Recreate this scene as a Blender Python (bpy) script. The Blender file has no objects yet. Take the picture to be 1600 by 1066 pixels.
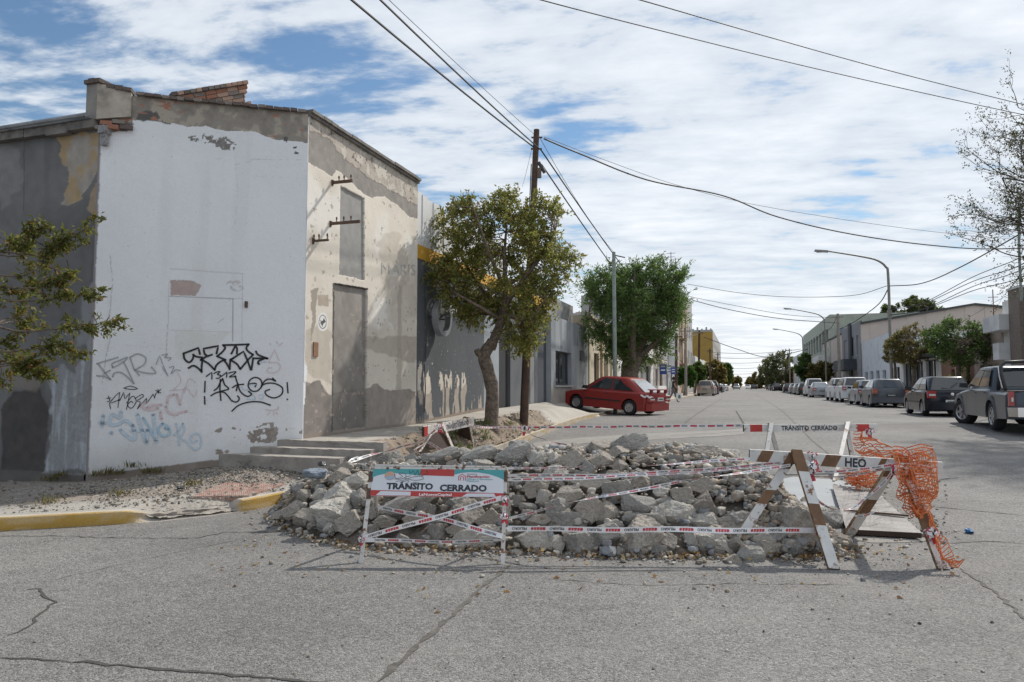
import bpy, math, random
import numpy as np
from mathutils import Vector, Matrix

random.seed(7)
RNG = np.random.default_rng(11)
SC = bpy.context.scene
COL = SC.collection
R = math.radians

# ---------------------------------------------------------------- camera
F, CXP, CYP = 1100.0, 800.0, 533.0
EYE = 1.6
PITCH = math.atan(70 / F)
YAW = math.atan(360 / math.hypot(F, 70))
cam_d = bpy.data.cameras.new('camera')
cam_d.sensor_width = 36.0
cam_d.lens = 36.0 * F / 1600.0
cam_d.clip_start = 0.05
cam_d.clip_end = 6000
cam = bpy.data.objects.new('camera', cam_d)
cam.location = (0, 0, EYE)
cam.rotation_euler = (math.pi / 2 + PITCH, 0, YAW)
COL.objects.link(cam)
SC.camera = cam

# ---------------------------------------------------------------- sky and sun
SUN_EL, SUN_AZ = R(44), R(27)          # azimuth: to the right of the street's direction
world = bpy.data.worlds.new('World')
SC.world = world
world.use_nodes = True
nt = world.node_tree
nt.nodes.clear()
def wn(t, **kw):
    n = nt.nodes.new(t)
    for k, v in kw.items():
        setattr(n, k, v)
    return n
def wl(a, b):
    nt.links.new(a, b)
sky = wn('ShaderNodeTexSky', sky_type='NISHITA', sun_disc=False)
sky.sun_elevation = SUN_EL
sky.sun_rotation = SUN_AZ
sky.air_density = 1.25
sky.dust_density = 0.05
sky.ozone_density = 2.5
bg1 = wn('ShaderNodeBackground'); bg1.inputs[1].default_value = 0.085
hs = wn('ShaderNodeHueSaturation'); hs.inputs['Saturation'].default_value = 1.08
wl(sky.outputs[0], hs.inputs['Color']); wl(hs.outputs[0], bg1.inputs[0])
tc = wn('ShaderNodeTexCoord')
sep = wn('ShaderNodeSeparateXYZ'); wl(tc.outputs['Generated'], sep.inputs[0])
def wm(op, a, b=None, clamp=False):
    n = wn('ShaderNodeMath', operation=op, use_clamp=clamp)
    for i, v in enumerate((a, b)):
        if v is None: continue
        if isinstance(v, (int, float)): n.inputs[i].default_value = v
        else: wl(v, n.inputs[i])
    return n.outputs[0]
zc = wm('ADD', wm('MAXIMUM', sep.outputs[2], 0.0), 0.10)
# cloud deck seen from below: the direction hits a level layer
ca, sa = math.cos(YAW - R(8)), math.sin(YAW - R(8))
lat = wm('ADD', wm('MULTIPLY', sep.outputs[0], ca), wm('MULTIPLY', sep.outputs[1], sa))
fwd = wm('ADD', wm('MULTIPLY', sep.outputs[0], -sa), wm('MULTIPLY', sep.outputs[1], ca))
u = wm('DIVIDE', lat, zc); v = wm('DIVIDE', fwd, zc)
comb = wn('ShaderNodeCombineXYZ')
wl(wm('MULTIPLY', u, 0.85), comb.inputs[0]); wl(wm('MULTIPLY', v, 1.25), comb.inputs[1])
n1 = wn('ShaderNodeTexNoise'); n1.inputs['Scale'].default_value = 2.1
n1.inputs['Detail'].default_value = 7; n1.inputs['Roughness'].default_value = 0.58
n1.inputs['Distortion'].default_value = 0.35
wl(comb.outputs[0], n1.inputs['Vector'])
n2 = wn('ShaderNodeTexNoise'); n2.inputs['Scale'].default_value = 0.45
n2.inputs['Detail'].default_value = 3
wl(comb.outputs[0], n2.inputs['Vector'])
n3 = wn('ShaderNodeTexNoise'); n3.inputs['Scale'].default_value = 4.6
n3.inputs['Detail'].default_value = 6; n3.inputs['Roughness'].default_value = 0.6
comb3 = wn('ShaderNodeCombineXYZ'); wl(wm('MULTIPLY', u, 0.8), comb3.inputs[0]); wl(wm('MULTIPLY', v, 1.7), comb3.inputs[1])
wl(comb3.outputs[0], n3.inputs['Vector'])
dens = wm('ADD', wm('MULTIPLY', n1.outputs[0], 0.66), wm('ADD', wm('MULTIPLY', n2.outputs[0], 0.30), wm('MULTIPLY', n3.outputs[0], 0.44)))
# the cloud sheet is thicker to the right of the street and ahead, thinner on the left
dens = wm('ADD', dens, wm('MULTIPLY', wm('MAXIMUM', wm('MINIMUM', wm('ADD', lat, 0.25), 0.40), -0.5), 0.16))
dens = wm('ADD', dens, wm('MULTIPLY', wm('MAXIMUM', wm('SUBTRACT', 0.16, sep.outputs[2]), 0.0), 1.1))
mr = wn('ShaderNodeMapRange', interpolation_type='SMOOTHSTEP')
mr.inputs['From Min'].default_value = 0.578; mr.inputs['From Max'].default_value = 0.715
wl(dens, mr.inputs['Value'])
cr = wn('ShaderNodeMapRange')
cr.inputs['From Min'].default_value = 0.56; cr.inputs['From Max'].default_value = 0.92
cr.inputs['To Min'].default_value = 0.0; cr.inputs['To Max'].default_value = 1.0
wl(dens, cr.inputs['Value'])
mixc = wn('ShaderNodeMix', data_type='RGBA')
mixc.inputs[6].default_value = (0.56, 0.635, 0.73, 1)
mixc.inputs[7].default_value = (0.93, 0.96, 1.0, 1)
wl(cr.outputs[0], mixc.inputs[0])
bg2 = wn('ShaderNodeBackground'); bg2.inputs[1].default_value = 0.86
wl(mixc.outputs[2], bg2.inputs[0])
mixs = wn('ShaderNodeMixShader')
wl(wm('MULTIPLY', mr.outputs[0], 0.94), mixs.inputs[0])
wl(bg1.outputs[0], mixs.inputs[1]); wl(bg2.outputs[0], mixs.inputs[2])
wo = wn('ShaderNodeOutputWorld'); wl(mixs.outputs[0], wo.inputs[0])

sun_d = bpy.data.lights.new('sun', 'SUN')
sun_d.energy = 3.3
sun_d.angle = R(1.2)
sun_d.color = (1.0, 0.94, 0.85)
sun = bpy.data.objects.new('sun', sun_d)
sdir = Vector((math.sin(SUN_AZ) * math.cos(SUN_EL), math.cos(SUN_AZ) * math.cos(SUN_EL), math.sin(SUN_EL)))
sun.rotation_euler = sdir.to_track_quat('Z', 'Y').to_euler()
sun.location = (20, 30, 40)
COL.objects.link(sun)

SC.view_settings.view_transform = 'Standard'
SC.view_settings.look = 'None'
SC.view_settings.exposure = 0.3
SC.view_settings.gamma = 1.0
SC.view_settings.use_curve_mapping = False
SC.render.engine = 'CYCLES'
SC.cycles.max_bounces = 5
SC.cycles.diffuse_bounces = 3
SC.cycles.glossy_bounces = 3
SC.cycles.transparent_max_bounces = 6
SC.cycles.use_denoising = True

# ---------------------------------------------------------------- survey helpers (camera station to ground and walls)
ca_, sa_ = math.cos(YAW), math.sin(YAW)
RIGHT = np.array([ca_, sa_, 0.0])
FWDH = np.array([-sa_, ca_, 0.0])
FWD = FWDH * math.cos(PITCH) + np.array([0, 0, math.sin(PITCH)])
UP = -FWDH * math.sin(PITCH) + np.array([0, 0, math.cos(PITCH)])
CAMP = np.array([0, 0, EYE])

def ray(px, py):
    return FWD + RIGHT * ((px - CXP) / F) + UP * ((CYP - py) / F)
def G(px, py, z=0.0):
    d = ray(px, py)
    t = (z - EYE) / d[2]
    p = CAMP + d * t
    return Vector((p[0], p[1], z))
def at_d(px, py, dist):
    d = ray(px, py)
    t = dist / float(d @ FWDH)
    p = CAMP + d * t
    return Vector(p)
def on_y(px, py, Y):
    d = ray(px, py); t = Y / d[1]
    return Vector(CAMP + d * t)
def on_x(px, py, X):
    d = ray(px, py); t = X / d[0]
    return Vector(CAMP + d * t)
def on_vplane(px, py, a, b):
    n = np.array([b[1] - a[1], -(b[0] - a[0])])
    d = ray(px, py)
    t = (a[0] * n[0] + a[1] * n[1]) / (d[0] * n[0] + d[1] * n[1])
    return Vector(CAMP + d * t)
def proj(P):
    P = np.asarray(P, float) - CAMP
    w = P @ FWD
    return CXP + F * (P @ RIGHT) / w, CYP - F * (P @ UP) / w

def sstep(a, b, x):
    t = np.clip((x - a) / (b - a), 0, 1)
    return t * t * (3 - 2 * t)
def rz(y):
    """height of the road: the street climbs half a metre away from the crossing"""
    return float(0.5 * sstep(7.0, 25.0, y))
def GR(px, py, dz=0.0):
    z = 0.0
    p = G(px, py, dz)
    for _ in range(40):
        z = 0.6 * z + 0.4 * (rz(p.y) + dz)
        p = G(px, py, z)
    return Vector((p.x, p.y, rz(p.y) + dz))

# ---------------------------------------------------------------- noise
def _hash(ix, iy, iz, s):
    h = (ix.astype(np.int64) * 374761393 + iy.astype(np.int64) * 668265263 + iz.astype(np.int64) * 2147483647 + s * 1274126177) & 0xFFFFFFFF
    h = ((h ^ (h >> 13)) * 1274126177) & 0xFFFFFFFF
    h = (h ^ (h >> 16)) & 0xFFFFFFFF
    return h / 4294967295.0
def vnoise(x, y, z=None, s=0):
    x = np.asarray(x, float); y = np.asarray(y, float)
    z = np.zeros_like(x) if z is None else np.asarray(z, float)
    x0, y0, z0 = np.floor(x), np.floor(y), np.floor(z)
    fx, fy, fz = x - x0, y - y0, z - z0
    fx = fx * fx * (3 - 2 * fx); fy = fy * fy * (3 - 2 * fy); fz = fz * fz * (3 - 2 * fz)
    def h(a, b, c): return _hash(x0 + a, y0 + b, z0 + c, s)
    def lx(b, c): return h(0, b, c) * (1 - fx) + h(1, b, c) * fx
    def ly(c): return lx(0, c) * (1 - fy) + lx(1, c) * fy
    return ly(0) * (1 - fz) + ly(1) * fz
def fbm(x, y, z=None, o=5, s=0, g=0.5):
    a, t, n = 1.0, 0.0, 0.0
    z = np.zeros_like(np.asarray(x, float)) if z is None else z
    for i in range(o):
        n = n + a * vnoise(x, y, z, s + i * 17)
        t += a; a *= g
        x = np.asarray(x) * 2.03 + 3.1; y = np.asarray(y) * 2.03 + 1.7; z = np.asarray(z) * 2.03 + 0.9
    return n / t

# ---------------------------------------------------------------- object helpers
def tag(o, label=None, cat=None, group=None, kind=None):
    if label: o['label'] = label
    if cat: o['category'] = cat
    if group: o['group'] = group
    if kind: o['kind'] = kind
    return o
def link(o, parent=None):
    COL.objects.link(o)
    if parent is not None: o.parent = parent
    return o
def empty(name, loc=(0, 0, 0), rz_=0.0, label=None, cat=None, group=None):
    o = bpy.data.objects.new(name, None)
    o.empty_display_size = 0.2
    o.location = loc; o.rotation_euler = (0, 0, rz_)
    link(o)
    return tag(o, label, cat, group)
def mesh_np(name, V, Fq, mats=(), parent=None, smooth=False, col=None, midx=None, tri=False):
    V = np.asarray(V, np.float32); Fq = np.asarray(Fq, np.int32)
    k = Fq.shape[1]
    me = bpy.data.meshes.new(name)
    me.vertices.add(len(V)); me.vertices.foreach_set('co', V.ravel())
    me.loops.add(Fq.size); me.loops.foreach_set('vertex_index', Fq.ravel())
    me.polygons.add(len(Fq))
    me.polygons.foreach_set('loop_start', np.arange(0, Fq.size, k, dtype=np.int32))
    if smooth: me.polygons.foreach_set('use_smooth', np.ones(len(Fq), bool))
    for m in mats: me.materials.append(m)
    if midx is not None: me.polygons.foreach_set('material_index', np.asarray(midx, np.int32))
    if col is not None:
        at = me.color_attributes.new('Col', 'FLOAT_COLOR', 'POINT')
        c = np.ones((len(V), 4), np.float32); c[:, :3] = col
        at.data.foreach_set('color', c.ravel())
    me.update(calc_edges=True)
    o = bpy.data.objects.new(name, me)
    return link(o, parent)

class MB:
    """collects faces of several materials and links them as one mesh object"""
    def __init__(s): s.v, s.f, s.m = [], [], []
    def add(s, vs, fs, mi=0):
        b = len(s.v)
        s.v += [tuple(x) for x in vs]
        for f in fs:
            s.f.append([b + i for i in f]); s.m.append(mi)
        return s
    def quad(s, a, b, c, d, mi=0): return s.add([a, b, c, d], [(0, 1, 2, 3)], mi)
    def box(s, x0, x1, y0, y1, z0, z1, mi=0):
        return s.add([(x0, y0, z0), (x1, y0, z0), (x1, y1, z0), (x0, y1, z0), (x0, y0, z1), (x1, y0, z1), (x1, y1, z1), (x0, y1, z1)],
                     [(0, 3, 2, 1), (4, 5, 6, 7), (0, 1, 5, 4), (1, 2, 6, 5), (2, 3, 7, 6), (3, 0, 4, 7)], mi)
    def hexa(s, p, mi=0):
        """8 corners: bottom ring, top ring"""
        return s.add(p, [(0, 3, 2, 1), (4, 5, 6, 7), (0, 1, 5, 4), (1, 2, 6, 5), (2, 3, 7, 6), (3, 0, 4, 7)], mi)
    def bar(s, a, b, w, h, mi=0, up=(0, 0, 1)):
        a, b = Vector(a), Vector(b)
        d = (b - a).normalized(); up = Vector(up)
        x = d.cross(up)
        if x.length < 1e-4: x = d.cross(Vector((1, 0, 0)))
        x.normalize(); y = x.cross(d).normalized()
        c = [x * sx * w / 2 + y * sy * h / 2 for sx, sy in ((-1, -1), (1, -1), (1, 1), (-1, 1))]
        return s.hexa([a + q for q in c] + [b + q for q in c], mi)
    def tube(s, pts, rad, n=8, mi=0, cap=True):
        pts = [Vector(p) for p in pts]
        if not hasattr(rad, '__len__'): rad = [rad] * len(pts)
        b = len(s.v); prev = None
        for i, p in enumerate(pts):
            t = (pts[min(i + 1, len(pts) - 1)] - pts[max(i - 1, 0)])
            t = t.normalized() if t.length > 1e-9 else Vector((0, 0, 1))
            if prev is None:
                x = t.cross(Vector((0, 0, 1)) if abs(t.z) < 0.9 else Vector((1, 0, 0))).normalized()
            else:
                x = (prev - t * prev.dot(t))
                x = x.normalized() if x.length > 1e-6 else t.orthogonal().normalized()
            prev = x; y = t.cross(x)
            for k in range(n):
                a = 2 * math.pi * k / n
                s.v.append(tuple(p + (x * math.cos(a) + y * math.sin(a)) * rad[i]))
        for i in range(len(pts) - 1):
            for k in range(n):
                s.f.append([b + i * n + k, b + i * n + (k + 1) % n, b + (i + 1) * n + (k + 1) % n, b + (i + 1) * n + k]); s.m.append(mi)
        if cap:
            s.f.append([b + k for k in range(n)][::-1]); s.m.append(mi)
            e = b + (len(pts) - 1) * n
            s.f.append([e + k for k in range(n)]); s.m.append(mi)
        return s
    def lathe(s, prof, n=20, mi=0, axis='y', c=(0, 0, 0)):
        """prof: (radius, position along the axis)"""
        b = len(s.v)
        for r, t in prof:
            for k in range(n):
                a = 2 * math.pi * k / n
                q = (r * math.cos(a), t, r * math.sin(a)) if axis == 'y' else (r * math.cos(a), r * math.sin(a), t)
                s.v.append((q[0] + c[0], q[1] + c[1], q[2] + c[2]))
        for i in range(len(prof) - 1):
            for k in range(n):
                s.f.append([b + i * n + k, b + i * n + (k + 1) % n, b + (i + 1) * n + (k + 1) % n, b + (i + 1) * n + k]); s.m.append(mi)
        return s
    def poly_prism(s, poly, lo, hi, mi=0, axis='z'):
        """poly in the other two axes, extruded along axis"""
        n = len(poly)
        def mk(p, t):
            return (p[0], p[1], t) if axis == 'z' else ((p[0], t, p[1]) if axis == 'y' else (t, p[0], p[1]))
        vs = [mk(p, lo) for p in poly] + [mk(p, hi) for p in poly]
        fs = [tuple(range(n))[::-1], tuple(range(n, 2 * n))] + [(i, (i + 1) % n, n + (i + 1) % n, n + i) for i in range(n)]
        return s.add(vs, fs, mi)
    def build(s, name, mats, parent=None, smooth=False, sharp=None):
        if not isinstance(mats, (list, tuple)): mats = [mats]
        me = bpy.data.meshes.new(name)
        me.from_pydata([tuple(x) for x in s.v], [], s.f)
        for m in mats: me.materials.append(m)
        me.polygons.foreach_set('material_index', np.asarray(s.m, np.int32))
        if smooth: me.polygons.foreach_set('use_smooth', np.ones(len(s.f), bool))
        me.update()
        if sharp: me.set_sharp_from_angle(angle=R(sharp))
        return link(bpy.data.objects.new(name, me), parent)

# ---------------------------------------------------------------- materials
_M = {}
def mat(name, c, rough=0.7, var=0.12, scale=6.0, bump=0.0, bscale=40.0, metal=0.0, spec=0.5, coat=0.0, c2=None, mix=(0.45, 0.65), dscale=None, emit=None, trans=0.0):
    """procedural material: base colour with noise variation, optional second colour in patches (rust, dirt), noise bump"""
    if name in _M: return _M[name]
    m = bpy.data.materials.new(name); m.use_nodes = True
    t = m.node_tree; b = t.nodes['Principled BSDF']
    L = t.links.new
    tcn = t.nodes.new('ShaderNodeTexCoord')
    nz = t.nodes.new('ShaderNodeTexNoise'); nz.inputs['Scale'].default_value = scale; nz.inputs['Detail'].default_value = 6
    nz.inputs['Roughness'].default_value = 0.6
    L(tcn.outputs['Object'], nz.inputs['Vector'])
    mr_ = t.nodes.new('ShaderNodeMapRange')
    mr_.inputs['From Min'].default_value = 0.25; mr_.inputs['From Max'].default_value = 0.75
    mr_.inputs['To Min'].default_value = 1 - var; mr_.inputs['To Max'].default_value = 1 + var
    L(nz.outputs[0], mr_.inputs['Value'])
    vm = t.nodes.new('ShaderNodeVectorMath'); vm.operation = 'SCALE'
    vm.inputs[0].default_value = c[:3]
    L(mr_.outputs[0], vm.inputs['Scale'])
    outc = vm.outputs[0]
    if c2 is not None:
        n2_ = t.nodes.new('ShaderNodeTexNoise'); n2_.inputs['Scale'].default_value = dscale or scale * 2.3; n2_.inputs['Detail'].default_value = 8
        n2_.inputs['Roughness'].default_value = 0.65
        L(tcn.outputs['Object'], n2_.inputs['Vector'])
        m2 = t.nodes.new('ShaderNodeMapRange'); m2.inputs['From Min'].default_value = mix[0]; m2.inputs['From Max'].default_value = mix[1]
        L(n2_.outputs[0], m2.inputs['Value'])
        mx = t.nodes.new('ShaderNodeMix'); mx.data_type = 'RGBA'
        L(m2.outputs[0], mx.inputs[0]); L(outc, mx.inputs[6]); mx.inputs[7].default_value = (*c2[:3], 1)
        outc = mx.outputs[2]
    L(outc, b.inputs['Base Color'])
    b.inputs['Roughness'].default_value = rough
    b.inputs['Metallic'].default_value = metal
    b.inputs['Specular IOR Level'].default_value = spec
    if coat: b.inputs['Coat Weight'].default_value = coat; b.inputs['Coat Roughness'].default_value = 0.08
    if trans: b.inputs['Transmission Weight'].default_value = trans
    if bump:
        nb = t.nodes.new('ShaderNodeTexNoise'); nb.inputs['Scale'].default_value = bscale; nb.inputs['Detail'].default_value = 5
        L(tcn.outputs['Object'], nb.inputs['Vector'])
        bn = t.nodes.new('ShaderNodeBump'); bn.inputs['Strength'].default_value = bump; bn.inputs['Distance'].default_value = 0.02
        L(nb.outputs[0], bn.inputs['Height']); L(bn.outputs[0], b.inputs['Normal'])
    if emit: b.inputs['Emission Color'].default_value = (*emit, 1); b.inputs['Emission Strength'].default_value = 1
    _M[name] = m
    return m
def mat_attr(name, rough=0.85, bump=0.25, bscale=60, grain=0.10, gscale=90, translucent=0.0, spec=0.3):
    """colour comes from the mesh's own paint attribute, broken up by fine grain"""
    if name in _M: return _M[name]
    m = bpy.data.materials.new(name); m.use_nodes = True
    t = m.node_tree; b = t.nodes['Principled BSDF']; L = t.links.new
    at = t.nodes.new('ShaderNodeAttribute'); at.attribute_name = 'Col'
    tcn = t.nodes.new('ShaderNodeTexCoord')
    outc = at.outputs['Color']
    if grain:
        nz = t.nodes.new('ShaderNodeTexNoise'); nz.inputs['Scale'].default_value = gscale; nz.inputs['Detail'].default_value = 5
        nz.inputs['Roughness'].default_value = 0.7
        L(tcn.outputs['Object'], nz.inputs['Vector'])
        mr_ = t.nodes.new('ShaderNodeMapRange'); mr_.inputs['From Min'].default_value = 0.25; mr_.inputs['From Max'].default_value = 0.75
        mr_.inputs['To Min'].default_value = 1 - grain; mr_.inputs['To Max'].default_value = 1 + grain
        L(nz.outputs[0], mr_.inputs['Value'])
        vm = t.nodes.new('ShaderNodeVectorMath'); vm.operation = 'SCALE'
        L(outc, vm.inputs[0]); L(mr_.outputs[0], vm.inputs['Scale'])
        outc = vm.outputs[0]
    L(outc, b.inputs['Base Color'])
    b.inputs['Roughness'].default_value = rough
    b.inputs['Specular IOR Level'].default_value = spec
    if bump:
        nb = t.nodes.new('ShaderNodeTexNoise'); nb.inputs['Scale'].default_value = bscale; nb.inputs['Detail'].default_value = 6
        L(tcn.outputs['Object'], nb.inputs['Vector'])
        bn = t.nodes.new('ShaderNodeBump'); bn.inputs['Strength'].default_value = bump; bn.inputs['Distance'].default_value = 0.02
        L(nb.outputs[0], bn.inputs['Height']); L(bn.outputs[0], b.inputs['Normal'])
    if translucent:
        tr = t.nodes.new('ShaderNodeBsdfTranslucent'); L(outc, tr.inputs['Color'])
        ms = t.nodes.new('ShaderNodeMixShader'); ms.inputs[0].default_value = translucent
        L(b.outputs[0], ms.inputs[1]); L(tr.outputs[0], ms.inputs[2])
        L(ms.outputs[0], t.nodes['Material Output'].inputs['Surface'])
    _M[name] = m
    return m

def grid_faces(nu, nv):
    i = np.arange(nu - 1)[:, None] * nv + np.arange(nv - 1)[None, :]
    return np.stack([i, i + nv, i + nv + 1, i + 1], -1).reshape(-1, 4)

def inpoly(px, py, poly, wob=0.0, ws=0.05, s=3):
    """mask of a polygon traced on the survey, its edge broken up by noise"""
    px = np.asarray(px); py = np.asarray(py)
    if wob:
        px = px + (fbm(px * ws, py * ws, o=4, s=s) - 0.5) * 2 * wob
        py = py + (fbm(px * ws + 37, py * ws + 11, o=4, s=s + 5) - 0.5) * 2 * wob
    r = np.zeros(px.shape, bool)
    n = len(poly); j = n - 1
    for i in range(n):
        xi, yi = poly[i]; xj, yj = poly[j]
        c = ((yi > py) != (yj > py)) & (px < (xj - xi) * (py - yi) / (yj - yi + 1e-9) + xi)
        r ^= c; j = i
    return r

_txt = {}
def text_geo(s, size=1.0, bold=0.0, sx=1.0, align='LEFT'):
    """flat lettering as (verts Nx2, faces)"""
    key = (s, size, bold, sx, align)
    if key in _txt: return _txt[key]
    c = bpy.data.curves.new('lettering', 'FONT'); c.body = s; c.size = size; c.offset = bold
    c.resolution_u = 2; c.align_x = align; c.fill_mode = 'FRONT'
    o = bpy.data.objects.new('lettering', c); COL.objects.link(o)
    bpy.context.view_layer.update()
    dg = bpy.context.evaluated_depsgraph_get()
    me = bpy.data.meshes.new_from_object(o.evaluated_get(dg))
    V = np.array([(v.co.x * sx, v.co.y) for v in me.vertices]) if len(me.vertices) else np.zeros((0, 2))
    Fc = [tuple(p.vertices) for p in me.polygons]
    bpy.data.objects.remove(o); bpy.data.curves.remove(c); bpy.data.meshes.remove(me)
    _txt[key] = (V, Fc)
    return V, Fc
def text_width(s, **k):
    V, _ = text_geo(s, **k)
    return float(V[:, 0].max() - V[:, 0].min()) if len(V) else 0.0
def put_text(mb, s, origin, ex, ey, size, bold=0.0, sx=1.0, align='LEFT', mi=0, fit=None):
    """lettering on a plane: origin, unit vectors along and up"""
    V, Fc = text_geo(s, 1.0, bold, 1.0, align)
    if fit: sx = fit / (size * (V[:, 0].max() - V[:, 0].min()))
    o, ex, ey = Vector(origin), Vector(ex), Vector(ey)
    mb.add([o + ex * (x * size * sx) + ey * (y * size) for x, y in V], Fc, mi)

def ribbon(mb, pts, w, normal, mi=0, off=0.0, taper=False):
    """flat stroke along pts (3D, on a plane with the given normal)"""
    n = Vector(normal).normalized(); P = [Vector(p) + n * off for p in pts]
    # resample smoothly
    b = len(mb.v)
    for i, p in enumerate(P):
        t = (P[min(i + 1, len(P) - 1)] - P[max(i - 1, 0)])
        if t.length < 1e-9: t = Vector((1, 0, 0))
        sidev = n.cross(t.normalized()) * (w / 2)
        mb.v.append(tuple(p + sidev)); mb.v.append(tuple(p - sidev))
    for i in range(len(P) - 1):
        mb.f.append([b + 2 * i, b + 2 * i + 1, b + 2 * i + 3, b + 2 * i + 2]); mb.m.append(mi)
def smooth_pts(pts, k=4):
    """Catmull-Rom through 2D or 3D points"""
    if len(pts) < 3: return [tuple(p) for p in pts]
    P = [np.array(p, float) for p in pts]
    P = [2 * P[0] - P[1]] + P + [2 * P[-1] - P[-2]]
    out = []
    for i in range(1, len(P) - 2):
        for j in range(k):
            t = j / k
            out.append(tuple(0.5 * ((2 * P[i]) + (-P[i - 1] + P[i + 1]) * t + (2 * P[i - 1] - 5 * P[i] + 4 * P[i + 1] - P[i + 2]) * t * t + (-P[i - 1] + 3 * P[i] - 3 * P[i + 1] + P[i + 2]) * t ** 3)))
    out.append(tuple(P[-2]))
    return out
# ================================================================ GROUND, ROAD, PAVEMENTS
def asphalt():
    m = bpy.data.materials.new('asphalt'); m.use_nodes = True
    t = m.node_tree; b = t.nodes['Principled BSDF']; L = t.links.new
    tcn = t.nodes.new('ShaderNodeTexCoord')
    def N(ty, **k):
        n = t.nodes.new(ty)
        for kk, vv in k.items(): n.inputs[kk].default_value = vv
        return n
    vo = N('ShaderNodeTexVoronoi', Scale=92.0); L(tcn.outputs['Object'], vo.inputs['Vector'])
    sepc = t.nodes.new('ShaderNodeSeparateColor'); L(vo.outputs['Color'], sepc.inputs[0])
    rampn = t.nodes.new('ShaderNodeValToRGB'); e = rampn.color_ramp.elements
    e[0].position = 0.0; e[0].color = (0.075, 0.074, 0.074, 1)
    e[1].position = 1.0; e[1].color = (0.30, 0.288, 0.272, 1)
    for p, c in ((0.22, (0.125, 0.122, 0.119)), (0.5, (0.178, 0.172, 0.166)), (0.82, (0.222, 0.213, 0.203))):
        q = rampn.color_ramp.elements.new(p); q.color = (*c, 1)
    L(sepc.outputs[0], rampn.inputs[0])
    # broad tone changes: wheel-worn and dusty areas, old repairs
    nb = N('ShaderNodeTexNoise', Scale=0.35, Detail=7.0, Roughness=0.62); L(tcn.outputs['Object'], nb.inputs['Vector'])
    mrn = N('ShaderNodeMapRange', **{'From Min': 0.3, 'From Max': 0.7, 'To Min': 0.78, 'To Max': 1.24}); L(nb.outputs[0], mrn.inputs['Value'])
    nf = N('ShaderNodeTexNoise', Scale=9.0, Detail=6.0, Roughness=0.7); L(tcn.outputs['Object'], nf.inputs['Vector'])
    mrf = N('ShaderNodeMapRange', **{'From Min': 0.3, 'From Max': 0.7, 'To Min': 0.86, 'To Max': 1.14}); L(nf.outputs[0], mrf.inputs['Value'])
    mul = t.nodes.new('ShaderNodeMath'); mul.operation = 'MULTIPLY'; L(mrn.outputs[0], mul.inputs[0]); L(mrf.outputs[0], mul.inputs[1])
    vm = t.nodes.new('ShaderNodeVectorMath'); vm.operation = 'SCALE'; L(rampn.outputs[0], vm.inputs[0]); L(mul.outputs[0], vm.inputs['Scale'])
    # pale dust film
    nd = N('ShaderNodeTexNoise', Scale=0.9, Detail=8.0, Roughness=0.7); L(tcn.outputs['Object'], nd.inputs['Vector'])
    mrd = N('ShaderNodeMapRange', **{'From Min': 0.45, 'From Max': 0.75, 'To Min': 0.0, 'To Max': 0.42}); L(nd.outputs[0], mrd.inputs['Value'])
    mx = t.nodes.new('ShaderNodeMix'); mx.data_type = 'RGBA'; L(mrd.outputs[0], mx.inputs[0]); L(vm.outputs[0], mx.inputs[6])
    mx.inputs[7].default_value = (0.262, 0.25, 0.233, 1)
    L(mx.outputs[2], b.inputs['Base Color'])
    b.inputs['Roughness'].default_value = 0.82; b.inputs['Specular IOR Level'].default_value = 0.35
    bn = t.nodes.new('ShaderNodeBump'); bn.inputs['Strength'].default_value = 0.8; bn.inputs['Distance'].default_value = 0.008
    bn.invert = True
    L(vo.outputs['Distance'], bn.inputs['Height']); L(bn.outputs[0], b.inputs['Normal'])
    return m
M_ASPH = asphalt()
M_GROUND = mat('dry_earth', (0.26, 0.22, 0.17), 0.95, var=0.25, scale=0.2, bump=0.2, bscale=3)
M_CRACK = mat('crack_shadow', (0.06, 0.055, 0.05), 0.95, var=0.4, scale=30)
M_SEAM = mat('dusty_seam', (0.10, 0.092, 0.082), 0.95, var=0.5, scale=14)
M_DUST = mat('pale_road_repair', (0.255, 0.243, 0.226), 0.95, var=0.2, scale=3.0, bump=0.35, bscale=70)
M_CONC = mat('pavement_concrete', (0.36, 0.34, 0.31), 0.9, var=0.22, scale=1.6, bump=0.3, bscale=50, c2=(0.27, 0.25, 0.22), mix=(0.5, 0.75), dscale=2.5)
M_PAVE = mat_attr('pavement_surface', rough=0.92, bump=0.5, bscale=45, grain=0.25, gscale=38)

def ysteps(lo, hi):
    a = [lo, -10, 0, 5] + list(np.arange(7, 25.2, 0.5)) + [27, 32, 40, 60, 90, 130, 200, 300, hi]
    return np.array([y for y in a if lo <= y <= hi])
def sheet(name, xs, ys, dz, m, parent=None):
    X, Y = np.meshgrid(xs, ys, indexing='ij')
    Z = np.vectorize(rz)(Y) + dz
    return mesh_np(name, np.stack([X, Y, Z], -1).reshape(-1, 3), grid_faces(len(xs), len(ys)), [m], parent, smooth=True)
ground = tag(sheet('ground', np.array([-2500, -300, -80, -20, 0, 20, 80, 300, 2500.]), ysteps(-300, 2500), -0.03, M_GROUND), kind='structure')
road = tag(sheet('road', np.array([-75, -20, -8, -5, 0, 4, 9, 20, 75.]), ysteps(-60, 620), 0.0, M_ASPH), kind='structure')

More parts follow.
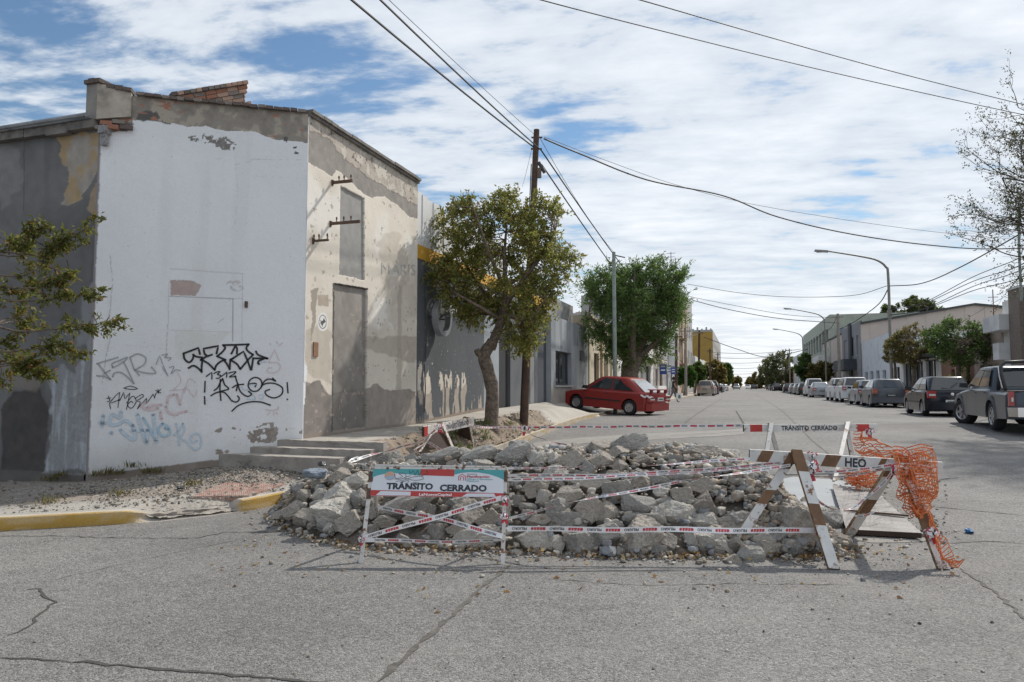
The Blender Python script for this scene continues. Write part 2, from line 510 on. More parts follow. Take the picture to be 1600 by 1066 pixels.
def crack(pts, w, m=M_CRACK, jit=0.02, name='crack', seed=0):
    """a broken-edged fissure lying in the road, traced on the survey"""
    rng = random.Random(seed)
    P = [GR(*p) for p in pts]
    # subdivide with wandering
    out = []
    for a, b_ in zip(P[:-1], P[1:]):
        n = max(2, int((b_ - a).length / 0.07))
        for i in range(n):
            q = a.lerp(b_, i / n)
            j = jit if i else 0
            out.append(Vector((q.x + rng.uniform(-j, j), q.y + rng.uniform(-j, j), 0)))
    out.append(P[-1])
    mb = MB(); L_ = []
    for i, p in enumerate(out):
        t = (out[min(i + 1, len(out) - 1)] - out[max(i - 1, 0)]); t.z = 0
        s = Vector((-t.y, t.x, 0)).normalized()
        ww = w * rng.uniform(0.25, 1.25) * min(1, 0.25 + min(i, len(out) - 1 - i) * 0.3)
        for sg in (1, -1):
            q = p + s * ww / 2 * sg; L_.append((q.x, q.y, rz(q.y) + 0.004))
    mb.add(L_, [(2 * i, 2 * i + 1, 2 * i + 3, 2 * i + 2) for i in range(len(out) - 1)])
    return mb.build(name, m, road)
crack([(0, 1028), (60, 1030), (150, 1036), (230, 1044), (330, 1052), (440, 1062), (520, 1072), (650, 1085)], 0.028, seed=1)
crack([(40, 922), (62, 920), (66, 930), (80, 938), (88, 942), (76, 950), (62, 960), (55, 972), (36, 984), (10, 994)], 0.022, seed=2)
crack([(0, 913), (40, 911)], 0.010, seed=12)
crack([(60, 912), (110, 900), (190, 882), (300, 858), (420, 835)], 0.008, M_SEAM, seed=3)
crack([(0, 838), (90, 838), (180, 841), (310, 841), (350, 832), (450, 832)], 0.022, seed=4)
crack([(590, 1066), (640, 1020), (700, 968), (760, 912), (800, 882)], 0.045, M_SEAM, jit=0.012, seed=5)
crack([(1500, 888), (1560, 930), (1600, 966), (1660, 1010)], 0.035, M_SEAM, seed=6)
crack([(1415, 757), (1500, 746)], 0.03, seed=7)
crack([(1440, 790), (1520, 798), (1600, 806)], 0.03, M_SEAM, seed=8)
crack([(1222, 642), (1240, 660), (1268, 688), (1300, 714), (1330, 735)], 0.035, M_SEAM, jit=0.01, seed=9)
crack([(1180, 616), (1200, 628), (1222, 642)], 0.05, M_SEAM, jit=0.01, seed=10)
crack([(1150, 642), (1156, 652), (1162, 664)], 0.05, seed=11)
crack([(1070, 662), (1100, 640), (1130, 622)], 0.05, M_SEAM, jit=0.015, seed=13)
crack([(850, 905), (1000, 915), (1160, 912), (1330, 914)], 0.012, M_SEAM, seed=14)
crack([(1480, 850), (1540, 846), (1600, 850)], 0.03, M_SEAM, seed=16)

def patch_on_road(name, poly, m, dz=0.005, seed=0, wob=0.06):
    """a repair lying on the road: triangulated fan of a wobbly outline traced on the survey"""
    rng = random.Random(seed); P = [GR(*p) for p in poly]; out = []
    for a, b_ in zip(P, P[1:] + P[:1]):
        n = max(1, int((b_ - a).length / 0.25))
        for i in range(n):
            q = a.lerp(b_, i / n); out.append((q.x + rng.uniform(-wob, wob), q.y + rng.uniform(-wob, wob)))
    mb = MB(); mb.add([(x, y, rz(y) + dz) for x, y in out], [tuple(range(len(out)))])
    return mb.build(name, m, road)
patch_on_road('road_patch', [(832, 692), (905, 684), (1000, 678), (1100, 674), (1162, 670), (1162, 679), (1100, 683), (1000, 688), (900, 694), (840, 700)], M_DUST, seed=2)
patch_on_road('road_patch', [(1345, 833), (1440, 838), (1452, 846), (1360, 848), (1338, 842)], M_DUST, seed=4)

# ---- left pavement: rough corner, steps, raised walk
WALL_L = [(-40, 8.25, .08), (-14, 8.25, .08), (-11.3, 8.25, .08), (-9.5, 8.25, .16), (-8.8, 8.67, .22), (-8.3, 8.97, .28), (-7.8, 9.26, .34), (-7.4, 9.5, .40), (-6.95, 9.8, .45), (-6.8, 10.6, .5)]
KERB_L = [(-40, 4.95), (-11.2, 4.95), (-9.2, 5.1), (-7.82, 5.74), (-7.15, 6.25), (-6.57, 6.73), (-6.25, 7.2), (-6.03, 7.71), (-5.87, 8.75), (-5.55, 10.6)]
def kerb_top(x, y): return rz(y) + 0.145
def brk_corner(C):
    d = C[:, 1]
    return sstep(6.45, 6.75, d) * (1 - sstep(7.50, 7.58, d)) * (C[:, 0] > -7.2)
def pave_z(x, y):
    return float(PAVE_PTS[np.argmin((PAVE_PTS[:, 0] - x) ** 2 + (PAVE_PTS[:, 1] - y) ** 2), 2])
def GP(px, py, dz=0.0):
    z = .2
    for _ in range(25):
        q = G(px, py, z); z = .5 * z + .5 * (pave_z(q.x, q.y) + dz)
    return Vector((q.x, q.y, z))
def build_corner_pavement():
    # parametrise both rails by the same parameter
    t = np.concatenate([np.linspace(0, 1, 4)[:-1], np.linspace(1, 9, 340)])
    wl_ = np.array([[np.interp(s, range(10), [p[k] for p in WALL_L]) for k in range(3)] for s in t])
    kl = np.array([[np.interp(s, range(10), [p[k] for p in KERB_L]) for k in range(2)] for s in t])
    # pull the inner edge under the wall a little, the outer behind the kerb stones
    nv = 90
    f = np.linspace(0.0, 1.0, nv)
    P = np.zeros((len(t), nv, 3))
    dirn = kl - wl_[:, :2]; ln = np.linalg.norm(dirn, axis=1, keepdims=True); dirn = dirn / ln
    A = wl_[:, :2] - dirn * 0.04; B = kl - dirn * 0.13
    for i in range(2): P[:, :, i] = A[:, None, i] * (1 - f) + B[:, None, i] * f
    kz = np.array([kerb_top(x, y) for x, y in kl])
    g = f ** 0.9
    P[:, :, 2] = wl_[:, 2][:, None] * (1 - g) + (kz - 0.003)[:, None] * g
    X, Y = P[..., 0], P[..., 1]
    n_ = fbm(X * 3, Y * 3, o=6, s=4); n2 = fbm(X * 22, Y * 22, o=3, s=9); n3 = fbm(X * 1.1, Y * 1.1, o=4, s=20)
    edge = sstep(0.70, 0.80, f[None, :] + (n3 - 0.5) * 0.25)     # smooth cement apron along the kerb
    P[..., 2] += (n_ - 0.5) * 0.035 * (1 - edge) + (n2 - 0.5) * 0.016 * (1 - edge * 0.8)
    P[:, -3:, 2] = np.minimum(P[:, -3:, 2], (kz - 0.003)[:, None])
    bk = brk_corner(kl)[:, None]; fall = sstep(.80, 1.0, f)[None, :] * bk; shift = fall * .10
    for i in range(2): P[..., i] += dirn[:, None, i] * shift
    P[..., 2] -= fall * (.115 + .05 * (n2 - .5)) + fall * (n_ - .5) * .05
    c = np.zeros(P.shape)
    rough = np.array([0.27, 0.24, 0.212]); pale = np.array([0.345, 0.325, 0.295]); dirt = np.array([0.23, 0.185, 0.145])
    c[:] = rough
    c *= (0.72 + 0.6 * n2)[..., None]
    k = sstep(0.5, 0.62, n_)[..., None]; c = c * (1 - 0.45 * k) + dirt * 0.45 * k
    c = c * (1 - edge[..., None]) + (pale * (0.85 + 0.3 * n_)[..., None]) * edge[..., None]
    c = c * (1 - .8 * fall[..., None]) + np.array([.30, .27, .235]) * (.5 + n2)[..., None] * .8 * fall[..., None]
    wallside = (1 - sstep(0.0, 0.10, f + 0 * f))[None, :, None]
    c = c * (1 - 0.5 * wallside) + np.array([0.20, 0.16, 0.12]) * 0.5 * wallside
    global PAVE_PTS; PAVE_PTS = P.reshape(-1, 3)
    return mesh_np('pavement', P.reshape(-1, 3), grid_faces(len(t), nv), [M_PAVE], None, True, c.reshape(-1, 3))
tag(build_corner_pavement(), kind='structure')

def zwall(y):
    return float(np.interp(y, [9.6, 14, 18.3, 24, 31, 45, 70, 400], [.74, .76, .92, 1.0, 1.0, .85, .72, .70]))
def build_walk():
    ys = np.concatenate([np.arange(9.66, 26, 0.06), np.arange(26, 40, 0.3), np.array([45, 55, 70, 100, 150, 250, 420])])
    xs = np.concatenate([np.linspace(-6.84, -5.62, 26), np.linspace(-5.58, -5.02, 22)])
    X, Y = np.meshgrid(xs, ys, indexing='ij')
    zw = np.array([zwall(y) for y in ys]); kz = np.array([rz(y) + 0.142 - .10 * float(sstep(24.5, 26, y) * (1 - sstep(31, 33, y))) for y in ys])
    bank = sstep(27, 22, ys) if False else 1 - sstep(21, 27, ys)
    Z = np.zeros_like(X)
    fx = (xs + 6.84) / (6.84 - 5.02)
    for i, x in enumerate(xs):
        flat = zw - 0.05 * (x + 6.84) / 1.2
        b2 = sstep(-5.62, -5.08, x)
        banked = (zw - 0.05) * (1 - b2) + kz * b2 if x > -5.62 else flat
        rp_ = (1 - fx[i]) ** (1 + 2.2 * sstep(23, 26, ys) * (1 - sstep(32, 36, ys))); straight = zw * rp_ + kz * (1 - rp_)
        Z[i] = banked * bank + straight * (1 - bank)
    n_ = fbm(X * 2.5, Y * 2.5, o=6, s=31); n2 = fbm(X * 20, Y * 20, o=3, s=33)
    dirtm = sstep(-5.85, -5.6, X + (n_ - 0.5) * 0.5) * (1 - sstep(19.0, 20.0, Y + (n_ - 0.5) * 1.5))
    Z += ((n_ - 0.5) * 0.20 + (n2 - 0.5) * 0.06) * dirtm
    Z += (n2 - 0.5) * 0.006
    c = np.zeros(X.shape + (3,)); c[:] = (0.36, 0.335, 0.30)
    c *= (0.8 + 0.4 * n_)[..., None]
    dc = np.array([0.21, 0.168, 0.13]) * (0.5 + 1.0 * n2)[..., None] * (0.7 + 0.6 * n_)[..., None]
    c = c * (1 - dirtm[..., None]) + dc * dirtm[..., None]
    joint = (np.abs(((Y - 9.7) / 1.5) % 1.0 - 0.5) > 0.485) & (X < -5.9)
    c[joint] *= 0.6
    return mesh_np('pavement', np.stack([X, Y, Z], -1).reshape(-1, 3), grid_faces(len(xs), len(ys)), [M_PAVE], None, True, c.reshape(-1, 3))
tag(build_walk(), kind='structure')

# ---- steps up to the raised walk
M_STEP = mat('step_concrete', (0.30, 0.275, 0.25), 0.92, var=0.25, scale=3.0, bump=0.35, bscale=40, c2=(0.17, 0.155, 0.14), mix=(0.5, 0.72), dscale=4.0)
M_TREAD = mat('step_tread', (0.37, 0.34, 0.30), 0.92, var=0.2, scale=4.0, bump=0.3, bscale=50)
steps = empty('steps', (-6.5, 9.1, 0.4), 0, 'three worn concrete steps up to the raised walk beside the white corner wall', 'steps')
steps['kind'] = 'structure'
for x1, y0, z1, zb in ((-5.70, 9.22, 0.53, 0.05), (-5.32, 9.46, 0.638, 0.05), (-5.22, 9.67, 0.742, 0.05)):
    rng = random.Random(int(y0 * 100)); mb = MB()
    x0 = -9.5 + (y0 - 8.25) / 0.6 - 0.15
    n = 30
    for i in range(n):          # slightly chipped nosing
        a = x0 + (x1 - x0) * i / n; b_ = x0 + (x1 - x0) * (i + 1) / n
        if i == 0: ch0 = rng.uniform(0, .012)
        ch1 = rng.uniform(0, .014)
        yb = y0 + 0.62 if y0 < 9.6 else y0 + 0.12
        mb.quad((a, y0, zb), (b_, y0, zb), (b_, y0, z1 - ch1), (a, y0, z1 - ch0), 0)
        mb.quad((a, y0, z1 - ch0), (b_, y0, z1 - ch1), (b_, y0 + .03, z1), (a, y0 + .03, z1), 1)
        mb.quad((a, y0 + .03, z1), (b_, y0 + .03, z1), (b_, yb, z1), (a, yb, z1), 1)
        ch0 = ch1
    mb.quad((x1, y0, zb), (x1, yb, zb), (x1, yb, z1), (x1, y0, z1), 0)
    o = mb.build('step', [M_STEP, M_TREAD]); o.parent = steps; o.matrix_parent_inverse = Matrix.Translation((6.5, -9.1, -0.4))

# ---- kerbs
M_KERB = mat_attr('kerb_paint', rough=0.8, bump=0.35, bscale=55, grain=0.14, gscale=50)
def sweep_kerb(name, path, res, colour, brk=None, h=0.145):
    path = np.array(path, float)
    seg = np.r_[0, np.cumsum(np.linalg.norm(np.diff(path, axis=0), axis=1))]
    s = np.arange(0, seg[-1], res); s = np.r_[s, seg[-1]]
    C = np.stack([np.interp(s, seg, path[:, k]) for k in range(2)], -1)
    # round the polyline
    for _ in range(int(0.5 / res)):
        C[1:-1] = 0.25 * C[:-2] + 0.5 * C[1:-1] + 0.25 * C[2:]
    T = np.gradient(C, axis=0); T /= np.linalg.norm(T, axis=1, keepdims=True)
    Nn = np.stack([T[:, 1], -T[:, 0]], -1)      # towards the road
    prof = [(0.0, -0.03), (0.0, 0.0), (-0.002, 0.3), (-0.004, 0.6), (-0.006, 0.93), (-0.016, 1.0), (-0.07, 1.0), (-0.11, 1.0), (-0.15, 1.0), (-0.16, 0.4)]
    P = np.zeros((len(s), len(prof), 3)); c = np.zeros_like(P)
    rzs = np.array([rz(y) for y in C[:, 1]])
    b = np.zeros(len(s)) if brk is None else brk(C)
    ns = fbm(s * 6, s * 0, o=5, s=3)
    for j, (o, z) in enumerate(prof):
        nj = fbm(s * 9, np.full_like(s, j * 0.9), o=5, s=8)
        off = o - b * (0.05 + 0.12 * nj) * (z > 0.2)
        zz = z * h * (1 - b * (0.25 + 0.55 * nj * (1 if z > 0.3 else 0)))
        P[:, j, :2] = C + Nn * off[:, None] if hasattr(off, '__len__') else C + Nn * off
        P[:, j, 2] = rzs + zz
        n2 = fbm(s * 4, np.full_like(s, j * 1.7), o=6, s=14)
        c[:, j] = colour(j, s, C, b, ns, n2)
    o = mesh_np(name, P.reshape(-1, 3), grid_faces(len(s), len(prof)), [M_KERB], None, True, c.reshape(-1, 3)); o.data.set_sharp_from_angle(angle=R(32)); return o
YEL = np.array([0.43, 0.27, 0.065]); PALE = np.array([0.46, 0.43, 0.38]); RAW = np.array([0.30, 0.27, 0.24])
def col_corner(j, s, C, b, ns, n2):
    face = 1.0 if 1 <= j <= 5 else 0.0
    wear = sstep(0.47, 0.57, n2) * (0.8 if face else 1.0)
    k = np.clip(face * (1 - 0.35 * wear) + (0.45 if j == 6 else 0) * (1 - wear), 0, 1) * (1 - np.clip(b * 1.6 - 0.2, 0, 1))
    base = PALE * (0.8 + 0.4 * n2)[:, None]
    base = base * (1 - b[:, None]) + RAW * (0.7 + 0.7 * n2)[:, None] * b[:, None]
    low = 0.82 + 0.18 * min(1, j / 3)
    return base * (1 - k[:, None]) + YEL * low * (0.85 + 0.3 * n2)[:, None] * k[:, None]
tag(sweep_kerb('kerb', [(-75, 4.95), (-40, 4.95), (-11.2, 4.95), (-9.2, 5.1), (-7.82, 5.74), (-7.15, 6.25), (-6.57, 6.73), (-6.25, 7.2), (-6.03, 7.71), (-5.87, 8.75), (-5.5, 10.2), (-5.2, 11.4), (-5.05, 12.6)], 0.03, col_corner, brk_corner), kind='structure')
def col_street(j, s, C, b, ns, n2):
    face = 1.0 if 1 <= j <= 5 else 0.0
    k = np.clip(face * sstep(0.50, 0.66, n2 + 0.02) * 0.75, 0, 1)
    base = np.array([0.44, 0.40, 0.345]) * (0.8 + 0.4 * n2)[:, None]
    return base * (1 - k[:, None]) + YEL * 0.9 * k[:, None]
tag(sweep_kerb('kerb', [(-5.05, 12.6), (-4.97, 15), (-4.95, 26), (-4.95, 60)], 0.08, col_street, lambda C: .75 * sstep(24.5, 26, C[:, 1]) * (1 - sstep(31, 33, C[:, 1]))), kind='structure')
tag(sweep_kerb('kerb', [(-4.95, 60), (-4.95, 420)], 4, col_street), kind='structure')
# right-hand kerb runs the other way so that its face looks at the road
tag(sweep_kerb('kerb', [(8.3, 420), (8.3, 60)], 4, col_street), kind='structure')
tag(sweep_kerb('kerb', [(8.3, 60), (8.3, 16), (8.7, 13.6), (10, 12.2), (13, 11.6), (75, 11.6)], 0.15, col_street), kind='structure')
# right pavement
ys = np.array([12.2, 14, 16, 20, 25, 40, 80, 150, 420.]); xs = np.array([8.42, 9.5, 11.0, 75.])
def rp(name, xs, ys):
    X, Y = np.meshgrid(xs, ys, indexing='ij'); Z = np.vectorize(rz)(Y) + 0.14
    return tag(mesh_np(name, np.stack([X, Y, Z], -1).reshape(-1, 3), grid_faces(len(xs), len(ys)), [M_CONC], None), kind='structure')
rp('pavement', xs, ys)

# ---- tactile ramp plate of pinkish tiles at the corner
tac = empty('tactile_paving', G(365, 768, 0.19), 0, 'worn pinkish ribbed tiles of the corner ramp by the yellow kerb', 'paving')
tac['kind'] = 'structure'
M_TILE = mat('worn_red_tile', (0.36, 0.20, 0.165), 0.9, var=0.25, scale=6, bump=0.2, bscale=60, c2=(0.42, 0.37, 0.31), mix=(0.42, 0.68), dscale=9)
qa, qb, qc, qd = GP(296, 778, .012), GP(389, 776, .012), GP(446, 757, .012), GP(352, 756, .012)
for i in range(5):
    for j in range(3):
        def bl(u_, v_): return (qa * (1 - u_) + qb * u_) * (1 - v_) + (qd * (1 - u_) + qc * u_) * v_
        u0, u1, v0, v1 = i / 5 + .006, (i + 1) / 5 - .006, j / 3 + .008, (j + 1) / 3 - .008
        mb = MB(); up_ = Vector((0, 0, .016)); dn = Vector((0, 0, -.05))
        c_ = [bl(u0, v0), bl(u1, v0), bl(u1, v1), bl(u0, v1)]
        mb.hexa([p + dn for p in c_] + [p + up_ for p in c_])
        for k in range(6):
            for l in range(6):
                p = bl(u0 + (u1 - u0) * (k + .5) / 6, v0 + (v1 - v0) * (l + .5) / 6) + up_
                s_ = .011
                mb.add([p + Vector((-s_, -s_, 0)), p + Vector((s_, -s_, 0)), p + Vector((s_, s_, 0)), p + Vector((-s_, s_, 0)), p + Vector((0, 0, .007))], [(0, 1, 4), (1, 2, 4), (2, 3, 4), (3, 0, 4)])
        o = mb.build('tile', M_TILE); o.parent = tac; o.matrix_parent_inverse = Matrix.Translation(-Vector(tac.location))
# ================================================================ CORNER BUILDING
M_WALL = mat_attr('painted_plaster', rough=0.9, bump=0.22, bscale=55, grain=0.07, gscale=70)
CA, CB = (-9.5, 8.25), (-6.8, 9.87)
WHITE = np.array([0.72, 0.735, 0.76]); CEM = np.array([0.27, 0.245, 0.215]); DCEM = np.array([0.155, 0.15, 0.148])

def wall_mesh(name, a, b, zlo, zhi, nu, nv, painter, parent, floor_at=None, top_at=None):
    """wall standing on the line a-b; painter gets survey pixel coordinates, metres along and height, and returns colour and relief (m)"""
    a = np.array(a, float); b = np.array(b, float); L_ = np.linalg.norm(b - a); d = (b - a) / L_
    n = np.array([d[1], -d[0]])
    uu = np.linspace(0, L_, nu); vv = np.linspace(0, 1, nv)
    U, Vv = np.meshgrid(uu, vv, indexing='ij')
    lo = np.full(nu, zlo) if np.isscalar(zlo) else zlo(uu)
    hi = np.full(nu, zhi) if np.isscalar(zhi) else zhi(uu)
    Z = lo[:, None] + (hi - lo)[:, None] * Vv
    X = a[0] + d[0] * U; Y = a[1] + d[1] * U
    px, py = proj(np.stack([X, Y, Z], -1).reshape(-1, 3))
    px = px.reshape(U.shape); py = py.reshape(U.shape)
    c, rel = painter(px, py, U, Z)
    X = X + n[0] * rel; Y = Y + n[1] * rel
    return mesh_np(name, np.stack([X, Y, Z], -1).reshape(-1, 3), grid_faces(nu, nv), [M_WALL], parent, True, c.reshape(-1, 3))

def mixm(c, m, col, var=None):
    m = np.asarray(m, float)[..., None]
    col = np.asarray(col, float)
    if var is not None: col = col * var[..., None]
    return c * (1 - m) + col * m
def soft(m, it=1):
    m = m.astype(float)
    for _ in range(it):
        m[1:-1, 1:-1] = (m[1:-1, 1:-1] * 2 + m[:-2, 1:-1] + m[2:, 1:-1] + m[1:-1, :-2] + m[1:-1, 2:]) / 6
    return m

corner = empty('corner_building', (-8.2, 9.1, 0.2), 0, 'derelict white and cream corner building with graffiti on its angled wall', 'building')
CORI = Matrix.Translation(-Vector(corner.location))
def kid(o, p=corner):
    o.parent = p
    if p is corner: o.matrix_parent_inverse = CORI
    return o

def paint_white(px, py, U, Z):
    c = np.zeros(px.shape + (3,)); rel = np.zeros(px.shape)
    n1 = fbm(U * 1.2, Z * 1.2, o=6, s=1); n2 = fbm(U * 9, Z * 9, o=5, s=2); n3 = fbm(U * 30, Z * 30, o=3, s=3)
    c[:] = WHITE; c *= (0.94 + 0.12 * n1)[..., None] * (0.97 + 0.06 * n3)[..., None]
    # cement band under the coping
    band = inpoly(px, py, [(150, 100), (500, 120), (500, 226), (478, 223), (440, 218), (400, 209), (345, 200), (300, 196), (262, 192), (235, 186), (205, 190), (192, 203), (175, 207), (150, 208)], 5, .05)
    bc = CEM * (0.65 + 0.7 * n2)[..., None]
    c = np.where(band[..., None], bc, c); rel -= 0.006 * band
    c = mixm(c, soft(inpoly(px, py, [(212, 186), (214, 176), (240, 172), (262, 182), (268, 194), (240, 190)], 5, .08)), (0.115, 0.11, 0.105), 0.8 + .4 * n2)
    c = mixm(c, soft(inpoly(px, py, [(176, 206), (178, 186), (206, 184), (208, 196), (195, 205)], 5, .08)), (0.17, 0.16, 0.155), 0.7 + .6 * n2)
    c = mixm(c, band & (n2 > 0.60) & (py > 150), (0.36, 0.32, 0.27))
    c = mixm(c, band & (fbm(U * 5, Z * 14, o=5, s=8) > 0.735), (0.34, 0.17, 0.12))
    # flaked spots high on the wall
    for poly in ([(292, 212), (300, 210), (305, 216), (314, 217), (312, 221), (296, 219)], [(318, 210), (326, 212), (340, 216), (352, 214), (372, 226), (362, 234), (352, 235), (340, 228), (320, 224)]):
        m = inpoly(px, py, poly, 6, .25) & (fbm(U * 22, Z * 22, o=4, s=12) > 0.44)
        c = mixm(c, m, (0.20, 0.19, 0.18), .7 + .6 * n3); rel -= .004 * m
    for poly in ([(443, 214), (450, 214), (449, 222), (444, 220)], [(458, 229), (463, 229), (462, 232), (458, 232)], [(460, 236), (467, 238), (465, 241), (460, 240)]):
        m = inpoly(px, py, poly, 2, .3); c = mixm(c, m, (0.12, 0.11, 0.11))
    # pink bare patch and outline of the walled-up opening
    m = inpoly(px, py, [(266, 438), (296, 438), (305, 440), (314, 447), (310, 456), (306, 463), (267, 462)], 2, .15)
    c = mixm(c, m, (0.44, 0.355, 0.33), .85 + .3 * n2); rel -= .006 * m
    c = mixm(c, soft(inpoly(px, py, [(355, 440), (376, 436), (378, 452), (360, 456)], 6, .2) & (n3 > .5)), (0.50, 0.49, 0.49))
    def line(x0, y0, x1, y1, w=0.7, col=(0.20, 0.20, 0.21), k=0.8, brk=0.0):
        t = np.clip(((px - x0) * (x1 - x0) + (py - y0) * (y1 - y0)) / ((x1 - x0) ** 2 + (y1 - y0) ** 2), 0, 1)
        wob = (fbm(t * 14 + x0, t * 0, o=3, s=int(x0)) - .5) * 3.0 * brk
        dd = np.hypot(px - (x0 + t * (x1 - x0)) - wob, py - (y0 + t * (y1 - y0)) - wob)
        return mixm(c, np.clip(1.4 - dd / w, 0, 1) * k, col)
    c = line(265, 463, 364, 467, .8, k=.75); c = line(264, 440, 263, 505, .7, k=.4, brk=.5); c = line(364, 467, 363.5, 533, .8, k=.8)
    c = line(379, 430, 378, 534, .6, (0.35, .35, .36), k=.5); c = line(266, 516, 362, 519, .7, (.46, .46, .45), k=.5)
    c = line(266, 420, 380, 428, 1.2, (.5, .5, .51), k=.6, brk=.4); c = line(340, 505, 350, 497, .6, k=.5)
    c = line(380, 467, 364, 467, .6, k=.4)
    # cracks
    for s in ((172, 400, 176, 440), (176, 440, 170, 505), (170, 505, 172, 530), (172, 530, 166, 556), (166, 556, 160, 600), (262, 505, 260, 560)):
        c = line(*s, .8, (.30, .29, .29), .75, 1.2)
    for s in ((367, 245, 372, 300), (372, 300, 366, 360), (330, 248, 478, 250), (366, 258, 420, 245), (400, 275, 478, 279), (240, 640, 330, 648), (390, 668, 460, 670), (200, 540, 258, 545), (176, 232, 172, 240), (160, 330, 166, 336)):
        c = line(*s, .6, (.42, .42, .42), .55, 2.0)
    # bottom: grime, flaked cement patches
    base_py = 751 + (px - 142) * (-0.11)
    h = base_py - py
    g = (1 - sstep(0, 85, h + (n1 - .5) * 90)) * 0.5
    c = mixm(c, g, (0.40, 0.385, 0.355), .8 + .4 * n2)
    for poly in ([(414, 668), (432, 666), (436, 676), (430, 690), (414, 695), (402, 690), (406, 678)], [(388, 676), (400, 680), (397, 698), (386, 694), (390, 686)], [(365, 691), (374, 690), (376, 697), (366, 700)], [(334, 704), (346, 702), (350, 707), (342, 710), (330, 708)], [(362, 668), (368, 666), (366, 674)], [(396, 672), (428, 672), (424, 688), (398, 690)]):
        m = inpoly(px, py, poly, 4, .2) & (n2 > .36)
        c = mixm(c, m, (0.255, 0.225, 0.20), .7 + .6 * n3); rel -= .004 * m
    c = mixm(c, (n2 > .68) & (h < 60) & (px > 330), (0.30, .27, .24))
    c = mixm(c, (fbm(U * 45, Z * 45, o=2, s=40) > .925), (0.32, .31, .31))
    c = mixm(c, soft((h < 5 + 8 * n1)), (0.22, .19, .165))
    # left edge keeps the dark return of the side wall
    c = mixm(c, soft(U < .02 + .03 * n2), (0.24, .225, .235))
    # stains running down from the coping, soft yellowed areas
    st = sstep(.56, .72, fbm(U * 4, Z * .25, o=5, s=60)) * .13
    c = mixm(c, st * ~band, (0.50, .49, .46))
    c = mixm(c, soft(inpoly(px, py, [(266, 520), (360, 522), (330, 560), (268, 548)], 20, .03), 3) * .35, (0.60, .58, .50))
    return c, rel + (n2 - .5) * .004
def base_ch(u): return np.interp(u, [0, .7, 1.4, 2.0, 2.5, 3.2], [.05, .15, .28, .35, .40, .45])
LCH = math.hypot(CB[0] - CA[0], CB[1] - CA[1])
def top_ch(u):
    n_ = fbm(u * 9, u * 0, o=4, s=5)
    return 6.20 - 0.06 * u / LCH + (n_ - .5) * .03
white_wall = kid(wall_mesh('wall', CA, CB, base_ch, top_ch, 330, 560, paint_white, None))
tag(white_wall, 'white angled corner wall with graffiti and a walled-up opening')

def paint_side(px, py, U, Z):
    c = np.zeros(px.shape + (3,)); rel = np.zeros(px.shape)
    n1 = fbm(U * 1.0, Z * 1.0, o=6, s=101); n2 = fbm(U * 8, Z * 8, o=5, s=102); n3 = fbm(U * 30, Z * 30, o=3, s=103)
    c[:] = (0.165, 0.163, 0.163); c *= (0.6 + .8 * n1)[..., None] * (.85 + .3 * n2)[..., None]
    # streaks
    st = sstep(.5, .7, fbm(U * 3.5, Z * .3, o=5, s=104)) * .4
    c = mixm(c, st, (0.095, 0.093, 0.095))
    lite = inpoly(px, py, [(0, 225), (22, 228), (40, 260), (30, 300), (0, 330)], 14, .05)
    c = mixm(c, soft(lite, 4) * .6, (0.25, .245, .24), .8 + .4 * n2)
    # ochre and pale bare patch below the eaves
    m = inpoly(px, py, [(88, 212), (160, 206), (164, 232), (152, 262), (148, 275), (142, 288), (128, 312), (108, 322), (95, 320), (104, 300), (112, 268), (95, 250), (92, 225)], 6, .07)
    pc = np.array([0.33, 0.30, 0.265]) * (.75 + .5 * n2)[..., None]
    och = sstep(.46, .60, fbm(U * 2.2, Z * 2.2, o=5, s=107) + (py < 228) * .12 + (px > 138) * .06)
    pc = pc * (1 - och[..., None]) + np.array([0.36, .265, .155]) * (.8 + .4 * n2)[..., None] * och[..., None]
    c = np.where(m[..., None], pc, c); rel += np.where(m, -.008, 0)
    m = inpoly(px, py, [(150, 285), (162, 272), (162, 330), (150, 338), (136, 325), (142, 300)], 4, .1)
    c = mixm(c, m, (0.33, .26, .19), .75 + .5 * n2); rel += np.where(m, -.006, 0)
    # pale blue-grey brushed area at the foot, dark damp patch
    m = inpoly(px, py, [(0, 640), (20, 612), (60, 606), (78, 640), (72, 700), (66, 752), (0, 752)], 6, .04)
    c = mixm(c, soft(m, 2), (0.085, .078, .074), .75 + .5 * n2)
    m = inpoly(px, py, [(76, 592), (96, 572), (118, 582), (146, 520), (148, 735), (72, 738), (80, 660)], 10, .05)
    brush = .5 + .5 * sstep(.38, .62, fbm(U * 14, Z * 2.0, o=5, s=108))
    c = mixm(c, soft(m, 2) * brush * .95, (0.43, .45, .48), .8 + .4 * n3)
    m = inpoly(px, py, [(108, 620), (146, 600), (150, 700), (116, 690)], 8, .06)
    c = mixm(c, soft(m, 2) * .6, (0.24, .245, .25), .8 + .4 * n3)
    m = inpoly(px, py, [(0, 560), (60, 560), (70, 590), (60, 612), (0, 604)], 10, .06)
    c = mixm(c, soft(m, 3) * .6, (0.25, .215, .18))
    m = inpoly(px, py, [(130, 460), (150, 440), (152, 530), (120, 540)], 12, .06)
    c = mixm(c, soft(m, 3) * .7, (0.30, .31, .33))
    c = mixm(c, np.clip(1.3 - np.abs(px - 36 - 3 * n2) / .8, 0, 1) * (py < 330) * .7, (.06, .06, .06))
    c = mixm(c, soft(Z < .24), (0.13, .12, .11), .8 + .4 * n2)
    rel += np.where(Z < .26, .03, 0)
    return c, rel + (n2 - .5) * .008
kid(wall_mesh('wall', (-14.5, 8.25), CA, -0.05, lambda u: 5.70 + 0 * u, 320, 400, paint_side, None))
mb = MB(); mb.quad((-40, 8.25, -.1), (-14.5, 8.25, -.1), (-14.5, 8.25, 5.7), (-40, 8.25, 5.7))
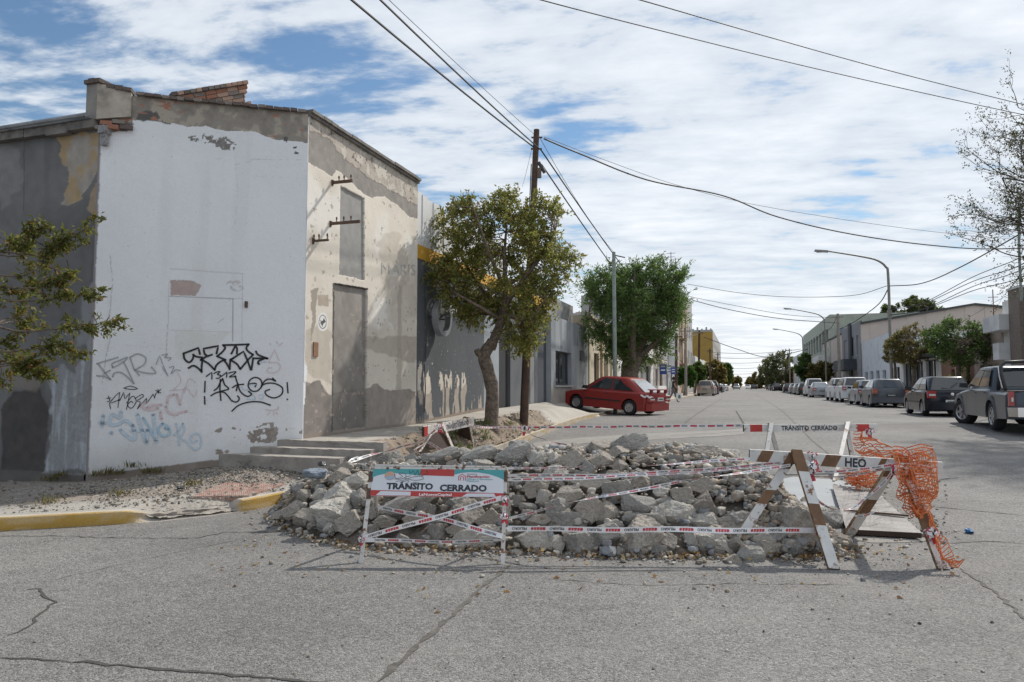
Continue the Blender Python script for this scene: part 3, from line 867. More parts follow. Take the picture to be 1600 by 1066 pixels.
kid(mb.build('wall', mat('dark_render', (0.15, 0.148, 0.148), 0.9, var=.3, scale=.8, bump=.2)))

def paint_street(px, py, U, Z):
    c = np.zeros(px.shape + (3,)); rel = np.zeros(px.shape)
    n1 = fbm(U * 1.0, Z * 1.0, o=6, s=201); n2 = fbm(U * 8, Z * 8, o=5, s=202); n3 = fbm(U * 30, Z * 30, o=3, s=203)
    c[:] = (0.64, 0.59, 0.515); c *= (.82 + .36 * n1)[..., None]
    wh = sstep(.5, .66, fbm(U * 1.6, Z * 1.3, o=6, s=204))
    c = mixm(c, wh * .75, (0.74, .715, .665))
    # cement band below the parapet
    m = inpoly(px, py, [(470, 170), (480, 178), (660, 290), (660, 345), (640, 338), (620, 318), (600, 308), (580, 312), (565, 300), (545, 282), (525, 268), (518, 276), (500, 268), (478, 252)], 5, .06)
    cc = np.array([0.275, .255, .235]) * (.75 + .5 * n2)[..., None]
    c = np.where(m[..., None], cc, c); rel += np.where(m, -.004, .004)
    # old pale paint left on the upper part of that band
    up = inpoly(px, py, [(478, 178), (660, 290), (660, 325), (640, 316), (600, 290), (560, 268), (540, 250), (520, 222), (500, 210), (482, 206)], 6, .08)
    pp = np.array([0.43, .385, .335]) * (.75 + .5 * n2)[..., None]
    c = np.where(up[..., None], pp, c); rel += np.where(up, .006, 0)
    c = mixm(c, up & (fbm(U * 7, Z * 7, o=5, s=206) > .60), (0.56, .52, .46))
    c = mixm(c, up & (fbm(U * 16, Z * 16, o=4, s=207) > .70), (0.16, .13, .115))
    # fresh cement panel of the upper opening
    m = inpoly(px, py, [(532, 291), (569, 310), (569, 438), (530, 429)], .8, .2)
    c = np.where(m[..., None], np.array([0.30, .295, .285]) * (.85 + .3 * n2)[..., None], c); rel += np.where(m, -.035, 0)
    # tan stains on the right
    m = inpoly(px, py, [(588, 380), (600, 362), (622, 368), (634, 400), (640, 436), (622, 470), (612, 480), (600, 440)], 12, .06)
    c = mixm(c, soft(m, 4) * .45, (0.44, .39, .32), .8 + .4 * n2)
    m = inpoly(px, py, [(596, 430), (650, 440), (650, 500), (610, 520)], 14, .05)
    c = mixm(c, soft(m, 4) * .35, (0.44, .385, .32))
    m = inpoly(px, py, [(622, 446), (628, 446), (626, 655), (618, 655)], 3, .1)
    c = mixm(c, soft(m, 2) * .5, (0.33, .285, .24))
    # mid dirt band, lower cement
    m = inpoly(px, py, [(560, 528), (654, 526), (654, 560), (648, 566), (560, 545)], 6, .06)
    c = mixm(c, soft(m, 2) * .65, (0.36, .315, .265), .8 + .4 * n2)
    m = inpoly(px, py, [(470, 596), (484, 602), (498, 596), (506, 612), (520, 616), (574, 606), (590, 600), (600, 608), (650, 610), (655, 680), (470, 690)], 5, .08)
    c = np.where(m[..., None], np.array([0.30, .265, .235]) * (.75 + .5 * n2)[..., None], c); rel += np.where(m, -.005, 0)
    m = inpoly(px, py, [(470, 600), (482, 604), (496, 596), (518, 618), (519, 690), (470, 690)], 5, .08)
    c = mixm(c, soft(m, 1) * .85, (0.20, .18, .165), .75 + .5 * n2)
    m = inpoly(px, py, [(472, 520), (500, 505), (518, 520), (518, 600), (486, 590), (474, 560)], 8, .06)
    c = mixm(c, soft(m, 2) * .5, (0.36, .31, .26), .8 + .4 * n2)
    c = mixm(c, inpoly(px, py, [(470, 566), (480, 572), (476, 632), (468, 632)], 1, .1), WHITE)
    # the walled-up doorway
    m = inpoly(px, py, [(523, 443), (574, 452), (573, 668), (520, 675)], .7, .2)
    sc_ = sstep(.42, .66, fbm(U * 3 + Z * 3.2, Z * 1.0 - U * .6, o=5, s=210))
    dc = np.array([0.255, .235, .215])[None, None] * (.8 + .4 * n2)[..., None]
    dc = dc * (1 - .5 * sc_[..., None]) + np.array([0.33, .31, .285]) * .5 * sc_[..., None]
    low = sstep(0, 1, (py - 470) / 190)
    dc = dc * (1 - .3 * low)[..., None]
    c = np.where(m[..., None], dc, c); rel += np.where(m, -.06, 0)
    c = mixm(c, inpoly(px, py, [(519.5, 443), (523, 441), (521.5, 676), (518, 676)], .4, .2) | inpoly(px, py, [(522, 442), (575, 450.5), (575, 453), (522, 444)], .5, .3), (0.10, .09, .085))
    # small patches: note paper, electric cover, stencil disc
    c = mixm(c, inpoly(px, py, [(496, 461), (513, 461), (513, 480), (497, 477)], .4, .2), (0.40, .345, .28), .85 + .3 * n2)
    c = mixm(c, inpoly(px, py, [(486, 455), (496, 448), (492, 510), (486, 530)], 4, .1), (0.33, .29, .25))
    dd = np.hypot((px - 504) / 6.2, (py - 503) / 11.0)
    c = mixm(c, dd < 1.35, (0.70, .69, .67)); c = mixm(c, (dd < 1.0) & (dd > .87), (0.10, .10, .11))
    c = mixm(c, inpoly(px, py, [(500, 500), (503, 502), (506, 497), (509, 503), (505, 506), (504, 511), (501, 506)], .4, .3), (0.10, .10, .11))
    # scuffs and pits
    c = mixm(c, (fbm(U * 11, Z * 11, o=5, s=212) > .735) * .8, (0.36, .31, .26))
    c = mixm(c, (fbm(U * 40, Z * 40, o=2, s=213) > .91), (0.20, .17, .15))
    c = mixm(c, soft(Z < .78 + .05 * n2), (0.24, .205, .175))
    c = mixm(c, soft(U < .02), WHITE * .9)
    return c, rel + (n2 - .5) * .005
kid(wall_mesh('wall', CB, (-6.8, 14.05), 0.40, lambda u: 6.16 + 0 * u, 300, 480, paint_street, None))

# hidden sides and roof, so that the building is a closed body
mb = MB()
mb.quad((-40, 8.35, 5.5), (-9.5, 8.35, 5.5), (-9.5, 20, 5.5), (-40, 20, 5.5)); mb.add([(-9.5, 8.4, 5.5), (-6.95, 9.95, 5.5), (-6.95, 14.0, 5.5), (-9.5, 14.0, 5.5)], [(0, 1, 2, 3)])
kid(mb.build('roof', mat('bitumen_roof', (0.10, .10, .10), .95, var=.3)))
mb = MB()
mb.quad((-6.8, 14.04, .4), (-11, 14.04, .4), (-11, 14.04, 6.16), (-6.8, 14.04, 6.16)); mb.quad((-40, 20, 0), (-40, 8.25, 0), (-40, 8.25, 5.7), (-40, 20, 5.7)); mb.quad((-11, 20, 0), (-40, 20, 0), (-40, 20, 5.6), (-11, 20, 5.6))
mb.quad((-9.36, 8.45, 5.5), (-6.94, 9.93, 5.5), (-6.94, 9.93, 6.13), (-9.36, 8.45, 6.13)); mb.quad((-6.96, 9.9, 5.5), (-6.96, 14, 5.5), (-6.96, 14, 6.14), (-6.96, 9.9, 6.14))
kid(mb.build('wall', mat('rear_brick_wall', (0.26, .17, .13), .9, var=.3, scale=4)))
# eaves slab over the dark side wall: sheet-metal flashing on a broken ledge
M_LEDGE = mat('weathered_ledge', (0.19, .175, .16), .9, var=.3, scale=4, bump=.4, bscale=25, c2=(0.10, .09, .085), mix=(.45, .7), dscale=6)
M_FLASH = mat('zinc_flashing', (0.30, .315, .33), .6, var=.25, scale=3, metal=.3, c2=(.16, .15, .14), mix=(.5, .7))
mb = MB(); rng = random.Random(3); x = -40
while x < -9.55:
    w = rng.uniform(.25, .6) if x > -15 else 4; x1 = min(x + w, -9.5)
    mb.box(x, x1, 8.25 - .10 - rng.uniform(0, .03), 8.4, 5.60 + rng.uniform(-.02, .02), 5.74); x = x1
kid(mb.build('ledge', M_LEDGE))
mb = MB()
mb.hexa([(-40, 8.12, 5.745), (-9.52, 8.12, 5.745), (-9.52, 8.9, 5.745), (-40, 8.9, 5.745), (-40, 8.12, 5.775), (-9.52, 8.12, 5.775), (-9.52, 8.9, 6.02), (-40, 8.9, 6.02)])
kid(mb.build('flashing', M_FLASH))
mb = MB(); mb.tube([(-40, 8.06, 5.78), (-9.55, 8.06, 5.78)], .035, 8)
kid(mb.build('gutter', M_FLASH))

# pier at the corner with its own cap of bricks
ch = Vector((CB[0] - CA[0], CB[1] - CA[1], 0)).normalized(); chn = Vector((ch.y, -ch.x, 0))
M_PIER = mat('pier_render', (0.40, .36, .31), .92, var=.25, scale=3, bump=.35, bscale=40, c2=(.24, .215, .19), mix=(.48, .66), dscale=3.5)
M_PIER2 = mat('pier_side_render', (0.25, .235, .215), .92, var=.3, scale=3, bump=.35, bscale=40)
p0 = Vector((CA[0], CA[1], 0))
def chp(u_, off, z): q = p0 + ch * u_ + chn * off; return Vector((q.x, q.y, z))
mb = MB()
ring = [(-9.86, 8.20), (-9.50, 8.17)]
a_ = chp(.0, .045, 0); b_ = chp(.46, .045, 0); c_ = chp(.42, -.3, 0)
base = [Vector((-9.68, 8.16, 0)), Vector((-9.46, 8.16, 0)), b_, c_, Vector((-9.68, 8.7, 0))]
n_ = len(base); zs = (5.74, 6.31)
vs = [Vector((p.x, p.y, zs[0] + (0.10 if i in (2, 3) else 0))) for i, p in enumerate(base)] + [Vector((p.x, p.y, zs[1] - (0.06 if i in (2, 3) else 0))) for i, p in enumerate(base)]
mb.add(vs, [(0, 1, 6, 5)], 1); mb.add(vs, [(1, 2, 7, 6), (2, 3, 8, 7), (3, 4, 9, 8), (4, 0, 5, 9), (5, 6, 7, 8, 9), (0, 4, 3, 2, 1)], 0)
pier = kid(mb.build('pier', [M_PIER, M_PIER2]))
# bricks: coping and broken ends
M_BRK = [mat('old_brick_dark', (0.125, .10, .088), .95, var=.3, scale=8, bump=.3), mat('old_brick_red', (0.31, .15, .10), .95, var=.3, scale=8, bump=.3),
         mat('old_brick_pale', (0.40, .27, .205), .95, var=.3, scale=8, bump=.3), mat('old_brick_grey', (0.21, .18, .16), .95, var=.3, scale=8, bump=.3)]
def brick_mesh(m, seed):
    rng = random.Random(seed); mb = MB(); j = lambda: rng.uniform(-.04, .04)
    c = [(-.5 + j(), -.5 + j(), -.5 + j()), (.5 + j(), -.5 + j(), -.5 + j()), (.5 + j(), .5 + j(), -.5 + j()), (-.5 + j(), .5 + j(), -.5 + j()), (-.5 + j(), -.5 + j(), .5 + j()), (.5 + j(), -.5 + j(), .5 + j()), (.5 + j(), .5 + j(), .5 + j()), (-.5 + j(), .5 + j(), .5 + j())]
    mb.hexa(c)
    me = bpy.data.meshes.new('brick'); me.from_pydata(mb.v, [], mb.f); me.materials.append(m); me.update(); return me
BRK = [[brick_mesh(m, 10 * i + k) for k in range(4)] for i, m in enumerate(M_BRK)]
brng = random.Random(5)
def brick(c, ex, ey, ez, sx, sy, sz, kind, parent=corner):
    o = bpy.data.objects.new('brick', brng.choice(BRK[kind])); COL.objects.link(o)
    ex, ey, ez = Vector(ex), Vector(ey), Vector(ez)
    M = Matrix(((ex.x * sx, ey.x * sy, ez.x * sz, c[0]), (ex.y * sx, ey.y * sy, ez.y * sz, c[1]), (ex.z * sx, ey.z * sy, ez.z * sz, c[2]), (0, 0, 0, 1)))
    o.parent = parent; o.matrix_parent_inverse = Matrix.Translation(-Vector(parent.location)); o.matrix_basis = M
    return o
Zu = Vector((0, 0, 1))
uu = .52
while uu < LCH - .05:
    w = brng.uniform(.11, .14); q = chp(uu + w / 2, brng.uniform(-.07, -.055), top_ch(np.array([uu]))[0] + .022 + brng.uniform(-.006, .006))
    brick(q, ch, chn, Zu, w - .014, .25, .05, 0 if brng.random() < .75 else 3); uu += w
for k in range(7):      # cap of the pier
    if k < 3: q = Vector((-9.64 + k * .10, 8.24, 6.34)); ex = Vector((1, 0, 0)); ey = Vector((0, 1, 0))
    else: q = chp((k - 3) * .12 + .05, -.04, 6.335 - .012 * k); ex, ey = ch, chn
    brick(q, ex, ey, Zu, .112, .25, .06 + .01 * (k % 2), 0)
for q, kd in ((chp(.12, .02, 5.70), 1), (chp(.30, .02, 5.73), 3), (chp(.22, .03, 5.64), 1), (chp(.05, .02, 5.62), 3), (chp(.40, .01, 5.66), 0)):
    brick(q, ch, chn, Zu, .17, .12, .065, kd)
mb = MB(); q = chp(.10, .06, 5.52); mb.bar(q, q + Zu * .12, .14, .12); mb.bar(q - Zu * .18, q, .08, .09)
kid(mb.build('rainwater_box', mat('old_zinc', (0.30, .30, .31), .6, var=.25, scale=8, metal=.4, c2=(.16, .13, .11))))
# mouldings along the street parapet
mb = MB(); y = 9.87
rng = random.Random(9)
while y < 14.0:
    y1 = min(14.05, y + rng.uniform(.2, .5)); o_ = rng.uniform(0, .012)
    mb.box(-6.98, -6.755 + o_, y, y1, 6.10, 6.15, 0); mb.box(-7.0, -6.715 + o_, y, y1, 6.15, 6.20 + o_, 0); y = y1
kid(mb.build('coping', M_LEDGE))
# the sloping remnant of a brick gable behind the parapet
g0, g1 = at_d(258, 149, 13.6), at_d(385, 128.5, 14.6)
gx = (g1 - g0).normalized(); gn = gx.cross(Zu).normalized(); gz = gn.cross(gx) * -1
if gz.z < 0: gz = -gz
gl = (g1 - g0).length
for row in range(6):
    L1 = gl - (0, .03, .10, .15, .20, .10)[row] - brng.uniform(0, .03); s_ = brng.uniform(0, .1)
    w = .125 if row == 0 else .235
    while s_ < L1 - .03:
        ww = min(w, L1 - s_); q = g0 + gx * (s_ + ww / 2) - gz * (row * .083 + .035) + gn * brng.uniform(-.006, .006) + gn * (.03 if row == 0 else (-.02 if row % 2 else 0))
        brick(q, gx, gn, gz, ww - .016, .24, .07, brng.choice((3, 3, 2, 0) if row == 0 else (2, 2, 1, 3, 1))); s_ += ww
mb = MB(); c0 = g0 - gz * .04; c1 = g1 - gx * .28 - gz * .04
for a_, b_ in ((c0, c1),):
    mb.hexa([a_ - gz * .9 + gn * .08, b_ - gz * .9 + gn * .08, b_ - gz * .9 - gn * .1, a_ - gz * .9 - gn * .1, a_ + gn * .08, b_ + gn * .08, b_ - gn * .1, a_ - gn * .1])
kid(mb.build('gable_mortar', mat('lime_mortar', (0.33, .27, .22), .95, var=.25, scale=6, bump=.4)))

# iron brackets that once carried wires, with pins
M_RUST = mat('rusty_iron', (0.135, .075, .05), .9, var=.4, scale=14, bump=.3, bscale=60, c2=(.07, .05, .042), mix=(.4, .65))
for (x0, y0), (x1, y1), pins, hgt in (((517, 286), (553, 287), (.35, .62, .98), .05), ((514, 350), (565, 345), (.22, .47, .72), .05), ((487, 377), (516, 377), (.05, .4, .98), .035)):
    a_ = on_x(x0, y0, -6.82)
    # length out from the wall: where the survey line of the tip meets the plane square to the wall through a
    tip = on_y(x1, y1, a_.y + .02)
    ln = min(.9, max(.25, tip.x + 6.8))
    mb = MB(); mb.bar(a_, (a_.x + ln, a_.y, a_.z), .03, hgt); mb.bar((a_.x + .01, a_.y, a_.z - .05), (a_.x + .03, a_.y, a_.z + .05), .05, .05)
    br = kid(mb.build('bracket', M_RUST))
    for p in pins:
        m2 = MB(); c_ = Vector((a_.x + .03 + (ln - .05) * p, a_.y, a_.z)); m2.tube([c_, c_ + Zu * .09], .009, 6); m2.tube([c_ + Zu * .07, c_ + Zu * .11], [.018, .012], 8)
        kid(m2.build('pin', M_RUST), br)
mb = MB(); a_ = on_x(491, 546, -6.79); mb.box(-6.80, -6.775, a_.y - .03, a_.y + .10, a_.z - .12, a_.z + .12)
kid(mb.build('meter_cover', mat('brown_cover', (0.24, .13, .075), .7, var=.3, scale=12)))
mb = MB(); q = on_vplane(385, 476, CA, CB) + chn * .02; mb.bar(q - Zu * .05, q + Zu * .05, .045, .03)
kid(mb.build('fixing', M_RUST))

# ---------------------------------------------------------------- graffiti: sprayed strokes following the wall
def graf(zoom, strokes, w, m, label, dens=6):
    """strokes in zoom coordinates of a survey crop: (x0, y0, scale)"""
    zx, zy, zs = zoom; mb = MB()
    for st in strokes:
        closed = st[0] == 'c'; pts = st[1:] if closed else st
        pts = smooth_pts([(zx + x / zs, zy + y / zs) for x, y in pts], dens) if len(pts) > 2 and not closed else [(zx + x / zs, zy + y / zs) for x, y in pts]
        ribbon(mb, [on_vplane(x, y, CA, CB) for x, y in pts], w, chn, off=.009)
        for e in (pts[0], pts[-1]):
            q = on_vplane(*e, CA, CB) + chn * .009; k = 8
            mb.add([q + (ch * math.cos(i * 6.283 / k) + Zu * math.sin(i * 6.283 / k)) * w * .55 for i in range(k)], [tuple(range(k))])
    o = mb.build('graffiti', m); o.parent = white_wall
    return tag(o, label)
M_BLK = mat('black_spray', (0.018, .018, .022), .6, var=.2)
Z1 = (270, 520, 8.0)
L = lambda *p: list(p)
def poly(*p):       # sharp-cornered stroke: subdivide straight
    out = []
    for a, b in zip(p[:-1], p[1:]):
        out += [a, (a[0] * .66 + b[0] * .34, a[1] * .66 + b[1] * .34), (a[0] * .33 + b[0] * .67, a[1] * .33 + b[1] * .67)]
    return ['c'] + out + [p[-1]]
graf(Z1, [poly((340, 265), (322, 190), (135, 260)), L((135, 260), (150, 330), (205, 370), (250, 330), (262, 275)), L((255, 275), (300, 300), (370, 310)),
          L((200, 440), (260, 412), (320, 445), (362, 490)), L((362, 490), (362, 420), (372, 330), (350, 340)), L((350, 340), (420, 300), (490, 275)), poly((420, 280), (400, 270), (385, 200), (570, 165), (548, 260)),
          L((370, 340), (450, 390), (525, 465)), L((525, 465), (545, 410), (600, 360), (660, 340)), poly((660, 340), (555, 295)), L((555, 295), (620, 240), (655, 190), (630, 155)), poly((630, 155), (790, 152), (950, 145)),
          poly((735, 260), (785, 160), (805, 200), (802, 258)), L((950, 145), (920, 190), (945, 235), (1005, 275)), poly((1005, 275), (950, 330), (845, 455)), L((845, 455), (800, 390), (720, 340)), poly((720, 340), (885, 235), (940, 360), (975, 465), (985, 460), (1005, 320)),
          L((640, 340), (680, 395), (712, 455)), poly((712, 455), (720, 335), (760, 320)), poly((1005, 320), (1185, 322)), L((1185, 322), (1110, 295), (1060, 270), (1040, 235)), L((1130, 330), (1075, 355), (1065, 380), (1080, 392))], .030, M_BLK, 'large black tag with angular outlined letters')
graf(Z1, [poly((420, 545), (490, 495), (490, 578)), L((515, 510), (560, 488), (590, 490), (560, 520), (600, 535), (580, 565), (548, 570)), poly((610, 545), (680, 490), (672, 556)), L((700, 505), (750, 492), (790, 490), (760, 520), (710, 550), (740, 552), (790, 545))], .018, M_BLK, 'small black painted number 1312')
graf(Z1, [poly((405, 610), (400, 740)), poly((398, 800), (402, 890)), poly((595, 585), (590, 700), (602, 845)), L((480, 785), (560, 745), (640, 745), (690, 790), (740, 850), (800, 865), (832, 825), (812, 790)), L((520, 720), (560, 690), (600, 610), (625, 575)), L((625, 575), (650, 650), (700, 700), (640, 722), (590, 735)),
          L((780, 540), (815, 650), (850, 740), (930, 795), (985, 770), (950, 735)), L((750, 685), (800, 655), (885, 645)), poly((815, 640), (795, 725)),
          L((1100, 690), (1115, 630), (1085, 575), (1020, 560), (960, 600), (945, 670), (985, 725), (1050, 730), (1100, 690)), L((965, 640), (1010, 632), (1045, 640), (1030, 675)), L((1100, 690), (1130, 650), (1200, 630), (1290, 640), (1370, 690), (1360, 770), (1270, 815), (1180, 785), (1155, 735), (1210, 710)),
          L((1120, 640), (1160, 595), (1220, 580), (1285, 605)), poly((1250, 568), (1285, 605)), poly((1430, 625), (1440, 750)), poly((1430, 830), (1433, 836)), L((740, 980), (820, 910), (950, 868), (1090, 865), (1220, 905))], .022, M_BLK, 'black tag between exclamation marks underlined by an arc')
Z2_ = (140, 530, 5.61)
M_GREY = mat('faded_grey_spray', (0.36, .375, .40), .8, var=.15, scale=20)
graf(Z2_, [poly((65, 215), (250, 160)), poly((75, 215), (140, 300), (185, 355)), poly((65, 320), (130, 325), (185, 355)), L((130, 300), (180, 275)), L((205, 250), (200, 215), (270, 185), (330, 160), (310, 190), (230, 240), (205, 245)), L((205, 330), (215, 300), (265, 290), (320, 320), (390, 390)), poly((390, 390), (330, 260), (300, 200)),
           poly((435, 315), (390, 260), (355, 160)), L((355, 160), (420, 130), (490, 160), (480, 220), (400, 270)), L((400, 270), (460, 290), (530, 300), (580, 295), (545, 245))], .020, M_GREY, 'faded grey tag beside the side wall')
graf(Z2_, [poly((585, 220), (615, 145), (640, 215)), L((635, 140), (685, 130), (660, 160), (715, 165), (690, 190)), poly((640, 250), (690, 325), (645, 230)), L((700, 250), (740, 240), (715, 305), (755, 270), (795, 275))], .014, M_GREY, 'faded grey numbers 13 and 12')
graf(Z2_, [L((300, 430), (360, 412), (420, 435), (360, 440), (300, 430)), poly((165, 500), (180, 540), (155, 550)), poly((150, 520), (185, 515)), poly((185, 610), (175, 560), (235, 490), (265, 465), (250, 600)), poly((190, 560), (265, 530)), poly((265, 540), (300, 465), (310, 525), (355, 470), (325, 615)), L((325, 560), (380, 500), (410, 545), (370, 605), (335, 580), (365, 545), (380, 560)),
           L((400, 520), (460, 485), (470, 505), (420, 540), (445, 555), (420, 610)), poly((420, 610), (500, 520)), poly((500, 520), (500, 565), (560, 480), (570, 520), (580, 480)), poly((580, 450), (625, 470)), poly((625, 440), (585, 475)), poly((600, 440), (605, 475))], .011, M_BLK, 'thin black scribbled tag between two stars')
M_PINK = mat('faded_pink_spray', (.64, .52, .54), .8, var=.1, scale=20)
graf(Z2_, [L((600, 605), (530, 620), (470, 600), (465, 570), (500, 555)), L((505, 600), (560, 580), (630, 575)), L((680, 560), (690, 505), (740, 485)), poly((765, 485), (795, 575)), L((670, 590), (690, 640), (750, 660), (800, 640), (850, 632)), poly((622, 640), (630, 700))], .036, M_PINK, 'faded pink spray letters')
graf(Z2_, [L((770, 285), (800, 370), (730, 450)), L((830, 470), (870, 350), (930, 380)), L((800, 540), (840, 420), (910, 500), (940, 460)), L((700, 450), (850, 440))], .010, M_PINK, 'thin faded pink scrawl')
graf(Z1, [poly((1200, 370), (1270, 210), (1330, 350)), L((1240, 440), (1190, 440), (1190, 490), (1260, 500), (1340, 450), (1320, 380), (1200, 372)), poly((1215, 130), (1225, 150)), poly((1300, 110), (1310, 140)), poly((1370, 130), (1330, 160)), L((1180, 560), (1210, 590)), L((1160, 960), (1240, 970), (1310, 950)), poly((1320, 920), (1320, 960)), poly((1180, 1030), (1215, 990)), poly((1260, 990), (1265, 1030)), poly((1310, 1020), (1290, 990))], .012, M_PINK, 'faded pink drawing near the cream wall')
M_BLU = mat('faded_blue_spray', (.50, .60, .69), .8, var=.15, scale=15)
M_BLU2 = mat('blue_spray', (.39, .535, .64), .8, var=.15, scale=15)
graf(Z2_, [L((275, 640), (265, 690), (200, 660), (180, 740), (240, 750), (320, 715), (380, 760)), L((380, 760), (400, 830), (390, 880), (330, 850), (270, 795)), poly((120, 670), (110, 760)), poly((95, 730), (135, 735)), poly((190, 820), (192, 824)), poly((370, 800), (510, 800)), poly((420, 660), (450, 760), (495, 910)), poly((500, 900), (510, 800)),
           poly((560, 660), (570, 780), (590, 900))], .050, M_BLU, 'faded blue bubble tag low on the wall')
graf(Z2_, [poly((470, 690), (520, 770), (580, 890)), L((640, 740), (600, 790), (640, 850), (700, 830), (690, 770), (640, 740)), L((660, 780), (690, 790))], .036, M_BLU2, 'stronger blue strokes of the bubble tag')
graf(Z2_, [poly((760, 740), (780, 850), (785, 930)), poly((740, 840), (785, 800), (820, 740)), L((820, 740), (830, 800), (800, 860), (850, 900), (920, 970), (975, 930), (970, 850), (930, 825), (885, 860), (900, 905), (945, 890)), ], .026, M_BLU, 'pale blue curl at the end of the tag')
graf(Z1, [L((860, 680), (900, 720), (960, 700)), L((960, 640), (1040, 650)), L((1000, 760), (1030, 830), (930, 830)), L((1080, 780), (1130, 780), (1120, 825), (1085, 815)), poly((1090, 370), (1170, 365))], .016, M_BLU, 'faint blue lines behind the black tag')
# faded shop letters on the cream wall
mb = MB(); a_ = on_x(594, 428, -6.795); b_ = on_x(648, 430, -6.795)
put_text(mb, 'MARIS', Vector((-6.789, a_.y, a_.z)), (0, 1, (b_.z - a_.z) / (b_.y - a_.y)), (0, 0, 1),   .34, .0, fit=(b_.y - a_.y))
o = kid(mb.build('lettering', mat('ghost_letters', (0.47, .455, .43), .9, var=.35, scale=10)))
tag(o, 'faded painted letters MARIS')
# ================================================================ THE OTHER BUILDINGS
M_GLASS = mat('dark_window_glass', (0.03, .035, .04), .06, var=.1, spec=.7)
M_GLASSB = mat('blue_window_glass', (0.10, .14, .19), .08, var=.15, spec=.7)
M_FRAME = mat('window_frame', (0.42, .41, .39), .6, var=.1)
M_DFRAME = mat('dark_frame', (0.06, .06, .065), .6, var=.15)
M_ROOF = mat('flat_roof', (0.16, .155, .15), .95, var=.25, scale=1)
def plaster(name, c, **k):
    k.setdefault('c2', tuple(x * .72 for x in c)); k.setdefault('mix', (.52, .74)); k.setdefault('dscale', .9)
    return mat(name, c, .9, var=.10, scale=2.2, bump=.15, bscale=30, **k)

def block(name, label, cat, y0, y1, xf, depth, top, wallm, z0=.3, wins=(), roofm=None, side=-1, doors=(), cornice=None, para=.35, winm=None):
    """street building: side=-1 stands on the left (front looks to +X), side=1 on the right. wins: (ya, yb, za, zb) openings in the front"""
    r = empty(name, (xf, (y0 + y1) / 2, z0), 0, label, cat)
    inv = Matrix.Translation(-Vector(r.location))
    s = -side                                  # direction the front looks to
    xb = xf - s * depth
    def k(o, p=r):
        o.parent = p
        if p is r: o.matrix_parent_inverse = inv
        return o
    ops = sorted([(a, b, c, d, 'w') for a, b, c, d in wins] + [(a, b, c, d, 'd') for a, b, c, d in doors])
    mb = MB()
    # front wall cut round its openings: column by column
    ysplit = sorted({y0, y1} | {o[0] for o in ops} | {o[1] for o in ops})
    for a, b in zip(ysplit[:-1], ysplit[1:]):
        zc = z0
        for o in sorted([o for o in ops if o[0] <= a + 1e-6 and o[1] >= b - 1e-6], key=lambda o: o[2]):
            if o[2] > zc: mb.quad((xf, a, zc), (xf, b, zc), (xf, b, o[2]), (xf, a, o[2]))
            zc = o[3]
        mb.quad((xf, a, zc), (xf, b, zc), (xf, b, top), (xf, a, top))
    xi = xf - s * .22
    for a, b, c, d, _ in ops:                  # reveals
        mb.quad((xf, a, c), (xi, a, c), (xi, a, d), (xf, a, d)); mb.quad((xf, b, c), (xi, b, c), (xi, b, d), (xf, b, d))
        mb.quad((xf, a, c), (xi, a, c), (xi, b, c), (xf, b, c)); mb.quad((xf, a, d), (xi, a, d), (xi, b, d), (xf, b, d))
    mb.quad((xf, y0, z0), (xb, y0, z0), (xb, y0, top), (xf, y0, top)); mb.quad((xf, y1, z0), (xb, y1, z0), (xb, y1, top), (xf, y1, top)); mb.quad((xb, y0, z0), (xb, y1, z0), (xb, y1, top), (xb, y0, top))
    mb.quad((xf - s * .2, y0 + .01, top - para - .3), (xf - s * .2, y1 - .01, top - para - .3), (xf - s * .2, y1 - .01, top), (xf - s * .2, y0 + .01, top))
    mb.quad((xf, y0, top), (xf - s * .2, y0, top), (xf - s * .2, y1, top), (xf, y1, top))
    k(mb.build('wall', wallm))
    mb = MB(); mb.quad((xf - s * .2, y0 + .01, top - para), (xb + s * .01, y0 + .01, top - para), (xb + s * .01, y1 - .01, top - para), (xf - s * .2, y1 - .01, top - para))
    k(mb.build('roof', roofm or M_ROOF))
    if cornice:
        mb = MB(); lo, hi = sorted((xf - s * .05, xf + s * .14)); mb.box(lo, hi, y0 + .02, y1 - .02, top - .12, top + .03)
        k(mb.build('cornice', cornice))
    for a, b, c, d, ty in ops:
        mb = MB(); t = .07; lo, hi = sorted((xi + s * .002, xi + s * .06))
        mb.box(lo, hi, a, a + t, c, d); mb.box(lo, hi, b - t, b, c, d); mb.box(lo, hi, a + t, b - t, d - t, d)
        mb.box(lo, hi, a + t, b - t, c, c + t)
        if ty == 'w':
            if b - a > .9: mb.box(lo, hi, (a + b) / 2 - t / 2, (a + b) / 2 + t / 2, c + t, d - t)
            f = k(mb.build('window', M_FRAME if winm is None else winm))
            m2 = MB(); x_ = xi + s * .02; m2.quad((x_, a + t / 2, c + t / 2), (x_, b - t / 2, c + t / 2), (x_, b - t / 2, d - t / 2), (x_, a + t / 2, d - t / 2))
            k(m2.build('pane', M_GLASS), f)
            m3 = MB(); lo, hi = sorted((xf - s * .02, xf + s * .07)); m3.box(lo, hi, a - .06, b + .06, c - .07, c - .003); k(m3.build('sill', M_FRAME), f)
        else:
            f = k(mb.build('door', M_DFRAME))
            m2 = MB(); x_ = xi + s * .02; lo, hi = sorted((x_, x_ - s * .04)); m2.box(lo, hi, a + t, b - t, c, d - t)
            k(m2.build('door_leaf', plaster('dark_door', (.10, .085, .075))), f)
    return r, k

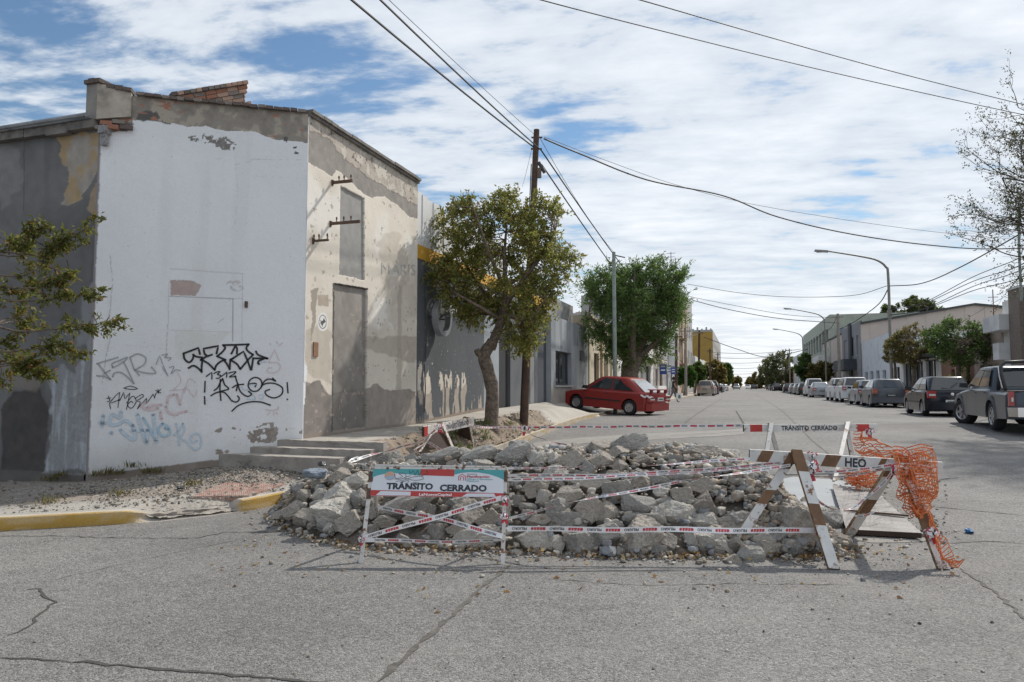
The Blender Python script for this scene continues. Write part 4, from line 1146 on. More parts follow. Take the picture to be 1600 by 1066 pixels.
# ---- dark grey shop next to the corner building
shop = empty('shop_building', (-7, 19, .8), 0, 'dark slate painted shop with yellow band and flaking paint at its foot', 'building')
SHI = Matrix.Translation(-Vector(shop.location))
def ks(o): o.parent = shop; o.matrix_parent_inverse = SHI; return o
def paint_shop(px, py, U, Z):
    c = np.zeros(px.shape + (3,)); rel = np.zeros(px.shape)
    n1 = fbm(U * .9, Z * .9, o=6, s=301); n2 = fbm(U * 7, Z * 7, o=5, s=302); n4 = fbm(U * 5, Z * 1.6, o=6, s=303)
    c[:] = (0.098, .106, .116); c *= (.8 + .4 * n1)[..., None]
    h = Z - np.interp(U, [0, 2, 4.3], [.74, .83, .93])
    a = (sstep(0, .25, U) * (1 - sstep(4.1, 4.35, U)))
    edge = 1.15 - .45 * np.clip((U - 1.6) / 2.7, 0, 1) + (n2 - .5) * .9 - (U > 3.0) * .35
    peel = (h < edge) & (a > .5) & (n4 > .44)
    deep = (h < .95)
    pc = np.where((h > .72 + (n2 - .5) * .4)[..., None], np.array([.60, .545, .47]), np.array([.36, .315, .27])) * (.8 + .4 * n2)[..., None]
    c = np.where(peel[..., None], pc, c); rel -= .004 * peel
    c = mixm(c, (fbm(U * 24, Z * 24, o=3, s=305) > .83), (.45, .43, .40))
    c = mixm(c, soft(h < .07), (.26, .21, .17))
    c = mixm(c, np.clip(1.3 - np.abs(U - .42 - .05 * n2) / .02, 0, 1) * .7, (.05, .05, .055))
    return c, rel + (n2 - .5) * .006
SX = -6.83
ks(wall_mesh('wall', (SX, 14.06), (SX, 18.4), .6, lambda u: 4.44 + 0 * u, 240, 240, paint_shop, None))
M_SLATE = plaster('slate_paint', (.105, .112, .122)); M_BLUEG = plaster('pale_blue_grey_paint', (.30, .33, .36)); M_BLACKD = plaster('black_door_paint', (.025, .025, .028), c2=(.30, .28, .25), mix=(.66, .7), dscale=5)
mb = MB(); mb.box(-9, SX - .03, 18.4, 19.75, .6, 4.44); ks(mb.build('door_panel', M_BLUEG))
mb = MB(); mb.box(-9, SX - .10, 19.75, 20.75, .6, 4.0); ks(mb.build('black_door', M_BLACKD))
mb = MB(); mb.box(-9, SX, 20.75, 22.1, .6, 4.44); mb.box(-9, SX, 19.75, 20.75, 4.0, 4.44); ks(mb.build('wall', M_SLATE))
M_CORR = plaster('grey_metal_sheet', (.20, .205, .215))
y = 22.1
for i in range(6):
    mb = MB(); mb.box(-7.2, SX - .06 + (i % 2) * .02, y + .008, y + .30, .7 + .02 * (i % 3), 3.55); ks(mb.build('sheet_panel', M_CORR)); y += .31
mb = MB(); mb.box(-9, SX, 22.1, 24.0, 3.56, 4.44); mb.box(-9, SX - .1, 24.0, 25.3, .6, 4.44); ks(mb.build('wall', plaster('navy_grey_paint', (.05, .057, .07))))
M_YEL = mat('yellow_band_paint', (.56, .31, .035), .8, var=.12, scale=3)
mb = MB(); mb.box(-9, SX + .015, 14.06, 25.3, 4.443, 4.76); ks(mb.build('band', M_YEL))
M_WCL = mat('white_cladding', (.66, .67, .68), .7, var=.1, scale=3, c2=(.50, .50, .49), mix=(.5, .75), dscale=3)
y = 14.06; i = 0
while y < 20.2:
    mb = MB(); mb.box(-7.2, SX - .01 + (.018 if i % 2 else 0), y, y + .295, 4.763, 5.97 - .02 * i - .012 * (i % 3)); ks(mb.build('cladding_sheet', M_WCL)); y += .3; i += 1
mb = MB(); mb.box(-14, -7.2, 14.1, 25.3, .5, 4.7); ks(mb.build('rear_wall', M_SLATE))
for yy, z0_, z1_ in ((14.55, 2.2, 3.6), (14.50, 1.0, 2.1)):
    mb = MB(); mb.tube([(SX + .02, yy, z0_), (SX + .03, yy + .03, (z0_ + z1_) / 2), (SX + .02, yy - .02, z1_)], .012, 6); ks(mb.build('cable', M_DFRAME))

# round sign with its script letters, standing off the wall
c_ = on_x(691, 497, -6.60)
sign = empty('round_sign', c_, 0, 'ring shaped metal sign with white script letters on the dark shop wall', 'sign')
mb = MB(); n = 40; ro, ri = .43, .33
for i in range(n):
    a, b = 6.2832 * i / n, 6.2832 * (i + 1) / n
    def P(r_, t, x): return (x, r_ * math.cos(t), r_ * math.sin(t))
    mb.quad(P(ro, a, .07), P(ro, b, .07), P(ri, b, .07), P(ri, a, .07)); mb.quad(P(ro, a, -.07), P(ro, b, -.07), P(ro, b, .07), P(ro, a, .07)); mb.quad(P(ri, a, -.07), P(ri, b, -.07), P(ri, b, .07), P(ri, a, .07)); mb.quad(P(ro, a, -.07), P(ro, b, -.07), P(ri, b, -.07), P(ri, a, -.07))
mb.build('ring', mat('ring_metal', (.30, .31, .33), .45, var=.15, metal=.4), sign)
mb = MB(); put_text(mb, 'La Tori', (.10, -.34, .16), (0, 1, 0.0), (0, .12, 1), .42, .018, fit=.95)
V0 = [Vector(v) for v in mb.v]; nF = len(mb.f); m2 = MB(); m2.add(V0, mb.f); m2.add([v - Vector((.05, 0, 0)) for v in V0], mb.f)
m2.build('lettering', mat('white_letters', (.80, .80, .79), .5, var=.05), sign)
for s_ in (-1, 1):
    mb = MB(); mb.bar((-.22, s_ * .3, 0), (-.05, s_ * .36, 0), .03, .03); mb.build('mount', M_DFRAME, sign)
mb = MB(); mb.bar((-.22, 0, -.1), (.08, 0, .1), .03, .03); mb.bar((.05, -.34, .06), (.05, .34, .06), .02, .03); mb.build('letter_rail', M_DFRAME, sign)

# ---- grey workshop with its single window
def paint_work(px, py, U, Z):
    c = np.zeros(px.shape + (3,)); n1 = fbm(U * .8, Z * .8, o=6, s=401); n2 = fbm(U * 5, Z * 5, o=5, s=402); st = fbm(U * 2.5, Z * .3, o=5, s=403)
    c[:] = (.235, .255, .275); c *= (.75 + .5 * n1)[..., None]
    c = mixm(c, sstep(.48, .64, st) * .6, (.36, .38, .40)); c = mixm(c, sstep(.52, .6, fbm(U * 1.5 + 9, Z * .35, o=5, s=404)) * sstep(3.2, 5.2, U) * .75, (.10, .11, .125))
    c = mixm(c, soft((Z < 1.55 + (n2 - .5) * .9)) * .9, (.32, .285, .25), .75 + .5 * n2)
    c = mixm(c, soft(inpoly(px, py, [(848, 558), (857, 560), (857, 578), (848, 577)], .5)), (.17, .165, .16))
    c = mixm(c, soft(inpoly(px, py, [(893, 540), (912, 545), (911, 610), (899, 612)], 3, .1)) * .5, (.40, .40, .39))
    return c, (n2 - .5) * .01
WX = -6.74
wa, wb = on_x(868, 553, WX), on_x(893, 603, WX)
work, kw = block('workshop', 'blue grey weathered workshop with one big window near the red car', 'building', 25.32, 31.9, WX, 8, 4.25, M_BLUEG, .6, [(wa.y, wb.y, 1.62, 2.95)], winm=M_DFRAME)
for o in list(work.children):
    if o.name.startswith('wall'):
        me = o.data
ya, yb = wa.y, wb.y
for o in list(work.children):
    if o.name.startswith('wall'): bpy.data.objects.remove(o)
mb = MB()
for a, b, z0_, z1_, nm in ((25.32, ya, .6, 4.25, 0), (yb, 31.9, .6, 4.25, 0), (ya, yb, .6, 1.62, 0), (ya, yb, 2.95, 4.25, 0)):
    o = wall_mesh('wall', (WX, a), (WX, b), z0_, z1_, max(12, int((b - a) / .05)), max(12, int((z1_ - z0_) / .05)), lambda px, py, U, Z, a=a: paint_work(px, py, U + a - 25.32, Z), None); kw(o)
mb.quad((WX, 25.32, .6), (-14, 25.32, .6), (-14, 25.32, 4.25), (WX, 25.32, 4.25)); mb.quad((WX, 31.9, .6), (-14, 31.9, .6), (-14, 31.9, 4.25), (WX, 31.9, 4.25))
for a, b in ((ya, 0), (yb, 0)): mb.quad((WX, a, 1.62), (WX - .22, a, 1.62), (WX - .22, a, 2.95), (WX, a, 2.95))
mb.quad((WX, ya, 1.62), (WX - .22, ya, 1.62), (WX - .22, yb, 1.62), (WX, yb, 1.62)); mb.quad((WX, ya, 2.95), (WX - .22, ya, 2.95), (WX - .22, yb, 2.95), (WX, yb, 2.95))
kw(mb.build('wall', M_BLUEG))
q = on_x(908, 556, WX); mb = MB(); mb.box(WX - .05, WX + .06, q.y - .3, q.y + .35, q.z - .22, q.z + .22); kw(mb.build('vent_box', M_DFRAME))
mb = MB(); mb.box(WX - 3, WX - .6, 25.4, 31.5, 4.26, 5.25); kw(mb.build('upper_wall', plaster('grey_upper_render', (.30, .30, .30))))

M_CRM = plaster('cream_facade', (.56, .49, .37)); M_WHT = plaster('white_facade', (.66, .65, .63)); M_LILAC = plaster('lilac_grey_facade', (.43, .42, .44)); M_TAN = plaster('tan_facade', (.50, .36, .24)); M_GREYF = plaster('grey_facade', (.36, .355, .345)); M_OCH = plaster('ochre_wall', (.37, .235, .06)); M_BEI = plaster('beige_facade', (.50, .44, .36)); M_BRN = plaster('brick_red_facade', (.27, .14, .10))
def rep(y0, n, w, gap, z0, z1): return [(y0 + i * (w + gap), y0 + i * (w + gap) + w, z0, z1) for i in range(n)]
b, k = block('house', 'cream house with pilasters behind the green lamp pole', 'house', 31.92, 40.2, -6.8, 9, 4.9, M_CRM, .5, [(36.2, 37.4, 1.7, 3.2)], doors=[(33.6, 34.8, .8, 3.2)], cornice=M_CRM)
for yy in (32.2, 35.4, 38.2, 39.8):
    mb = MB(); mb.box(-6.83, -6.70, yy - .16, yy + .16, .7, 4.7); k(mb.build('pilaster', M_TAN if yy == 35.4 else M_CRM))
b, k = block('house', 'low white house behind the trunk of the windblown tree', 'house', 40.25, 49.0, -6.8, 9, 4.3, M_WHT, .5, [(41.6, 42.8, 1.6, 2.9), (46.6, 47.8, 1.6, 3.0)], doors=[(44.2, 45.4, .8, 2.9)])
b, k = block('house', 'white house with a flat beige canopy over a dark porch', 'house', 49.05, 57.5, -6.8, 9, 4.5, M_WHT, .5, [(50, 51.2, 1.6, 2.8)], doors=[(53, 55.6, .8, 3.1)])
mb = MB(); mb.box(-6.78, -5.6, 49.2, 56.5, 3.3, 3.52); k(mb.build('canopy', M_BEI))
mb = MB(); mb.box(-5.9, -5.75, 51.5, 57.2, .5, 1.6); k(mb.build('front_wall', M_WHT))
b, k = block('house', 'grey brown flat roofed house with a tall doorway', 'house', 57.55, 66, -6.8, 9, 5.4, plaster('taupe_facade', (.34, .30, .27)), .5, [(59, 60.2, 1.6, 3.0)], doors=[(62, 64.2, .7, 3.2)])
b, k = block('shop', 'two storey lilac grey shop with a white vertical banner', 'shop', 66.05, 82, -6.8, 12, 8.6, M_LILAC, .5, rep(67.2, 4, 1.2, 2.4, 5.0, 6.6) + rep(67.4, 2, 1.8, 2.6, 1.2, 3.0), doors=[(76, 77.6, .7, 3.0)])
mb = MB(); mb.box(-6.77, -6.0, 70.6, 70.72, 3.4, 6.6); k(mb.build('banner', mat('white_banner', (.78, .78, .78), .6)))
b, k = block('apartment_building', 'tan striped apartment house behind the round green trees', 'building', 82.05, 96, -6.8, 12, 10.4, M_TAN, .5, rep(83, 4, 1.3, 1.9, 1.6, 3.1) + rep(83, 4, 1.3, 1.9, 4.6, 6.1) + rep(83, 4, 1.3, 1.9, 7.4, 8.9), cornice=M_WHT)
for yy in (86.0, 92.4):
    mb = MB(); mb.box(-6.83, -6.62, yy - .5, yy + .5, .6, 10.2); k(mb.build('stripe_panel', M_BEI))
for i in range(3):
    mb = MB(); mb.box(-6.78, -6.1, 82.6, 85.6, 4.0 + i * 2.9, 4.15 + i * 2.9); mb.box(-6.2, -6.1, 82.6, 85.6, 4.153 + i * 2.9, 4.9 + i * 2.9); k(mb.build('balcony', M_BRN))
b, k = block('house', 'white two storey house past the slim grey tower', 'house', 111.6, 135, -6.8, 12, 6.2, M_WHT, .5, rep(113, 5, 1.6, 2.6, 1.6, 3.0) + rep(113, 5, 1.6, 2.6, 4.2, 5.4))
b, k = block('tower_building', 'slim grey concrete tower with antennas on its top', 'building', 96.05, 111.5, -7.2, 14, 14.2, M_GREYF, .5, rep(98, 4, 1.4, 2.2, 5.0, 6.6) + rep(98, 4, 1.4, 2.2, 8.6, 10.2))
mb = MB(); mb.box(-13, -8, 97.6, 106, 14.2, 15.4); k(mb.build('tank_room', M_GREYF))
for yy, h in ((98, 4.6), (101, 3.4), (105, 5.0)):
    mb = MB(); mb.tube([(-9, yy, 15.3), (-9, yy, 15.4 + h)], .05, 5); mb.bar((-9.6, yy, 15.2 + h), (-8.4, yy, 15.2 + h), .05, .05); mb.bar((-9.5, yy, 14.7 + h), (-8.5, yy, 14.7 + h), .05, .05); k(mb.build('antenna', M_DFRAME))
b, k = block('house', 'low white terrace house in front of the ochre wall', 'house', 135.05, 182, -6.8, 14, 6.4, M_WHT, .5, rep(138, 8, 1.6, 3.4, 1.6, 3.2))
b, k = block('apartment_building', 'five storey grey block with an ochre yellow end wall', 'building', 182.05, 250, -6.8, 20, 15.6, M_GREYF, .5, rep(186, 9, 2, 4.6, 4.6, 6.2) + rep(186, 9, 2, 4.6, 8, 9.6) + rep(186, 9, 2, 4.6, 11.4, 13))
mb = MB(); mb.quad((-6.8, 182.02, .5), (-14.8, 182.02, .5), (-14.8, 182.02, 15.1), (-6.8, 182.02, 15.1)); k(mb.build('end_wall', M_OCH))
for i in range(5):
    mb = MB(); mb.box(-12 + i * 1.1, -11.6 + i * 1.1, 186, 187, 15.3, 16.2 + .4 * (i % 2)); k(mb.build('chimney', M_GREYF))
b, k = block('house', 'last grey houses closing the view down the street', 'house', 250.05, 330, -6.8, 14, 8.0, M_BEI, .5, rep(255, 8, 2, 6, 2, 4))

# ---- right side of the street, from near to far
RX = 11.0
M_DBRK = mat('brown_facing_brick', (.165, .125, .10), .9, var=.3, scale=18, bump=.4, bscale=30, c2=(.24, .20, .17), mix=(.45, .6), dscale=22)
b, k = block('modern_house', 'white modern house with a dark brick column at the edge of the street', 'house', 29.2, 36.2, RX, 10, 5.3, M_WHT, .5, [(30, 32, 1.5, 3.0)], side=1)
q0, q1 = on_x(1575, 468, RX - .35), on_x(1592, 468, RX - .35)
ya, yb = sorted((q0.y, q1.y))
mb = MB(); mb.box(RX - .35, RX + .6, ya, yb, .5, 5.55); col_ = k(mb.build('brick_column', M_DBRK))
mb = MB(); mb.box(RX - .4, RX + .65, ya - .06, yb + .06, 5.553, 5.65); k(mb.build('column_cap', M_WHT))
mb = MB(); mb.box(RX - .7, RX - .02, yb + .03, 36.5, 3.95, 4.6); k(mb.build('parapet_box', M_WHT))
b, k = block('house', 'white fronted house with a boxed balcony beside the brick column', 'house', 36.25, 40.5, RX, 10, 4.4, plaster('pinkish_beige', (.38, .30, .26)), .5, [(37, 39.6, 1.0, 2.6)], side=1)
mb = MB(); mb.box(RX - .75, RX - .02, yb + .03, 35.1, 2.7, 3.4); k(mb.build('balcony', M_WHT))
b, k = block('brick_house', 'brick red house with two dark windows behind the planted wall', 'house', 40.55, 46.6, RX, 10, 4.0, M_BRN, .5, [(41.2, 42.2, 1.4, 2.6), (43.6, 44.6, 1.4, 2.5)], side=1, winm=M_DFRAME)
for yy in (40.8, 41.0):
    mb = MB(); mb.box(RX - .5 - (yy - 40.8), RX - .3 - (yy - 40.8), yy - .1, yy + .1, .5, 3.9); k(mb.build('post', M_TAN))
gw = empty('garden_wall', (10.2, 41.5, .6), 0, 'low brown brick garden wall behind the pickup', 'wall')
mb = MB(); mb.box(-.12, .12, -4.2, 4.2, 0, .95); mb.build('wall_body', M_DBRK, gw)
mb = MB(); mb.box(-.17, .17, -4.25, 4.25, .953, 1.02); mb.build('coping', M_TAN, gw)
b, k = block('shop', 'low dark fronted shop with white pillars under the clipped trees', 'shop', 46.65, 61.8, RX, 10, 4.1, M_WHT, .5, rep(47.6, 3, 2.6, .7, .9, 3.2) + rep(58.0, 1, 1.5, .5, .9, 3.0), doors=[(60.3, 61.3, .6, 3.0)], side=1, winm=M_DFRAME)
mb = MB(); mb.box(RX - .9, RX - .02, 47, 57.5, 3.3, 3.5); k(mb.build('awning', M_DFRAME))
b, k = block('white_building', 'plain white building with small square windows in front of the hall', 'building', 61.85, 74.8, RX, 9, 5.75, plaster('cool_white_facade', (.60, .62, .65)), .5, rep(63.2, 4, 1.5, 1.4, 1.4, 2.9), side=1)
# big hall with a low gable turned to the crossing
hall = empty('hall', (20, 90, .5), 0, 'large beige metal clad hall with a low dark edged gable', 'hall')
HI = Matrix.Translation(-Vector(hall.location))
def kh(o): o.parent = hall; o.matrix_parent_inverse = HI; return o
M_HALL = mat('beige_sheeting', (.54, .47, .42), .8, var=.06, scale=1)
hx = [11, 20.6, 31]; hz = [7.55, 9.05, 7.5]
x = 11.0
while x < 31:
    x1 = min(x + .8, 31); za, zb = np.interp([x, x1], hx, hz)
    mb = MB(); y_ = 75.0 + .035 * (int(x / .8) % 2)
    mb.hexa([(x, y_, .5), (x1, y_, .5), (x1, 75.3, .5), (x, 75.3, .5), (x, y_, za), (x1, y_, zb), (x1, 75.3, zb), (x, 75.3, za)]); kh(mb.build('sheet_panel', M_HALL)); x = x1
mb = MB()
for i in range(2):
    a, b_ = (hx[i], hz[i]), (hx[i + 1], hz[i + 1])
    mb.hexa([(a[0], 74.8, a[1] + .003), (b_[0], 74.8, b_[1] + .003), (b_[0], 110, b_[1] + .003), (a[0], 110, a[1] + .003), (a[0], 74.8, a[1] + .2), (b_[0], 74.8, b_[1] + .2), (b_[0], 110, b_[1] + .2), (a[0], 110, a[1] + .2)])
kh(mb.build('roof', mat('dark_roof_edge', (.06, .065, .065), .7, var=.2)))
mb = MB(); mb.box(11.05, 31, 75.35, 109.5, .5, 7.5); kh(mb.build('side_wall', M_HALL))
b, k = block('office_building', 'dark grey two storey office with a projecting slate box', 'building', 75.05, 88, 10.9, .1, 7.9, plaster('mid_grey_facade', (.26, .265, .275)), .5, [(76, 77.3, 4.6, 6.6), (79, 82, 4.6, 6.6), (84, 86.5, 4.6, 6.6), (77, 80, 1.2, 3.0)], side=1, winm=M_DFRAME)
mb = MB(); mb.box(9.7, 10.88, 77.5, 86, 3.2, 4.3); k(mb.build('box_sign', plaster('slate_cladding', (.07, .078, .088))))
mb = MB(); mb.box(10.7, 10.89, 80.2, 81.6, .5, 8.1); k(mb.build('tower_strip', plaster('slate_cladding', (.07, .078, .088))))
gb, k = block('green_building', 'pale green three storey building with a long band of windows', 'building', 100, 142, RX, 14, 10.9, plaster('pale_green_facade', (.40, .43, .36)), .5, rep(102, 9, 3.2, 1.2, 6.6, 9.2) + rep(102, 9, 3.4, 1.0, 1.0, 3.6), side=1)
mb = MB(); mb.box(9.6, 10.98, 101, 141, 4.2, 5.6); k(mb.build('canopy', M_WHT))
# its end wall looks towards us with the same windows
for i in range(3):
    mb = MB(); x0 = 11.7 + i * 3.6; mb.box(x0, x0 + 2.9, 99.93, 99.99, 6.6, 9.2); f = k(mb.build('window', M_FRAME)); m2 = MB()
    for j in range(3): m2.box(x0 + .1 + j * .93, x0 + .95 + j * .93, 99.90, 99.925, 6.75, 9.05)
    o = m2.build('pane', M_GLASSB); o.parent = f
b, k = block('white_building', 'plain white block half hidden past the green building', 'building', 142.05, 170, RX, 14, 8.0, M_WHT, .5, rep(146, 5, 2, 2.6, 2, 3.6), side=1)
b, k = block('shop', 'orange fronted shop far down the right pavement', 'shop', 170.05, 186, RX, 10, 5.2, mat('orange_front', (.55, .26, .05), .8), .5, rep(172, 3, 2, 2, 1.2, 3), side=1)
b, k = block('shop', 'pink fronted shop next to the orange one', 'shop', 186.05, 200, RX, 10, 5.2, mat('pink_front', (.45, .13, .16), .8), .5, rep(188, 3, 2, 2, 1.2, 3), side=1)
b, k = block('house', 'far beige house at the end of the right side', 'house', 200.05, 320, RX, 14, 6.5, M_BEI, .5, rep(205, 10, 2, 6, 1.6, 3.4), side=1)
# ================================================================ TREES AND PLANTS
M_LEAF = mat_attr('leaf', rough=0.55, bump=0, grain=0.0, translucent=0.55, spec=0.4)
M_BARK = mat('grey_brown_bark', (.175, .135, .105), .95, var=.35, scale=9, bump=.9, bscale=26, c2=(.075, .06, .05), mix=(.45, .62), dscale=16)
M_BARKR = mat('reddish_bark', (.16, .095, .065), .95, var=.3, scale=9, bump=.6, bscale=22)
M_TWIG = mat('twig_bark', (.10, .075, .058), .95, var=.3, scale=12)

def leaf_mesh(name, P, D, Ln, Wd, C, parent, rng, fold=.25):
    """one small folded blade per leaf"""
    P = np.asarray(P); D = np.asarray(D); n = len(P)
    D = D / (np.linalg.norm(D, axis=1, keepdims=True) + 1e-9)
    rv = rng.normal(size=(n, 3)); S = np.cross(D, rv); S /= (np.linalg.norm(S, axis=1, keepdims=True) + 1e-9)
    Nn = np.cross(D, S)
    l = (Ln * rng.uniform(.65, 1.25, n))[:, None]; w = (Wd * rng.uniform(.7, 1.2, n))[:, None]
    mid = P + D * l * .45
    V = np.stack([P, mid + S * w / 2 + Nn * w * fold, P + D * l - Nn * l * .12, mid - S * w / 2 + Nn * w * fold], 1).reshape(-1, 3)
    Fq = np.arange(n * 4).reshape(n, 4)
    Cc = np.repeat(C, 4, axis=0)
    return mesh_np(name, V, Fq, [M_LEAF], parent, False, Cc)

def outline_clumps(poly, d, n, rng, thick=1.0, zmin=None, edge=4):
    """clump centres filling the volume whose outline was traced on the survey"""
    xs = [p[0] for p in poly]; ys_ = [p[1] for p in poly]
    out = []; k = 0
    E = [(np.array(a, float), np.array(b, float)) for a, b in zip(poly, poly[1:] + poly[:1])]
    while len(out) < n and k < n * 60:
        k += 1
        x, y = rng.uniform(min(xs), max(xs)), rng.uniform(min(ys_), max(ys_))
        if not inpoly(np.array([x]), np.array([y]), poly)[0]: continue
        q = np.array([x, y]); ds = 1e9
        for a, b in E:
            t = np.clip((q - a) @ (b - a) / ((b - a) @ (b - a) + 1e-9), 0, 1); ds = min(ds, np.linalg.norm(q - a - t * (b - a)))
        if ds < edge: continue
        half = thick * math.sqrt(ds * d / F) * 1.0
        dd = d + rng.uniform(-half, half)
        out.append((np.array(at_d(x, y, dd)), ds * d / F))
    return out

def tree(name, base, trunk, limbs, clumps, cen, label, cat='tree', group=None, leaf=(.055, .024), nsub=8, nleaf=12, spread=.33, cols=((.10, .12, .035), (.15, .12, .045)), bias=(0, 0, .25), droop=.25, seed=1, bark=None, twig_r=.008, tw=True, stray=1.0):
    """trunk: (points, radii); limbs: list of (points, radii); clumps: (centre, depth inside the crown). World coordinates"""
    rng = np.random.default_rng(seed)
    root = empty(name, base, 0, label, cat, group); B = np.array(base)
    mb = MB()
    def knob(pts, rad):
        pp = smooth_pts([tuple(np.array(p) - B) for p in pts], 4); tt = np.linspace(0, 1, len(pp)); rr = np.interp(tt, np.linspace(0, 1, len(rad)), rad)
        rr = [r * (1 + .13 * (rng.random() - .5)) for r in rr]
        mb.tube(pp, rr, 10 if max(rad) > .06 else 6)
    knob(*trunk)
    for l in limbs: knob(*l)
    tips = [np.array(p) for l in limbs for p in smooth_pts(l[0], 4)[3:]] or [np.array(trunk[0][-1])]
    tips = np.array(tips)
    PL, DL, CL = [], [], []
    c0, c1 = np.array(cols[0]), np.array(cols[-1]); bias = np.array(bias); cen = np.array(cen)
    for c, ins in clumps:
        spread_, nsub_ = (spread * .72, max(3, nsub // 2)) if ins < 0 else (spread, nsub)
        j = np.argmin(np.linalg.norm(tips - c, axis=1)); a = tips[j]
        if tw:
            m_ = (a + c) / 2 + rng.normal(size=3) * .06 + np.array([0, 0, .04])
            mb.tube([tuple(a - B), tuple(m_ - B), tuple(c - B)], [twig_r * 1.8, twig_r * 1.3, twig_r * .7], 4, cap=False)
        out = c - cen; out /= (np.linalg.norm(out) + 1e-6)
        tone = rng.random()
        for s in range(nsub_):
            dv = rng.normal(size=3) * .75 + out * .75 * stray + bias * 2; dv /= np.linalg.norm(dv)
            L_ = spread_ * rng.uniform(.5, 1.25)
            st = c + rng.normal(size=3) * spread_ * .22
            if tw and s % 3 == 0: mb.tube([tuple(st - B), tuple(st + dv * L_ * .55 - B), tuple(st + dv * L_ - np.array([0, 0, droop * L_ * .5]) - B)], [twig_r * .6, twig_r * .5, twig_r * .3], 3, cap=False)
            tt = rng.uniform(.1, 1.0, nleaf)
            p = st + dv * (L_ * tt)[:, None] - np.array([0, 0, 1]) * (droop * L_ * .5 * tt ** 2)[:, None] + rng.normal(size=(nleaf, 3)) * spread * .07
            d_ = dv * .8 + rng.normal(size=(nleaf, 3)) * .7 + np.array([0, 0, -droop])
            PL.append(p); DL.append(d_)
            k = np.clip(tone * .5 + rng.random((nleaf, 1)) * .6, 0, 1)
            col = (c0 * (1 - k) + c1 * k) * rng.uniform(.7, 1.3, (nleaf, 1))
            if len(cols) > 2:
                m = rng.random((nleaf, 1)) < .12; col = np.where(m, np.array(cols[1]) * rng.uniform(.8, 1.2, (nleaf, 1)), col)
            CL.append(col)
    mb.build('trunk', bark or M_BARK, root, smooth=True)
    leaf_mesh('crown', np.concatenate(PL) - B, np.concatenate(DL), leaf[0], leaf[1], np.concatenate(CL), root, rng)
    return root

def W(px, py, d): return tuple(at_d(px, py, d))
# ---- street tree by the leaning pole
D1 = 15.8
zb = 0.40
b0 = np.array(G(768, 684, .42)); b0[2] = .36
D1 = float(np.dot(b0, FWDH))
pl = [(790, 287), (806, 296), (822, 312), (848, 300), (866, 316), (884, 330), (876, 352), (888, 372), (892, 396), (906, 405), (904, 418), (886, 424), (880, 450), (884, 472), (862, 478), (858, 500), (846, 520), (842, 545), (820, 552), (806, 560), (796, 540), (782, 520), (770, 500), (748, 522), (728, 540), (738, 508), (716, 492), (702, 478), (680, 484), (668, 462), (676, 440), (660, 422), (680, 404), (662, 384), (682, 368), (674, 346), (692, 326), (700, 300), (712, 296), (722, 312), (742, 306), (762, 314), (776, 300)]
cl = outline_clumps(pl, D1, 300, np.random.default_rng(3), thick=.95, edge=9)
tr = ([tuple(b0 - np.array([0, 0, .15])), W(768, 655, D1), W(769, 610, D1 - .02), W(762, 578, D1 + .02), W(757, 555, D1), W(770, 533, D1)], [.24, .165, .15, .145, .14, .125])
lm = [([W(766, 545, D1), W(776, 520, D1 - .05), W(786, 490, D1 - .1), W(790, 450, D1 - .1), W(788, 400, D1), W(792, 350, D1)], [.125, .10, .085, .06, .04, .02]),
      ([W(757, 556, D1), W(748, 552, D1 - .05), W(744, 546, D1 - .06)], [.10, .085, .06]),
      ([W(784, 500, D1 - .1), W(766, 470, D1 + .3), W(738, 430, D1 + .5), W(716, 390, D1 + .5), W(706, 340, D1 + .4)], [.07, .055, .04, .025, .012]),
      ([W(788, 480, D1 - .1), W(815, 440, D1 - .3), W(846, 400, D1 - .4), W(868, 360, D1 - .4)], [.06, .045, .03, .014]),
      ([W(790, 455, D1 - .1), W(770, 410, D1 - .7), W(752, 360, D1 - .9), W(740, 325, D1 - .9)], [.055, .04, .025, .012]),
      ([W(790, 450, D1 - .1), W(826, 420, D1 + .6), W(858, 380, D1 + .8)], [.05, .035, .014]), ([W(786, 490, D1 - .1), W(826, 500, D1 - .4), W(850, 470, D1 - .5)], [.05, .03, .014]), ([W(784, 500, D1 - .1), W(750, 480, D1 - .6), W(700, 450, D1 - .5), W(680, 420, D1 - .4)], [.05, .035, .02, .01])]
tree('street_tree', tuple(b0), tr, lm, cl, W(785, 420, D1), 'olive green street tree with knotted trunk in front of the dark shop', leaf=(.082, .042), nsub=8, nleaf=13, spread=.31, cols=((.18, .21, .048), (.30, .20, .075), (.28, .28, .075)), bias=(0, 0, .12), droop=.35, seed=5)
